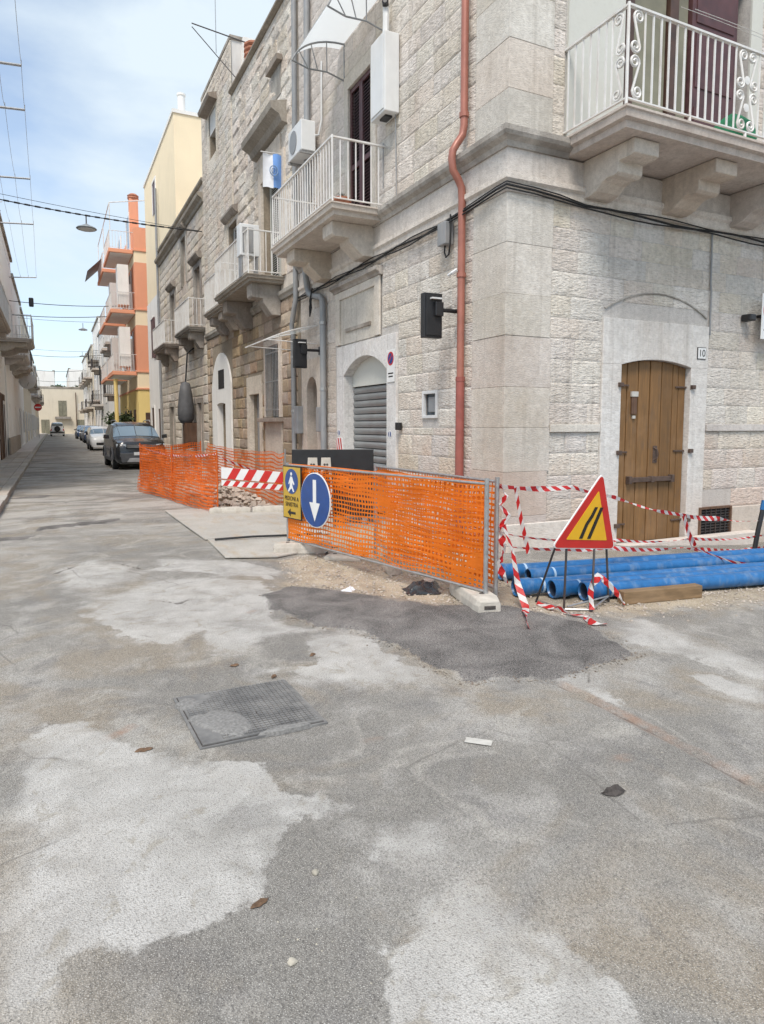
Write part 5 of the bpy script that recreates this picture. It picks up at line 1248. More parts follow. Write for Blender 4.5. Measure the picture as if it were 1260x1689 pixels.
# ------------------------------------------------------------------ further houses down the street
def house(label, side, y0, y1, x, h, mat, floors, seed, group='houses further down the street', balc=True, name='house'):
    r = random.Random(seed); sx = 1 if side == 'R' else -1
    fr = Frame((x, 0, 0), (0, 1, 0), (-sx, 0, 0))
    t = thing(name, (x, y0, 0), label, 'house', group)
    MB().abox(min(x, x+sx*8), max(x, x+sx*8), y0, y1-0.02, -0.3, h).build('wall', mat, t)
    MB().box(fr, y0, y1-0.03, h, h+0.18, -0.3, 0.12).build('roof_edge', M['cornice'], t)
    L = y1-y0; n = max(1, int(L/4.0)); fh = h/floors
    for f in range(floors):
        for i in range(n):
            uc = y0+(i+0.5)*L/n+r.uniform(-.3, .3); ww = r.choice((0.9, 1.0, 1.1)); z0 = f*fh+(0.05 if (f == 0 and i % 2 == 0) or f > 0 else 1.0); z1 = f*fh+min(2.5, fh-0.6)
            q = part('door' if z0 < f*fh+0.2 else 'window', t, fr(uc, z0, 0))
            MB().box(fr, uc-ww/2, uc+ww/2, z0, z1, 0.002, 0.03).build('leaf', M[r.choice(('maroon', 'brown_dark', 'shutter_grey', 'glass', 'olive'))], q)
            MB().box(fr, uc-ww/2-.15, uc-ww/2, z0, z1+.15, 0.002, 0.07).box(fr, uc+ww/2, uc+ww/2+.15, z0, z1+.15, 0.002, 0.07).box(fr, uc-ww/2, uc+ww/2, z1, z1+.15, 0.002, 0.07).build('surround', M['pl_white'], q)
            if f > 0 and balc and r.random() < 0.75:
                b = part('balcony', t, fr(uc, z0, 0)); w_ = r.uniform(1.1, 1.7); o = r.uniform(0.7, 1.0)
                MB().box(fr, uc-w_, uc+w_, z0-0.2, z0-0.02, 0.002, o).build('slab', M['balc_dirty'] if r.random() < 0.4 else M['corbel'], b)
                MB().box(fr, uc-w_*0.6, uc-w_*0.6+0.3, z0-0.55, z0-0.2, 0.002, o*0.7).build('corbel', M['corbel'], b); MB().box(fr, uc+w_*0.6-0.3, uc+w_*0.6, z0-0.55, z0-0.2, 0.002, o*0.7).build('corbel', M['corbel'], b)
                railing(fr, uc-w_+.05, uc+w_-.05, z0-.02, o-.05, 1.0, M['white_iron'] if r.random() < .6 else M['dark_metal'], b, step=0.16, individual=False, r_=0.012)
    return t
house('white rendered house with balconies just beyond the salmon apartment house', 'R', 54.1, 64, 4.6, 11.8, M['pl_white'], 3, 21)
house('grey rendered house behind the parked white car', 'R', 64.1, 76, 4.5, 10.6, M['pl_grey'], 3, 22)
house('tall white house with balconies far along the right side', 'R', 76.1, 88, 4.6, 12.6, M['pl_white'], 3, 23)
house('cream rendered house far along the right side', 'R', 88.1, 104, 4.5, 11.0, M['pl_cream'], 3, 24)
house('last white house on the right before the street end', 'R', 104.1, 120, 4.6, 11.5, M['pl_white'], 3, 25)
LXf = -2.02
house('plastered house with brown street door at left edge of the street', 'L', 16, 36.4, LXf, 10.6, M['pl_lifted'], 2, 31, balc=False)
house('white house with a flat corner pilaster on the left pavement', 'L', 36.5, 48.2, LXf, 11.6, M['pl_lifted'], 2, 32, balc=False)
house('white house behind the satellite dish on the left side', 'L', 48.3, 60, LXf, 10.8, M['pl_lifted'], 2, 33)
house('cream house with green garage door on the left side', 'L', 60.1, 80, LXf, 10.6, M['pl_cream'], 2, 34)
house('white low house beyond the red road sign', 'L', 80.1, 98, LXf, 9.4, M['pl_white'], 2, 35)
house('last cream house on the left before the street end', 'L', 98.1, 118, LXf, 9.0, M['pl_cream'], 2, 36)
# house closing the street
en = thing('house', (1.8, 126, 0), 'cream stone house closing the far end of the street', 'house', 'houses further down the street')
FN = Frame((0, 126, 0), (1, 0, 0), (0, -1, 0))
MB().abox(-9, 16, 126, 136, -0.5, 7.7).build('wall', M['pl_cream'], en)
MB().abox(-9, 16, 125.9, 136, 7.71, 7.95).build('roof_edge', M['cornice'], en)
for u, a, b in ((1.5, 3.0, 5.6), (-3.5, 3.0, 5.4), (6.5, 3.0, 5.4), (4.2, 0, 2.4), (-1.2, 0, 2.4)):
    q = part('window', en, FN(u, a, 0)); MB().box(FN, u-0.62, u-0.02, a, b, 0.004, 0.08).build('shutter', M['olive'], q); MB().box(FN, u+0.02, u+0.62, a, b, 0.004, 0.08).build('shutter', M['olive'], q)
bb = part('balcony', en, FN(1.5, 2.9, 0)); MB().box(FN, 0.3, 2.7, 2.55, 2.9, 0.004, 0.8).build('slab', M['balc_dirty'], bb)
MB().tube([FN(3.6, 0, 0.3), FN(3.6, 7.0, 0.3)], 0.08, 6).build('mast', M['old_wood'], en)
house('white house glimpsed above the end of the street', 'R', 140, 165, 3.0, 12.0, M['pl_white'], 3, 41)
house('tall pale house rising behind the left end of the street', 'L', 140, 165, 0.5, 11.5, M['pl_white'], 3, 42)
def bush(c, s, n, label):
    r = random.Random(int(c[0]*10)+n); mb = MB()
    for i in range(n):
        a = Vector((r.gauss(0, s), r.gauss(0, s*0.4), abs(r.gauss(0, s*0.35))))+Vector(c); e = Vector((r.uniform(-1, 1), r.uniform(-1, 1), r.uniform(-1, 1)))*s*0.22; f = e.orthogonal()*0.8
        mb.add([a-e, a+f, a+e, a-f], [(0, 1, 2, 3)])
    one(mb, 'roof_plant', M['foliage'], label, 'plant', recalc=False)
bush((0.9, 127, 7.95), 0.55, 110, 'dark green bushes on the roof terrace at the street end, left clump')
bush((4.2, 127, 7.95), 0.45, 90, 'lighter bush on the roof terrace at the street end, right clump')

# ------------------------------------------------------------------ left side: balconies, brackets, dish, signs
FLf = Frame((LXf, 0, 0), (0, 1, 0), (1, 0, 0))
lh = [o for o in bpy.data.objects if o.get('label') == 'plastered house with brown street door at left edge of the street'][0]
lh2 = [o for o in bpy.data.objects if o.get('label', '').startswith('white house with a flat corner pilaster')][0]
balcony(lh, FLf, 21.5, 28.6, 5.05, 0.75, M['corbel'], drop=0.4, step=0.15)
balcony(lh, FLf, 32.5, 36.2, 5.25, 1.38, M['corbel'], drop=0.38, step=0.15, cw=0.3)
balcony(lh2, FLf, 37.5, 42.5, 5.0, 1.0, M['corbel'], drop=0.32, step=0.15, cw=0.3)
balcony(lh2, FLf, 44.0, 47.8, 4.9, 0.9, M['corbel'], drop=0.32, step=0.15, cw=0.3)
MB().box(FLf, 31.9, 35.6, -0.1, 2.95, 0.002, 0.05).build('street_door', M['old_wood'], lh)
for u in (32.8, 33.7, 34.6): MB().box(FLf, u, u+0.06, 0.15, 2.9, 0.05, 0.075).build('door_batten', M['old_wood'], lh)
MB().box(FLf, 37.2, 47.6, 0.1, 4.4, 0.002, 0.06).build('pilaster', M['pl_lifted'], lh2)
MB().box(FLf, 36.8, 48.0, 0.1, 0.95, 0.062, 0.14).build('plinth', M['slab'], lh2)
ds = thing('satellite_dish', FLf(54, 4.4, 0.3), 'round white satellite dish on the left house front', 'satellite dish')
MB().lathe([(0.02, 0.10), (0.25, 0.08), (0.42, 0.03), (0.52, -0.03), (0.54, -0.02), (0.42, 0.045), (0.2, 0.1)], FLf(52, 4.55, 0.55), (0.25, -0.95, -0.15), 22, caps=False).build('dish', M['white_metal'], ds, smooth=60)
MB().tube([FLf(52.1, 4.5, 0.0), FLf(52.1, 4.5, 0.5)], 0.03, 6).tube([FLf(52, 4.2, 0.5), FLf(51.4, 4.45, 0.65)], 0.015, 5).build('arm', M['grey_metal'], ds)
rs = thing('no_entry_sign', FLf(80, 3.1, 0.2), 'red no entry road sign on the left side far down', 'sign')
MB().lathe([(0.38, 0), (0.38, 0.02)], FLf(80, 3.4, 0.62), (0, -1, 0), 20).build('disc', M['sheet_red'], rs)
c_ = FLf(80, 3.4, 0.62); MB().abox(c_.x-0.27, c_.x+0.27, 79.955, 79.978, 3.34, 3.46).build('white_bar', M['sheet_white'], rs)
MB().tube([FLf(80.05, 0.1, 0.62), FLf(80.05, 3.7, 0.62)], 0.03, 6).build('post', M['grey_metal'], rs)
lines = thing('clothes_line_rack', (-1.2, 19, 10.2), 'dark iron brackets with sagging wires sticking out over the street, top left', 'clothes line')
tips = []
for y, x, z in ((15.0, -0.37, 10.4), (19.4, -0.37, 10.4), (22.0, -0.38, 10.4), (27.9, -0.41, 10.4), (34.0, -0.45, 10.4), (46.0, -0.58, 10.4)):
    mb = MB().tube([(-2.1, y, z-0.12), (x, y, z)], 0.035, 5)
    for k in range(4): mb.tube([(-1.85+k*(x+1.85)/3, y, z-0.1+0.1*k/3), (-1.85+k*(x+1.85)/3, y, z+0.08+0.1*k/3-0.1+0.06)], 0.010, 4)
    mb.build('bracket', M['grey_metal'], lines); tips.append((x, y, z))
for (xa, ya, za), (xb, yb, zb) in zip(tips[:-1], tips[1:]):
    for k in range(4):
        f = k/3
        pts = []
        for s in range(9):
            t = s/8; x = xa+(xb-xa)*t; pts.append((-1.85+(x+1.85)*f, ya+(yb-ya)*t, za+0.03-0.30*4*t*(1-t)*(0.6+0.4*f)))
        MB().tube(pts, 0.005, 4).build('wire', M['grey_metal'], lines)
0 and one(MB().tube([(-1.3, 44, 9.4), (-1.25, 44, 12.6)], 0.03, 5).tube([(-2.0, 44, 9.4), (-2.0, 44, 12.6)], 0.03, 5).tube([(-2.0, 44, 12.6), (-1.25, 44, 12.6)], 0.05, 5), 'roof_frame', M['grey_metal'], 'grey metal frame on the roof of the left houses', 'frame')
one(MB().tube([(-2.4, 40, 9.5), (-2.4, 40, 13)], 0.03, 5).tube([(-2.9, 40, 12.6), (-1.9, 40, 12.9)], 0.02, 5).tube([(-2.8, 39.8, 12.3), (-2.0, 40.2, 12.5)], 0.015, 5), 'roof_antenna', M['grey_metal'], 'television antenna on the left roofs', 'antenna')
# overhead cables and hanging lamps
def span(a, b, sag, r_, label, name='overhead_cable', wrap=False):
    a, b = Vector(a), Vector(b)
    f = lambda t: a+(b-a)*t-Vector((0, 0, 4*sag*t*(1-t)))
    o = one(MB().tube([f(i/24) for i in range(25)], r_, 5), name, M['black_rubber'], label, 'cable', 'cables across the street', smooth=60)
    if wrap:
        for i in range(0, 48, 2): MB().tube([f(i/48), f((i+1.1)/48)], r_*1.7, 5).build('cable_wrap', M['black_rubber'], o)
    return f
f1 = span((-2.0, 24.4, 8.62), (4.95, 24.4, 8.34), 0.10, 0.018, 'thick black wrapped cable crossing the street nearest the camera', wrap=True)
span((-2.0, 24.6, 8.85), (4.95, 24.45, 8.36), 0.05, 0.008, 'thin support wire just above the nearest street cable')
span((-2.0, 44, 8.6), (4.5, 44.5, 8.9), 0.15, 0.02, 'second black cable crossing the street past the yellow house')
span((-2.0, 46, 8.1), (4.5, 45, 8.4), 0.15, 0.02, 'third black cable crossing the street by the salmon house')
span((-2.0, 70, 8.0), (4.4, 70, 8.2), 0.2, 0.02, 'fourth thin cable crossing the street high above parked cars')
span((-2.0, 95, 8.4), (4.4, 95, 8.6), 0.2, 0.025, 'fifth thin cable crossing the far street')
span((-2.0, 118, 8.4), (4.4, 118, 8.6), 0.2, 0.025, 'farthest thin cable crossing before the street end')
one(MB().abox(-1.0, -0.75, 43.9, 44.15, 8.35, 8.85), 'junction_box', M['black'], 'small dark box hanging on the second street cable', 'box', bevel=0.05)
def lamp(p, s, label):
    t = thing('hanging_street_lamp', p, label, 'street lamp', 'lamps hung over the street'); x, y, z = p
    MB().lathe([(0.03, 0.16), (0.08, 0.13), (0.16, 0.09), (0.28, 0.04), (0.32, 0.0), (0.30, -0.02)], (x, y, z), (0, 0, 1), 20).build('shade', M['lamp_grey'], t, smooth=50)
    MB().lathe([(0.24, -0.04), (0.27, -0.021)], (x, y, z), (0, 0, 1), 18).build('lens', M['sheet_white'], t)
    MB().tube([(x, y, z+0.15), (x, y, z+s)], 0.02, 5).build('hanger', M['dark_metal'], t)
p_ = f1(0.463); lamp((p_.x, 24.4, p_.z-0.42), 0.43, 'round grey street lamp hanging from the nearest cable')
lamp((2.25, 55, 8.6), 0.5, 'second round street lamp hanging far down the street'); lamp((3.3, 85, 9.4), 0.5, 'third tiny street lamp hanging far down the street')
span((-2.0, 55, 9.2), (4.5, 55, 9.3), 0.1, 0.012, 'thin wire carrying the second street lamp'); span((-2.0, 85, 10.0), (4.5, 85, 10.0), 0.1, 0.015, 'thin wire carrying the third street lamp')
# ------------------------------------------------------------------ road works: nets, barriers, blocks, pipes, tape, signs
def net(pa, pb, z0, z1, cell, hole, mat, parent, amp, seed, name='net', sag=0.0, gap=True, flare=0.0, close=0.25):
    """a plastic mesh sheet: one quad ring per cell, holes of uneven size, the sheet waved and sagging"""
    pa, pb = Vector((pa[0], pa[1], 0)), Vector((pb[0], pb[1], 0)); L = (pb-pa).length; t = (pb-pa)/L; nrm = Vector((-t.y, t.x, 0))
    nu = int(L/cell); nv = int((z1-z0)/(cell*0.9))
    def P(s, v):
        q = pa+t*(s*L)
        k = mnoise.noise((s*L*1.2+seed, v*2.0, seed*0.7))*amp + mnoise.noise((s*L*5+seed, v*7, 3.1))*amp*0.35
        z = z0+(z1-z0)*v - sag*4*s*(1-s)*v + mnoise.noise((s*L*1.5, v*2.5, seed+5))*amp*0.5
        return q+nrm*(k+flare*(1-v)**2)+Vector((0, 0, z))
    mb = MB(); rj = random.Random(int(seed*10))
    def uneven(n):
        a = [0.0]
        for _ in range(n): a.append(a[-1]+rj.uniform(0.85, 1.15))
        return [x/a[-1] for x in a]
    su_, sv_ = uneven(nu), uneven(nv)
    V = [[P(min(1, max(0, su_[i]+mnoise.noise((i*0.21, j*0.33, seed+8))*cell*0.55/L)), min(1, max(0, sv_[j]+mnoise.noise((i*0.13, j*0.4, seed+2))*cell*0.5/(z1-z0)))) for i in range(nu+1)] for j in range(nv+1)]
    vs_, fs = [], []
    gi = {}
    for j in range(nv+1):
        for i in range(nu+1): gi[i, j] = len(vs_); vs_.append(V[j][i])
    for j in range(nv):
        for i in range(nu):
            a, b, c, d = V[j][i], V[j][i+1], V[j+1][i+1], V[j+1][i]; m = (a+b+c+d)/4
            q = mnoise.noise((i*cell*2.2+seed, j*cell*3.0, seed*1.3))
            hf = hole*(1.0-close*max(0, q*2.2))
            hv = hf*(0.88+0.25*mnoise.noise((i*0.9, j*0.9, seed)))
            if q > 0.42: hv *= 0.5
            k = len(vs_)
            e1 = ((b-a)+(c-d))/4; e2 = ((d-a)+(c-b))/4
            for (su, sv) in ((-1, -1), (1, -1), (1, 1), (-1, 1)): vs_.append(m+e1*su*hf+e2*sv*hv)
            o = [gi[i, j], gi[i+1, j], gi[i+1, j+1], gi[i, j+1]]
            for n in range(4): fs.append((o[n], o[(n+1) % 4], k+(n+1) % 4, k+n))
    mb.add(vs_, fs)
    return mb.build(name, mat, parent, recalc=False)
def post(parent, p, z0, z1, r_=0.021, mat=None): return MB().tube([(p[0], p[1], z0), (p[0], p[1], z1)], r_, 10).build('post', mat or M['grey_metal'], parent, smooth=50)
# front barrier
b1 = thing('net_barrier', (2.98, 6.39, 0), 'orange net barrier on steel frame carrying the blue arrow sign', 'barrier', 'orange site barriers')
PA, PB = (2.63, 8.06), (3.32, 4.72)
net(PA, PB, 0.165, 1.085, 0.052, 0.75, M['net_orange'], b1, 0.03, 2.0, close=0.4)
net((2.66, 7.95), (3.345, 4.72), 0.80, 1.08, 0.060, 0.76, M['net_orange'], b1, 0.03, 9.3)
net((3.05, 6.1), (3.345, 4.72), 0.22, 0.80, 0.058, 0.80, M['net_orange'], b1, 0.03, 19.3)
post(b1, PA, 0.04, 1.12); post(b1, PB, 0.04, 1.14)
for zz in (0.15, 1.09): MB().tube([(PA[0], PA[1], zz), (PB[0], PB[1], zz)], 0.013, 8).build('rail', M['grey_metal'], b1, smooth=50)
MB().tube([(2.645, 8.06, 1.10), (2.80, 7.3, 1.108), (3.0, 6.4, 1.10), (3.33, 4.74, 1.10)], 0.009, 6).build('net_cord', M['net_orange'], b1)
# second barrier right behind it
b2 = thing('net_barrier', (3.47, 5.9, 0), 'second orange net barrier just behind the front one, right post wound with tape', 'barrier', 'orange site barriers')
net((3.46, 7.2), (3.47, 4.80), 0.17, 1.10, 0.052, 0.72, M['net_orange'], b2, 0.02, 5.0)
post(b2, (3.47, 4.78), 0.04, 1.14); post(b2, (3.45, 7.2), 0.02, 1.12)
for zz in (0.15, 1.10): MB().tube([(3.45, 7.2, zz), (3.47, 4.78, zz)], 0.013, 8).build('rail', M['grey_metal'], b2, smooth=50)
# concrete feet
def foot(c, ang, label, L=0.72, W=0.20, H=0.135):
    t = thing('concrete_foot', (c[0], c[1], gz(*c)), label, 'concrete block', 'concrete barrier feet', rz=ang)
    mb = MB(); w0, w1 = W/2, W/2*0.86
    n = 8; secs = []
    for i in range(n+1):
        y = -L/2+L*i/n; e = 0.02*max(0, abs(2*i/n-1)-0.75)*4
        secs.append([(-w0+e, y, 0), (w0-e, y, 0), (w0-e, y, H*0.55), (w1-e, y, H-e), (-w1+e, y, H-e), (-w0+e, y, H*0.55)])
    vsl = [p for s in secs for p in s]; fs = [tuple(range(6)), tuple(n*6+k for k in range(5, -1, -1))]
    for i in range(n):
        for k in range(6): fs.append((i*6+k, i*6+(k+1) % 6, (i+1)*6+(k+1) % 6, (i+1)*6+k))
    mb.add(vsl, fs); mb.build('block', M['concrete'], t, local=True, bevel=0.012)
    for s in (-1, 1):
        MB().abox(-0.05, 0.05, s*(L/2+0.001)-0.004, s*(L/2+0.001)+0.003, 0.045, 0.075).build('handle_slot', M['rag'], t, local=True)
        MB().lathe([(0.026, 0), (0.026, 0.004)], (0, s*L*0.26, H-0.001), (0, 0, 1), 10).build('socket', M['rag'], t, local=True)
    return t
foot((3.34, 4.93), R(-14), 'pale concrete foot under the right end of the front barrier', 0.80, 0.24)
foot((2.74, 7.82), R(68), 'pale concrete foot under the left end of the front barrier')
foot((2.78, 11.82), R(76), 'pale concrete foot at left below the striped board')
foot((3.50, 11.62), R(76), 'pale concrete foot at right below the striped board')
foot((1.98, 16.5), R(20), 'concrete foot at the far left corner of the reddish net')
foot((3.06, 7.25), R(50), 'broken flat concrete block half hidden beneath the front net', 0.45, 0.25, 0.06)
# blue round arrow sign + yellow pedestrian sign on the front barrier
bd = Vector((PB[0]-PA[0], PB[1]-PA[1], 0)).normalized(); bn = Vector((-bd.y, bd.x, 0)); bn = -bn if bn.x > 0 else bn
def onbar(s, z, d): return Vector((PA[0], PA[1], 0))+bd*s+bn*d+Vector((0, 0, z))
sg = thing('arrow_sign', onbar(0.75, 0.4, 0.05), 'round blue keep-direction sign with a white downward arrow', 'sign')
cc = onbar(0.75, 0.715, 0.055)
MB().lathe([(0.315, 0), (0.325, 0.004), (0.325, 0.012), (0.31, 0.014)], cc, bn, 40).build('white_rim', M['sheet_white'], sg)
MB().lathe([(0.313, 0), (0.313, 0.003)], cc+bn*0.0145, bn, 40).build('blue_disc', M['sheet_blue'], sg)
ap = [(-0.035, 0.24), (0.035, 0.24), (0.035, -0.03), (0.115, -0.03), (0.0, -0.25), (-0.115, -0.03), (-0.035, -0.03)]
MB().prism([cc+bn*0.018+bd*a+Vector((0, 0, b)) for a, b in ap], [cc+bn*0.0205+bd*a+Vector((0, 0, b)) for a, b in ap]).build('arrow', M['sheet_white'], sg)
for zz in (0.2, -0.2): MB().tube([cc-bn*0.03+bd*-0.02+Vector((0, 0, zz)), cc-bn*0.002+bd*-0.02+Vector((0, 0, zz))], 0.01, 5).build('wire_tie', M['grey_metal'], sg)
ps = thing('pedestrian_sign', onbar(0.2, 0.42, 0.03), 'tall mustard sign with a walking figure, lettering and a left arrow', 'sign')
q0 = lambda a, b, d=0.06: onbar(0.205+a, 0.76+b, d)
MB().hexa([q0(-.22,-.33,.045), q0(.22,-.33,.045), q0(.22,-.33,.06), q0(-.22,-.33,.06), q0(-.22,.33,.045), q0(.22,.33,.045), q0(.22,.33,.06), q0(-.22,.33,.06)]).build('rim', M['sheet_black'], ps, bevel=0.004)
MB().hexa([q0(-.205,-.315,.0605), q0(.205,-.315,.0605), q0(.205,-.315,.063), q0(-.205,-.315,.063), q0(-.205,.315,.0605), q0(.205,.315,.0605), q0(.205,.315,.063), q0(-.205,.315,.063)]).build('panel', M['sheet_ydark'], ps)
MB().lathe([(0.155, 0), (0.155, 0.003)], q0(0, 0.14, 0.0635), bn, 32).build('blue_disc', M['sheet_blue'], ps)
def flatpoly(pts, d, name, mat, par): MB().prism([q0(a, b, d) for a, b in pts], [q0(a, b, d+0.0025) for a, b in pts]).build(name, mat, par)
fig = [(-0.02, 0.20), (0.02, 0.20), (0.045, 0.15), (0.075, 0.11), (0.06, 0.095), (0.03, 0.13), (0.025, 0.09), (0.04, 0.06), (0.07, 0.015), (0.045, 0.01), (0.01, 0.055), (-0.02, 0.04), (-0.06, 0.005), (-0.08, 0.02), (-0.035, 0.075), (-0.03, 0.13), (-0.055, 0.10), (-0.07, 0.11)]
flatpoly(fig, 0.067, 'walking_figure', M['sheet_white'], ps)
MB().lathe([(0.022, 0), (0.022, 0.0025)], q0(0, 0.232, 0.067), bn, 14).build('figure_head', M['sheet_white'], ps)
text('PEDONI A', 0.075, q0(0, -0.075, 0.066), bd, (0, 0, 1), M['sheet_black'], ps); text('SINISTRA', 0.075, q0(0, -0.15, 0.066), bd, (0, 0, 1), M['sheet_black'], ps)
flatpoly([(-0.10, -0.25), (-0.03, -0.20), (-0.03, -0.235), (0.09, -0.235), (0.09, -0.265), (-0.03, -0.265), (-0.03, -0.30)], 0.0635, 'arrow', M['sheet_black'], ps)
# triangular road-narrows sign on its folding stand
tg = thing('triangle_sign', (4.1, 4.4, 0), 'red and yellow triangular road narrows sign on a folding steel stand', 'sign')
TA, TB, TC = Vector((3.701, 4.334, 0.567)), Vector((4.489, 4.408, 0.484)), Vector((4.18, 4.261, 1.199))
te1 = (TB-TA).normalized(); tn = (TB-TA).cross(TC-TA).normalized(); tn = -tn if tn.y > 0 else tn; cen = (TA+TB+TC)/3
def tri(k, d, rad, n=5):
    """rounded triangle scaled by k, offset d"""
    out = []
    P3 = [TA, TB, TC]
    for i in range(3):
        p, a, b = P3[i], P3[i-1], P3[(i+1) % 3]
        p_, a_, b_ = [cen+(q-cen)*k for q in (p, a, b)]
        u, v = (a_-p_).normalized(), (b_-p_).normalized()
        s0, s1 = p_+u*rad, p_+v*rad
        for j in range(n+1):
            t = j/n; out.append((s0*(1-t)**2+p_*2*t*(1-t)+s1*t*t)+tn*d)
    return out
def trip(name, k, d0, d1, rad, mat): MB().prism(tri(k, d0, rad), tri(k, d1, rad)).build(name, mat, tg)
trip('back_plate', 1.0, 0.0, 0.012, 0.07, M['sheet_white']); trip('red_border', 0.965, 0.0125, 0.015, 0.06, M['sheet_red']); trip('yellow_field', 0.64, 0.0155, 0.018, 0.012, M['sheet_yellow'])
tup = tn.cross(te1); tup = -tup if tup.z < 0 else tup
def tq(a, b, d): return cen+te1*a+tup*b+tn*d
for nm, pts in (('left_bar', [(-0.105, -0.135), (-0.065, -0.135), (-0.035, -0.01), (0.005, 0.06), (0.035, 0.15), (0.0, 0.15), (-0.03, 0.07), (-0.07, 0.0)]), ('right_bar', [(-0.005, -0.135), (0.035, -0.135), (0.105, 0.15), (0.068, 0.15)])):
    MB().prism([tq(a, b, 0.0185) for a, b in pts], [tq(a, b, 0.021) for a, b in pts]).build(nm, M['sheet_black'], tg)
mp_ = lambda t: TA+(TB-TA)*t
for nm, a, b in (('leg', mp_(0.24), (3.885, 4.36, 0.0)), ('leg', mp_(0.68), (4.085, 4.24, 0.0)), ('leg', mp_(0.12)-tn*0.03, (3.86, 4.70, 0.0)), ('leg', mp_(0.92)-tn*0.03, (4.46, 4.42, 0.0))):
    MB().tube([a+Vector((0, 0, 0.02)), b], 0.010, 6).build(nm, M['dark_metal'], tg)
MB().tube([(3.885, 4.36, 0.015), (4.085, 4.24, 0.015)], 0.009, 5).tube([(3.86, 4.70, 0.02), (3.885, 4.36, 0.02)], 0.008, 5).tube([(3.93, 4.37, 0.03), (4.46, 4.42, 0.05)], 0.009, 5).tube([(4.085, 4.24, 0.02), (4.46, 4.42, 0.05)], 0.008, 5).build('base_bar', M['grey_metal'], tg)
# blue pipes
def blue_pipe(a, b, label, sock=True, r_=0.072):
    a, b = Vector(a), Vector(b); d = (b-a).normalized(); L = (b-a).length
    t = thing('blue_pipe', a, label, 'pipe', 'blue water pipes on the ground')
    ri = r_*0.9
    if sock: prof = [(r_*0.98, 0.02), (r_*1.10, 0.0), (r_*1.20, 0.006), (r_*1.20, 0.05), (r_*1.14, 0.055), (r_*1.14, 0.14), (r_*1.02, 0.17), (r_, 0.18), (r_, L*0.5), (r_, L)]
    else: prof = [(r_*0.92, 0.02), (r_*0.93, 0.0), (r_, 0.003), (r_, 0.05), (r_, L*0.5), (r_, L)]
    MB().lathe(prof, a, d, 20, caps=False).build('pipe_wall', M['pipe_blue'], t, smooth=40)
    MB().lathe([(r_*0.985 if sock else r_*.925, 0.018), (r_*0.9, 0.2), (r_*0.9, L)], a, d, 20, caps=False).build('pipe_inside', M['pipe_in'], t, smooth=40)
    MB().lathe([(r_*1.005, 0.26), (r_*1.012, 0.262), (r_*1.012, 0.282), (r_*1.005, 0.284)], a, d, 20, caps=False).build('pale_band', M['pipe_band'], t)
    return t
blue_pipe((4.06, 5.52, 0.092), (10.0, 4.55, 0.072), 'blue pipe lying farthest back against the wall')
blue_pipe((4.22, 5.27, 0.085), (10.1, 4.26, 0.072), 'blue pipe second from the wall with a plain cut end', False)
blue_pipe((3.80, 4.93, 0.09), (9.7, 3.95, 0.072), 'front left blue pipe whose open socket shows beside the barrier')
blue_pipe((4.06, 4.73, 0.09), (9.9, 3.74, 0.072), 'blue pipe whose dark mouth shows behind the triangular sign legs')
blue_pipe((4.26, 4.54, 0.09), (9.9, 3.55, 0.072), 'nearest blue pipe running behind the timber beam')
tb = thing('timber_beam', (4.9, 4.22, 0), 'rough brown timber beam lying before the blue pipes', 'timber')
ta, tb_ = Vector((4.50, 4.28, gz(4.5, 4.28))), Vector((5.33, 4.13, gz(5.3, 4.13))); td = (tb_-ta).normalized(); tw = Vector((-td.y, td.x, 0))*0.10; th_ = Vector((0, 0, 0.12))
MB().hexa([ta, tb_, tb_+tw, ta+tw, ta+th_, tb_+th_, tb_+tw+th_, ta+tw+th_]).build('beam', M['timber'], tb, bevel=0.008)
# leaning black stake at the right edge
sk = thing('stake', (8.03, 5.5, -0.1), 'black leaning stake with a blue cap at the right edge', 'stake')
MB().tube([(8.02, 5.5, -0.12), (8.10, 5.5, 0.25), (8.17, 5.5, 0.50)], 0.03, 8).build('rod', M['black'], sk); MB().tube([(8.17, 5.5, 0.50), (8.20, 5.5, 0.62)], 0.036, 8).build('cap', M['pipe_blue'], sk)
# ------------------------------------------------------------------ barrier tape
def tape(pts, label, w_=0.06, sag=0.02, twist=2.5, seed=1, sub=10, rest=False, flat=None):
    """flat plastic ribbon along the points with sag between them and twists along its length"""
    r = random.Random(seed); P = [Vector(p) for p in pts]; line = []
    for a, b in zip(P[:-1], P[1:]):
        n = max(2, int((b-a).length*sub))
        for i in range(n): t = i/n; line.append(a+(b-a)*t-Vector((0, 0, 4*sag*t*(1-t)*(b-a).length)))
    line.append(P[-1]); vsl, uv, fs = [], [], []; s = 0; ph = r.uniform(0, 3)
    for i, p in enumerate(line):
        t = (line[min(i+1, len(line)-1)]-line[max(i-1, 0)]).normalized()
        if i: s += (p-line[i-1]).length
        up = Vector((0, 0, 1)); up = up-t*up.dot(t)
        if up.length < 0.05: up = Vector((1, 0, 0))-t*t.x
        up.normalize(); sd_ = t.cross(up)
        a = (flat if flat is not None else 0)+ph*0.3+0.9*math.sin(s*twist+ph)+0.5*math.sin(s*twist*2.7+ph*2)
        o = (up*math.cos(a)+sd_*math.sin(a))*w_/2*(0.55+0.45*abs(math.cos(s*twist*0.7+ph)))
        if rest: p = Vector((p.x, p.y, max(p.z, gz(p.x, p.y)+0.012+abs(o.z))))
        vsl += [p-o, p+o]; uv += [(s, 0), (s, 1)]
    for i in range(len(line)-1): fs.append((2*i, 2*i+2, 2*i+3, 2*i+1))
    return tag(MB().add(vsl, fs, uv).build('barrier_tape', M['tape'], uv=True, recalc=False), label, 'tape', 'red and white barrier tapes')
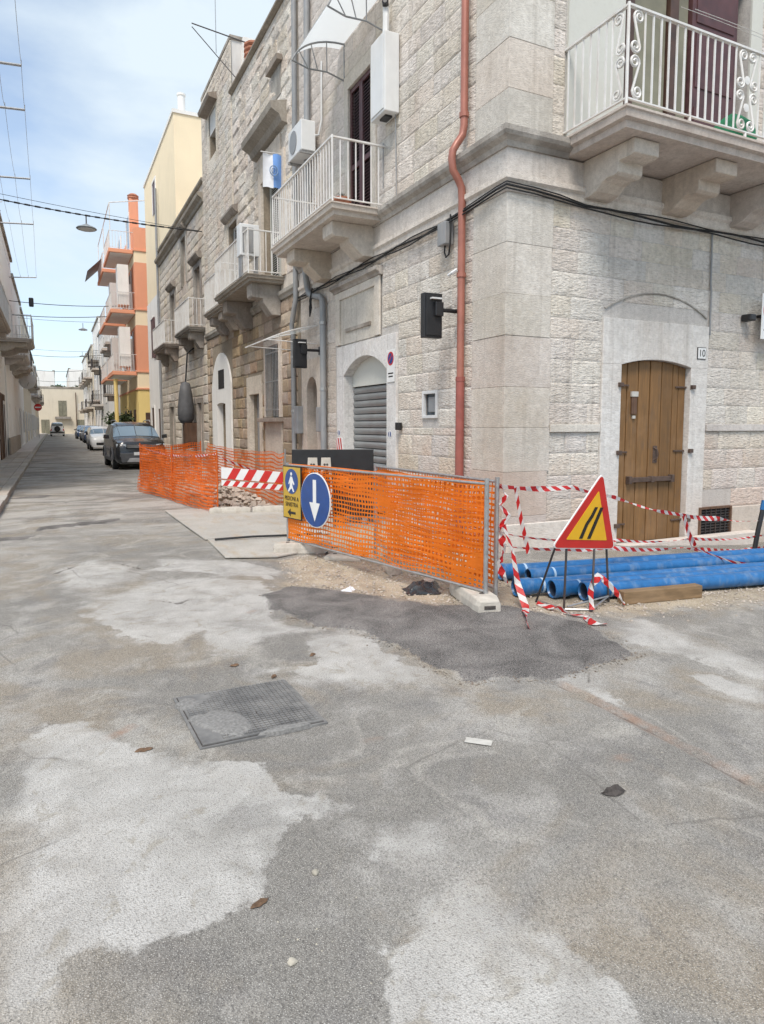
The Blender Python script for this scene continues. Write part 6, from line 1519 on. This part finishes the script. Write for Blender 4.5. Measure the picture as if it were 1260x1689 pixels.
tape([(3.48, 4.77, 1.06), (4.46, 4.92, 1.0), (5.07, 5.02, 0.87), (6.35, 5.22, 0.58), (7.06, 5.34, 0.48), (8.25, 5.53, 0.36), (9.5, 5.7, 0.4)], 'top red and white tape strung from the barrier post past the triangle', seed=2)
tape([(3.48, 4.77, 0.66), (4.09, 4.86, 0.53), (5.19, 5.04, 0.41), (6.6, 5.3, 0.28), (8.27, 5.54, 0.16), (9.5, 5.7, 0.1)], 'middle red and white tape strung low behind the triangle', w_=0.035, seed=3)
tape([(3.62, 4.9, 0.50), (5.1, 5.1, 0.33), (6.44, 5.28, 0.19), (8.29, 5.56, -0.01), (9.5, 5.7, -0.1)], 'lowest red and white tape just above the blue pipes', w_=0.055, seed=4)
tape([(3.68, 4.80, 1.05), (3.76, 4.81, 0.75), (3.87, 4.83, 0.42)], 'loose tape strand dangling right of the barrier post', w_=0.04, sag=0, seed=5)
tape([(6.38, 5.23, 0.58), (6.50, 5.25, 0.36), (6.66, 5.28, 0.19)], 'short tape strand slanting down from the top tape', w_=0.04, sag=0, seed=6)
tape([(6.36, 5.22, 0.57), (6.50, 5.2, 0.2), (6.50, 4.72, 0.13), (6.52, 4.5, 0.12)], 'tape strand hanging down over the blue pipes', w_=0.045, sag=0, seed=7)
tape([(3.50, 4.78, 1.08), (3.53, 4.72, 0.98), (3.48, 4.76, 0.90), (3.57, 4.74, 0.80), (3.49, 4.76, 0.70), (3.52, 4.73, 0.5), (3.48, 4.75, 0.35), (3.55, 4.72, 0.2)], 'crumpled tape wound round the right barrier post', w_=0.07, sag=0, seed=8, twist=14, sub=22)
tape([(3.53, 4.76, 0.72), (3.60, 4.72, 0.5), (3.62, 4.66, 0.2), (3.60, 4.52, 0.03), (3.40, 4.27, 0.02), (3.22, 4.0, 0.02)], 'loose tape tail lying over the dark asphalt patch', w_=0.065, sag=0, seed=9, rest=True, sub=16, flat=1.2)
tape([(3.79, 4.6, 0.02), (3.8, 4.23, 0.02), (3.87, 4.08, 0.03), (3.75, 3.92, 0.02), (3.88, 3.86, 0.02)], 'crumpled tape end lying before the triangle stand', w_=0.06, sag=0, seed=10, rest=True, twist=9, sub=22, flat=1.2)
tape([(4.05, 4.2, 0.03), (4.14, 4.32, 0.2), (4.25, 4.33, 0.28), (4.40, 4.30, 0.14), (4.47, 4.24, 0.02)], 'crumpled tape caught between the stand legs', w_=0.07, sag=0, seed=11, twist=9, sub=22)
# ------------------------------------------------------------------ the reddish net enclosure further back
n2 = thing('net_enclosure', (3.0, 14, 0), 'reddish orange net enclosure round the dug trench in front of the stone house', 'barrier')
net((2.6, 12.0), (1.85, 17.0), 0.02, 1.12, 0.066, 0.72, M['net_red'], n2, 0.06, 3.0, sag=0.04, flare=0.10)
net((2.63, 12.0), (1.9, 17.0), 0.04, 1.08, 0.075, 0.82, M['net_red'], n2, 0.08, 13.0, sag=0.05, flare=0.04)
net((1.85, 17.0), (3.6, 18.6), 0.03, 1.12, 0.075, 0.74, M['net_red'], n2, 0.06, 4.0, sag=0.03)
net((3.75, 11.65), (3.75, 18.5), 0.03, 1.08, 0.075, 0.74, M['net_red'], n2, 0.06, 6.0, sag=0.04)
for p in ((2.6, 12.0), (1.85, 17.0), (3.6, 18.6), (3.75, 11.62), (2.2, 14.5)): post(n2, p, 0, 1.15, 0.014, M['net_red'] if p[0] != 3.75 else M['grey_metal'])
tape([(2.6, 12.0, 1.05), (3.0, 11.9, 0.86), (3.4, 11.75, 0.72), (3.75, 11.62, 0.66)], 'red and white tape slanting down in front of the reddish net', seed=12, w_=0.07)
tape([(1.75, 16.5, 1.12), (2.0, 15.9, 1.0), (2.6, 12.0, 1.08)], 'red and white tape along the top of the reddish net', seed=14, w_=0.05)
sbd = thing('striped_board', (3.1, 11.8, 0.55), 'red and white diagonally striped board across the trench opening', 'board')
sa, sb_ = Vector((2.66, 11.93, 0)), Vector((3.74, 11.56, 0)); se = (sb_-sa).normalized(); sn = Vector((se.y, -se.x, 0)); SL = (sb_-sa).length
sq = lambda s, z, d: sa+se*s+sn*d+Vector((0, 0, z+0.06-0.09*s))
MB().hexa([sq(0,.58,0), sq(SL,.58,0), sq(SL,.58,.02), sq(0,.58,.02), sq(0,.78,0), sq(SL,.78,0), sq(SL,.78,.02), sq(0,.78,.02)]).build('board', M['sheet_white'], sbd)
for k in range(4):
    s0 = 0.10+k*0.28; P4 = [(s0, .58), (s0+0.14, .58), (s0+0.25, .78), (s0+0.11, .78)]; P4 = [(min(s, SL), z) for s, z in P4]
    MB().prism([sq(s, z, 0.0205) for s, z in P4], [sq(s, z, 0.023) for s, z in P4]).build('red_stripe', M['sheet_red'], sbd)
MB().hexa([sq(0,.45,0), sq(SL,.45,0), sq(SL,.45,.01), sq(0,.45,.01), sq(0,.55,0), sq(SL,.55,0), sq(SL,.55,.01), sq(0,.55,.01)]).build('lower_board', M['sheet_white'], sbd)
for k in range(7):
    s0 = 0.02+k*0.165; P4 = [(s0, .45), (s0+0.08, .45), (s0+0.15, .55), (s0+0.07, .55)]; P4 = [(min(s, SL), z) for s, z in P4]
    MB().prism([sq(s, z, 0.0105) for s, z in P4], [sq(s, z, 0.012) for s, z in P4]).build('red_stripe', M['sheet_red'], sbd)
# steel road plates
def plate_mat():
    t = NT('dusty_steel_plate')
    cl = t.mix(t.ramp(t.noise(1.6, 7, 0.65), 0.3, 0.7), (0.37, 0.345, 0.31), (0.47, 0.445, 0.405))
    cl = t.mix(t.ramp(t.noise(5, 6, 0.7, stretch=(1, 0.3, 1)), 0.52, 0.7, 0, 0.6), cl, (0.40, 0.31, 0.21))
    cl = t.mix(t.ramp(t.noise(40, 4, 0.7), 0.32, 0.45, 0.4, 0), cl, (0.2, 0.17, 0.15))
    return t.out(cl, 0.7, t.bump(t.noise(60, 4, 0.6), 0.2, 0.004), 0.0, 0.3)
M['plate'] = plate_mat()
for poly, lab, zz in (([(1.77, 12.62), (1.81, 9.21), (3.55, 8.95), (3.62, 11.55), (3.2, 12.5)], 'large dusty steel road plate left of the reddish net feet', 0.035), ([(1.84, 9.17), (1.78, 7.87), (2.36, 7.64), (3.3, 8.0), (3.4, 8.93)], 'smaller dusty steel road plate beside the front barrier foot', 0.028)):
    one(MB().prism([(x, y, zz-0.02) for x, y in poly], [(x, y, zz) for x, y in poly]), 'steel_plate', M['plate'], lab, 'steel plate', 'steel road plates', bevel=0.003)
one(MB().tube([(1.9, 9.0, 0.05), (2.4, 8.95, 0.06), (2.9, 8.9, 0.05), (3.4, 8.9, 0.04)], 0.016, 6), 'ground_cable', M['black_rubber'], 'black cable lying along the joint of the two steel plates', 'cable')
# rubble heaps (countless) and single lumps
def rocks(n, fn, smin, smax, r, flat=0.7):
    mb = MB()
    for i in range(n):
        x, y, z = fn(r); s = r.uniform(smin, smax)**1.0
        vs_ = []
        for d in ((1,0,0), (-1,0,0), (0,1,0), (0,-1,0), (0,0,1), (0,0,-1)):
            k = s*r.uniform(.7, 1.25); vs_.append(Vector(d)*k)
        rot = Matrix.Rotation(r.uniform(0, 6.28), 3, 'Z') @ Matrix.Rotation(r.uniform(-.6, .6), 3, 'X')
        vs_ = [rot @ v for v in vs_]; vs_ = [Vector((v.x+x, v.y+y, v.z*flat+z+s*0.25)) for v in vs_]
        mb.add(vs_, [(0,2,4), (2,1,4), (1,3,4), (3,0,4), (2,0,5), (1,2,5), (3,1,5), (0,3,5)])
    return mb
rr = random.Random(77)
def infield(r):
    while True:
        x, y = r.uniform(2.0, 4.9), r.uniform(4.9, 9.0)
        if poly_sd(np.array([x]), np.array([y]), SAND[0])[0] > -0.05: return x, y, gz(x, y)-(0.04 if 3.3 < x < 4.5 and y > 6.3 else 0)
g_ = rocks(3200, infield, 0.003, 0.020, rr).build('gravel', M['rubble_m'], recalc=False); g_['kind'] = 'stuff'; tag(g_, 'loose gravel and sand spilled below the front net', 'gravel')
def inside2(r):
    x, y = r.uniform(2.7, 3.7), r.uniform(12.1, 16.5); hh = 0.30*math.exp(-((y-14.2)/1.6)**2)*math.exp(-((x-3.25)/0.5)**2); return x, y, r.uniform(0, 1)*hh+gz(x, y)
g2_ = rocks(420, inside2, 0.03, 0.11, rr).build('rubble', M['rubble_m'], recalc=False); g2_['kind'] = 'stuff'; tag(g2_, 'heap of broken rubble inside the reddish net', 'rubble')
def speck(r):
    while True:
        y = 1.1+abs(r.gauss(0, 1))*2.6; x = r.uniform(-0.5+0*y, 2.2+0.45*y)
        return x, y, gz(x, y)-0.001
g3_ = rocks(1500, speck, 0.0012, 0.0045, rr).build('grit', M['pebble'], recalc=False); g3_['kind'] = 'stuff'; tag(g3_, 'scattered tiny pale grit on the asphalt', 'grit')
def soil(r):
    x = r.uniform(3.5, 7); y = 4.75-0.17*(x-3.5)+r.gauss(-0.25, 0.22); return x, y, gz(x, y)
g4_ = rocks(900, soil, 0.003, 0.018, rr).build('gravel', M['rubble_m'], recalc=False); g4_['kind'] = 'stuff'; tag(g4_, 'loose gravel along the front of the blue pipes', 'gravel')
def lump_edge(r):
    P = DARK[0]; i = r.randrange(0, 16); a, b = P[i], P[(i+1) % len(P)]; t = r.random(); return a[0]+(b[0]-a[0])*t+r.gauss(0, .04), a[1]+(b[1]-a[1])*t+r.gauss(0, .04), gz(a[0], a[1])+0.002
g5_ = rocks(900, lump_edge, 0.003, 0.011, rr).build('asphalt_crumbs', M['road'], recalc=False); g5_['kind'] = 'stuff'; tag(g5_, 'asphalt crumbs along the edge of the dark patch', 'asphalt crumbs')
def stone(p, s, mat, label, name='pebble', cat='stone', seed=1):
    r = random.Random(seed); bm = bmesh.new(); bmesh.ops.create_icosphere(bm, subdivisions=2, radius=s)
    for v in bm.verts: v.co = v.co*(1+0.35*mnoise.noise(v.co*(1.6/s)+Vector((seed, 0, 0)))); v.co.z *= 0.65
    mb = MB(); mb.add([v.co+Vector((p[0], p[1], gz(*p)+s*0.35)) for v in bm.verts], [tuple(v.index for v in f.verts) for f in bm.faces]); bm.free()
    return one(mb, name, mat, label, cat, smooth=40)
stone((0.78, 2.13), 0.013, M['pebble'], 'tiny pale pebble on asphalt right of the big pale patch', seed=1)
stone((0.58, 1.79), 0.014, M['pebble'], 'tiny cream pebble near the bottom edge of the picture', seed=2)
stone((3.25, 6.35), 0.11, M['rubble_m'], 'grey rubble lump seen through the front net on the left', 'rubble_stone', seed=3)
stone((3.62, 5.5), 0.12, M['rubble_m'], 'grey rubble lump seen through the front net on the right', 'rubble_stone', seed=4)
stone((3.35, 5.75), 0.07, M['rubble_m'], 'small rubble lump behind the black plastic bag', 'rubble_stone', seed=6)
# litter
def crumple(p, sx, sy, h, mat, label, name, cat, seed, rz=0.0, n=8, leaf=False):
    r = random.Random(seed); c, s = math.cos(rz), math.sin(rz)
    def P(u, v):
        k_ = (0.12+0.88*math.sin(math.pi*u)**0.7*(1+0.5*mnoise.noise((u*4+seed, 1.0, 2.0)))) if leaf else 1.0
        x, y = (u-.5)*sx*(1+(0.25*mnoise.noise((v*3, seed, 0.3)) if leaf else 0)), (v-.5)*sy*k_+(0.25*sy*mnoise.noise((u*3+seed, 0.2, 0.7)) if leaf else 0)
        z = h*(0.5+mnoise.noise((u*3.1+seed, v*3.1, 0.5))+0.4*mnoise.noise((u*8+seed, v*8, 2)))*(1-abs(2*u-1)**3)*(1-abs(2*v-1)**3)
        X, Y = p[0]+x*c-y*s, p[1]+x*s+y*c
        return Vector((X, Y, gz(X, Y)+0.006+max(0, z)))
    m = MB().sheet(P, n, n)
    return one(m, name, mat, label, cat, smooth=30, recalc=False)
crumple((3.17, 5.55), 0.52, 0.36, 0.10, M['bag'], 'crumpled black plastic bag poking out under the front net', 'plastic_bag', 'bag', 3, 0.6, 18, True)
crumple((2.49, 5.82), 0.16, 0.10, 0.035, M['flag_white'], 'small crumpled pale blue wrapper on the sandy edge', 'wrapper', 'litter', 5, 0.4, 10, True)
crumple((1.87, 2.70), 0.135, 0.055, 0.004, M['paper'], 'white card strip lying on the open asphalt', 'paper_strip', 'litter', 7, -0.78, 4)
crumple((2.13, 2.05), 0.11, 0.05, 0.03, M['rag'], 'dark crumpled rag lying at lower right of the road', 'rag', 'litter', 9, -0.3, 14, True)
crumple((0.56, 2.07), 0.07, 0.026, 0.016, M['leaf_dry'], 'curled dry brown leaf on the edge of the big pale patch', 'dry_leaf', 'leaf', 11, 0.3, 8, True)
crumple((0.34, 3.36), 0.09, 0.045, 0.012, M['leaf_dry'], 'flat brown leaf at the top of the big pale patch', 'dry_leaf', 'leaf', 12, 0.1, 8, True)
for i, (x, y) in enumerate(((1.02, 4.3), (1.55, 4.25), (1.2, 4.0))):
    crumple((x, y), 0.06, 0.03, 0.012, M['leaf_dry'], ['tiny brown leaf below the upper pale patch, left one', 'tiny brown leaf below the upper pale patch, right one', 'tiny brown leaf just above the manhole cover'][i], 'dry_leaf', 'leaf', 20+i, 0.4*i, 6, True)
# manhole cover
mh = thing('manhole_cover', (0.92, 3.6, 0.0), 'square cast iron manhole cover half smeared with asphalt', 'manhole cover')
def mh_mat():
    t = NT('worn_cast_iron')
    cl = t.mix(t.ramp(t.noise(6, 6, 0.65), 0.35, 0.65), (0.14, 0.138, 0.136), (0.25, 0.243, 0.233))
    return t.out(cl, 0.7, t.bump(t.noise(150, 3, 0.6), 0.35, 0.004), 0.15, 0.4)
M['iron_cover'] = mh_mat()
mc = [(0.57, 3.95), (1.25, 3.93), (1.27, 3.25), (0.59, 3.25)]
mz = sum(gz(x, y) for x, y in mc)/4+0.014
MB().prism([(x, y, mz-0.03) for x, y in mc], [(x, y, mz-0.007) for x, y in mc]).build('frame', M['iron_cover'], mh)
gp = [(0.92+(x-0.92)*0.955, 3.6+(y-3.6)*0.955) for x, y in mc]
MB().prism([(x, y, mz-0.02) for x, y in gp], [(x, y, mz-0.0055) for x, y in gp]).build('dark_gap', M['rag'], mh)  # dark band filling the gap between lid and frame
ins = [(0.92+(x-0.92)*0.94, 3.6+(y-3.6)*0.94) for x, y in mc]
MB().prism([(x, y, mz-0.02) for x, y in ins], [(x, y, mz) for x, y in ins]).build('lid', M['iron_cover'], mh)
mb = MB()
for i in range(24):
    for j in range(24):
        x, y = 0.62+i*0.0263, 3.30+j*0.0263
        if x+0.25*y-1.66+0.30*mnoise.noise((x*4.2, y*4.2, 1.7)) < 0.0: continue
        mb.abox(x-0.009, x+0.009, y-0.009, y+0.009, mz, mz+0.006)
mb.build('tread_pattern', M['iron_cover'], mh)['kind'] = 'stuff'
MB().lathe([(0.014, 0), (0.014, 0.003)], (0.96, 3.52, mz+0.001), (0, 0, 1), 10).build('keyhole', M['rag'], mh)
def smear(c, rx, ry, h, seed, rot, name='asphalt_smear'):
    n, m = 40, 7; vs_, fs = [], []
    for k in range(m+1):
        for a in range(n):
            th = 2*math.pi*a/n; ed_ = 1+0.30*mnoise.noise((math.cos(th)*1.6+seed, math.sin(th)*1.6, 0.4))+0.12*mnoise.noise((math.cos(th)*5+seed, math.sin(th)*5, 1.4))
            q = k/m; x, y = rx*ed_*q*math.cos(th), ry*ed_*q*math.sin(th); X, Y = c[0]+x*math.cos(rot)-y*math.sin(rot), c[1]+x*math.sin(rot)+y*math.cos(rot)
            z = mz+0.001+h*(1-q**4)*(0.8+0.5*mnoise.noise((X*14, Y*14, seed)))-0.018*(q > 0.99)
            vs_.append((X, Y, z))
    for k in range(m):
        for a in range(n): fs.append((k*n+a, k*n+(a+1) % n, (k+1)*n+(a+1) % n, (k+1)*n+a))
    return MB().add(vs_, fs).build(name, M['tar'], mh, smooth=50)
smear((0.76, 3.47), 0.14, 0.22, 0.016, 3.0, 0.35); smear((0.63, 3.80), 0.07, 0.09, 0.010, 8.0, 0.1); smear((1.05, 3.27), 0.16, 0.035, 0.008, 5.0, 0.0)
# black board and white stool before the garage
bo = thing('black_board', (4.0, 10.1, 0), 'long black board standing in front of the garage shutter', 'board')
ba, bb_ = Vector((3.42, 10.25, 0)), Vector((4.62, 9.72, 0)); be = (bb_-ba).normalized(); bn2 = Vector((be.y, -be.x, 0))
bq = lambda s, z, d: ba+be*s+bn2*d+Vector((0, 0, z)); BL = (bb_-ba).length
MB().hexa([bq(0,.12,0), bq(BL,.12,0), bq(BL,.12,.04), bq(0,.12,.04), bq(0,1.2,-.0), bq(BL,1.2,-.0), bq(BL,1.2,.04), bq(0,1.2,.04)]).build('panel', M['black'], bo, bevel=0.006)
for s in (0.15, BL-0.15): MB().hexa([bq(s-.04,0,-.1), bq(s+.04,0,-.1), bq(s+.04,0,.14), bq(s-.04,0,.14), bq(s-.04,.12,-.02), bq(s+.04,.12,-.02), bq(s+.04,.12,.06), bq(s-.04,.12,.06)]).build('foot', M['black'], bo)
stl = thing('stool', (3.86, 9.55, 0), 'pale plastic barrier stand with two arched cut-outs before the black board', 'stand')
def arch_frame(s0, s1):
    pts_o = [(s0, 0.62), (s0+0.03, 1.14), (s1-0.03, 1.14), (s1, 0.62)]
    pts_i = [(s1-0.035, 0.62), (s1-0.045, 0.88)] + [(s1-0.045-(s1-s0-0.09)*k/6, 0.90+0.06*math.sin(math.pi*k/6)) for k in range(1, 6)] + [(s0+0.045, 0.88), (s0+0.035, 0.62)]
    pts = pts_o+pts_i
    MB().prism([bq(s, z-0.05, 0.45) for s, z in pts], [bq(s, z-0.05, 0.49) for s, z in pts]).build('arched_panel', M['concrete'], stl)
    for s in (s0+0.08, s1-0.08): MB().lathe([(0.018, 0), (0.018, 0.003)], bq(s, 0.985, 0.49), bn2, 10).build('hole', M['rag'], stl)
    MB().hexa([bq(s0,.0,.42), bq(s1,.0,.42), bq(s1,.0,.52), bq(s0,.0,.52), bq(s0+.01,.57,.45), bq(s1-.01,.57,.45), bq(s1-.01,.57,.49), bq(s0+.01,.57,.49)]).build('lower_panel', M['concrete'], stl)
arch_frame(0.26, 0.46); arch_frame(0.465, 0.665)
# ------------------------------------------------------------------ vehicles
def car(name, label, x, y, rz, prof, W, belt, body, wheel_s, wr, group='cars parked along the right side', extras=None, scale=1.0, cls='car'):
    """lofted car; local +y runs from the nose (0) to the tail, prof = [(s, top z, half width)]"""
    t = thing(name, (x, y, gz(x, y)), label, cls, group, rz=rz)
    rings = []
    wroof = W*0.74
    for s, top, w_ in prof:
        if top > belt+0.12:
            k = min(1, (top-belt)/0.55); wr_ = w_+(wroof-w_)*k
            pr = [(w_*0.90, 0.24), (w_, 0.40), (w_*1.0, 0.72), (w_*0.965, belt), (wr_+(w_*.965-wr_)*.14, top-0.09), (wr_*0.86, top-0.012), (0, top+0.018)]
        else:
            pr = [(w_*0.90, 0.24), (w_, 0.40), (w_*1.0, min(0.70, top-0.2)), (w_*0.97, top-0.11), (w_*0.90, top-0.03), (w_*0.62, top), (0, top+0.02)]
        rings.append((s, [(-a, s, z) for a, z in pr]+[(a, s, z) for a, z in reversed(pr[:-1])]))
    n = len(rings[0][1]); vsl = [Vector(p) for _, r_ in rings for p in r_]; fs = []
    glass_f, screen_f, rear_f = [], [], []
    roof_s = [s for s, top, _ in prof if top > belt+0.12]
    for i in range(len(rings)-1):
        hi = prof[i][1] > belt+0.12, prof[i+1][1] > belt+0.12
        for k in range(n-1):
            f = (i*n+k, i*n+k+1, (i+1)*n+k+1, (i+1)*n+k); fs.append(f)
            if all(hi) and k in (3, n-5): glass_f.append(f)
            if (not hi[0] and hi[1]) or (hi[0] and hi[1] and prof[i+1][1]-prof[i][1] > 0.22):
                if 4 <= k <= n-6: screen_f.append(f)
            if (hi[0] and not hi[1]) or (all(hi) and prof[i][1]-prof[i+1][1] > 0.22):
                if 4 <= k <= n-6: rear_f.append(f)
    fs.append(tuple(range(n))); fs.append(tuple((len(rings)-1)*n+k for k in range(n-1, -1, -1)))
    fs += [((i)*n, (i+1)*n, (i+1)*n+n-1, i*n+n-1) for i in range(len(rings)-1)]
    MB().add(vsl, fs).build('body', body, t, local=True, smooth=38)
    cenl = Vector((0, (prof[0][0]+prof[-1][0])/2, 0.7))
    def panes(fl, nm, sh=0.07):
        for f in fl:
            q = [vsl[j] for j in f]; c = sum(q, Vector())/4; nn = (q[1]-q[0]).cross(q[2]-q[1])
            if nn.length < 1e-6: continue
            nn.normalize(); nn = -nn if nn.dot(c-cenl) < 0 else nn
            q = [p+(c-p)*sh+nn*0.006 for p in q]; q2 = [p-nn*0.01 for p in q]
            MB().prism(q2, q).build(nm, M['glass_sky_tint'] if nm == 'windscreen' else M['glass'], t, local=True)
    panes(glass_f, 'side_window'); panes(screen_f, 'windscreen', 0.04); panes(rear_f, 'rear_window', 0.05)
    wl_ = MB()
    for s in wheel_s:
        for sd_ in (-1, 1):
            c = Vector((sd_*(W*0.985-0.10), s, wr)); ax = Vector((sd_, 0, 0))
            wh = bpy.data.objects.new('wheel', None); col.objects.link(wh); wh.parent = t; ORG[wh.name] = Vector()
            MB().lathe([(wr*0.6, -0.10), (wr*0.97, -0.095), (wr, -0.06), (wr, 0.07), (wr*0.96, 0.10), (wr*0.66, 0.108)], c, ax, 20).build('tyre', M['tyre'], wh, local=True, smooth=40)
            MB().lathe([(wr*0.64, 0.109), (wr*0.60, 0.112), (wr*0.5, 0.095), (wr*0.14, 0.115), (0.01, 0.118)], c, ax, 10).build('rim', M['silver'], wh, local=True)
            MB().tube([(sd_*(W*1.0), s+(wr+0.05)*math.cos(a*R(15)), wr+(wr+0.05)*math.sin(a*R(15))) for a in range(0, 13)], 0.035, 6).build('wheel_arch', M['car_plastic'], wh, local=True)
    if extras: extras(t)
    return t
W0 = 0.905
suvp = [(0.0, 0.62, .70), (0.06, 0.84, .78), (0.16, 0.98, .84), (0.45, 1.06, .885), (1.10, 1.13, .90), (1.22, 1.16, .90), (1.75, 1.53, .90), (2.05, 1.65, .90), (2.8, 1.69, .90), (3.5, 1.66, .90), (3.95, 1.56, .89), (4.22, 1.12, .87), (4.34, 0.85, .80)]
def suv_x(t):
    for s in (-1, 1):
        hl = MB().hexa([(s*.50, .045, .78), (s*.80, .12, .80), (s*.80, .18, .80), (s*.5, .1, .78), (s*.50, .07, .90), (s*.82, .16, .92), (s*.82, .22, .92), (s*.5, .14, .9)]).build('headlight', M['lamp_glass'], t, local=True)
        MB().lathe([(0.055, 0), (0.055, 0.02)], (s*.66, 0.03, 0.50), (0, -1, 0), 12).build('fog_lamp', M['lamp_glass'], t, local=True)
        MB().hexa([(s*.93, 1.30, 1.08), (s*1.12, 1.30, 1.10), (s*1.12, 1.42, 1.10), (s*.93, 1.42, 1.08), (s*.93, 1.30, 1.22), (s*1.10, 1.30, 1.24), (s*1.10, 1.40, 1.24), (s*.93, 1.42, 1.22)]).build('mirror', M['car_black'], t, local=True, bevel=0.02)
        MB().tube([(s*.60, 1.95, 1.70), (s*.62, 2.2, 1.76), (s*.62, 3.5, 1.75), (s*.60, 3.75, 1.66)], 0.022, 6).build('roof_rail', M['silver'], t, local=True)
    MB().abox(-.5, .5, -0.005, 0.06, .76, .90).build('grille', M['black'], t, local=True, bevel=0.01)
    for z_ in (.79, .83, .87): MB().abox(-.47, .47, -0.015, -0.006, z_-.008, z_+.008).build('grille_bar', M['silver'], t, local=True)
    MB().hexa([(-.66, -.03, .26), (.66, -.03, .26), (.66, .10, .26), (-.66, .10, .26), (-.72, -.02, .60), (.72, -.02, .60), (.72, .12, .60), (-.72, .12, .60)]).build('bumper', M['car_plastic'], t, local=True, bevel=0.03)
    MB().hexa([(-.5, -.05, .28), (.5, -.05, .28), (.5, .0, .28), (-.5, .0, .28), (-.40, -.05, .42), (.40, -.05, .42), (.4, .0, .42), (-.4, .0, .42)]).build('skid_plate', M['silver'], t, local=True, bevel=0.01)
    MB().abox(-.26, .26, -.052, -.035, .52, .63).build('number_plate', M['sheet_white'], t, local=True)
    MB().abox(-.92, .92, .9, 3.5, .28, .42).build('side_sill', M['car_plastic'], t, local=True, bevel=0.02)
car('parked_suv', 'dark grey parked sport utility car facing the camera beside the reddish net', 2.76, 24.9, R(1.5), suvp, W0, 1.08, M['car_black'], (0.82, 3.5), 0.355, extras=suv_x)
hp = [(0.0, 0.60, .66), (0.05, 0.74, .74), (0.15, 0.82, .80), (0.5, 0.92, .84), (0.95, 1.0, .86), (1.05, 1.02, .86), (1.65, 1.33, .86), (2.0, 1.45, .86), (2.8, 1.49, .86), (3.4, 1.43, .85), (3.8, 1.22, .84), (3.98, 0.9, .80), (4.05, .75, .74)]
def hx(t):
    for s in (-1, 1):
        MB().hexa([(s*.45, .05, .66), (s*.76, .14, .68), (s*.76, .2, .68), (s*.45, .1, .66), (s*.48, .1, .78), (s*.79, .24, .84), (s*.79, .3, .84), (s*.48, .16, .78)]).build('headlight', M['lamp_glass'], t, local=True)
        MB().hexa([(s*.9, 1.05, .96), (s*1.06, 1.05, .97), (s*1.06, 1.15, .97), (s*.9, 1.15, .96), (s*.9, 1.05, 1.08), (s*1.05, 1.05, 1.09), (s*1.05, 1.13, 1.09), (s*.9, 1.15, 1.08)]).build('mirror', M['black'], t, local=True, bevel=0.015)
    MB().abox(-.5, .5, -0.02, 0.05, .34, .50).build('grille', M['black'], t, local=True, bevel=0.02); MB().abox(-.25, .25, -.03, -.012, .54, .64).build('number_plate', M['sheet_white'], t, local=True)
def parked(x, y, mat, label): return car('parked_car', label, x, y, R(rng.uniform(-1, 1.5)), hp, 0.865, 0.95, mat, (0.75, 3.25), 0.31, extras=hx)
parked(2.8, 44.0, M['car_white'], 'white parked hatchback behind the dark sport utility car')
parked(3.2, 54.0, M['car_grey'], 'grey parked car just behind the white hatchback')
parked(3.15, 62.0, M['car_blue'], 'dark blue parked car in the middle of the far row')
parked(3.15, 71.0, M['car_grey'], 'grey parked car second to last in the far row')
parked(3.1, 80.0, M['car_blue'], 'small dark blue car last in the far parked row')
# white off-road vehicle seen from behind
vp = [(0.0, 1.55, .78), (0.02, 1.78, .82), (0.3, 1.86, .84), (2.0, 1.86, .84), (2.35, 1.72, .84), (2.6, 1.15, .84), (2.7, 1.05, .84), (3.7, 0.98, .82), (3.9, 0.8, .78)]
def vx(t):
    MB().lathe([(0.12, 0), (0.36, 0.0), (0.38, 0.06), (0.38, 0.18), (0.34, 0.22), (0.1, 0.22)], (0.0, 0.0, 1.0), (0, -1, 0), 20).build('spare_wheel', M['tyre'], t, local=True)
    MB().abox(-.62, .62, -.02, -.001, 1.38, 1.68).build('rear_window', M['glass'], t, local=True)
    for s in (-1, 1): MB().abox(s*.74-.06, s*.74+.06, -.03, -.001, .75, 1.0).build('tail_light', M['sheet_red'], t, local=True)
    MB().abox(-.82, .82, -.1, .05, .45, .62).build('bumper', M['black'], t, local=True)
car('off_road_car', 'boxy white off-road car with spare wheel driving away at the street end', 0.45, 100.0, 0, vp, 0.86, 1.08, M['car_white'], (0.7, 3.1), 0.36, group='cars further down the street', extras=vx)
# dark bushes in pots before the salmon house
def potplant(x, y, h, label, s):
    t = thing('potted_shrub', (x, y, 0), label, 'potted plant', 'potted shrubs by the salmon house'); r = random.Random(s); mb = MB()
    for i in range(260):
        a = Vector((r.gauss(0, .2), r.gauss(0, .2), r.gauss(0, .22)))+Vector((x, y, h)); e = Vector((r.uniform(-1, 1), r.uniform(-1, 1), r.uniform(-1, 1)))*0.10; f = e.orthogonal()
        mb.add([a-e, a+f*.6, a+e, a-f*.6], [(0, 1, 2, 3)])
    mb.build('leaves', M['foliage'], t, recalc=False); MB().tube([(x, y, 0.4), (x, y, h)], 0.04, 6).build('stem', M['old_wood'], t)
    MB().lathe([(0.20, 0), (0.28, 0.45), (0.31, 0.45), (0.31, 0.5), (0.27, 0.5)], (x, y, 0), (0, 0, 1), 12).build('pot', M['terracotta'], t)
potplant(4.0, 44.0, 1.9, 'dark potted shrub nearer of the two by the salmon house wall', 1); potplant(3.6, 48.5, 1.9, 'dark potted shrub farther of the two by the salmon house wall', 2)
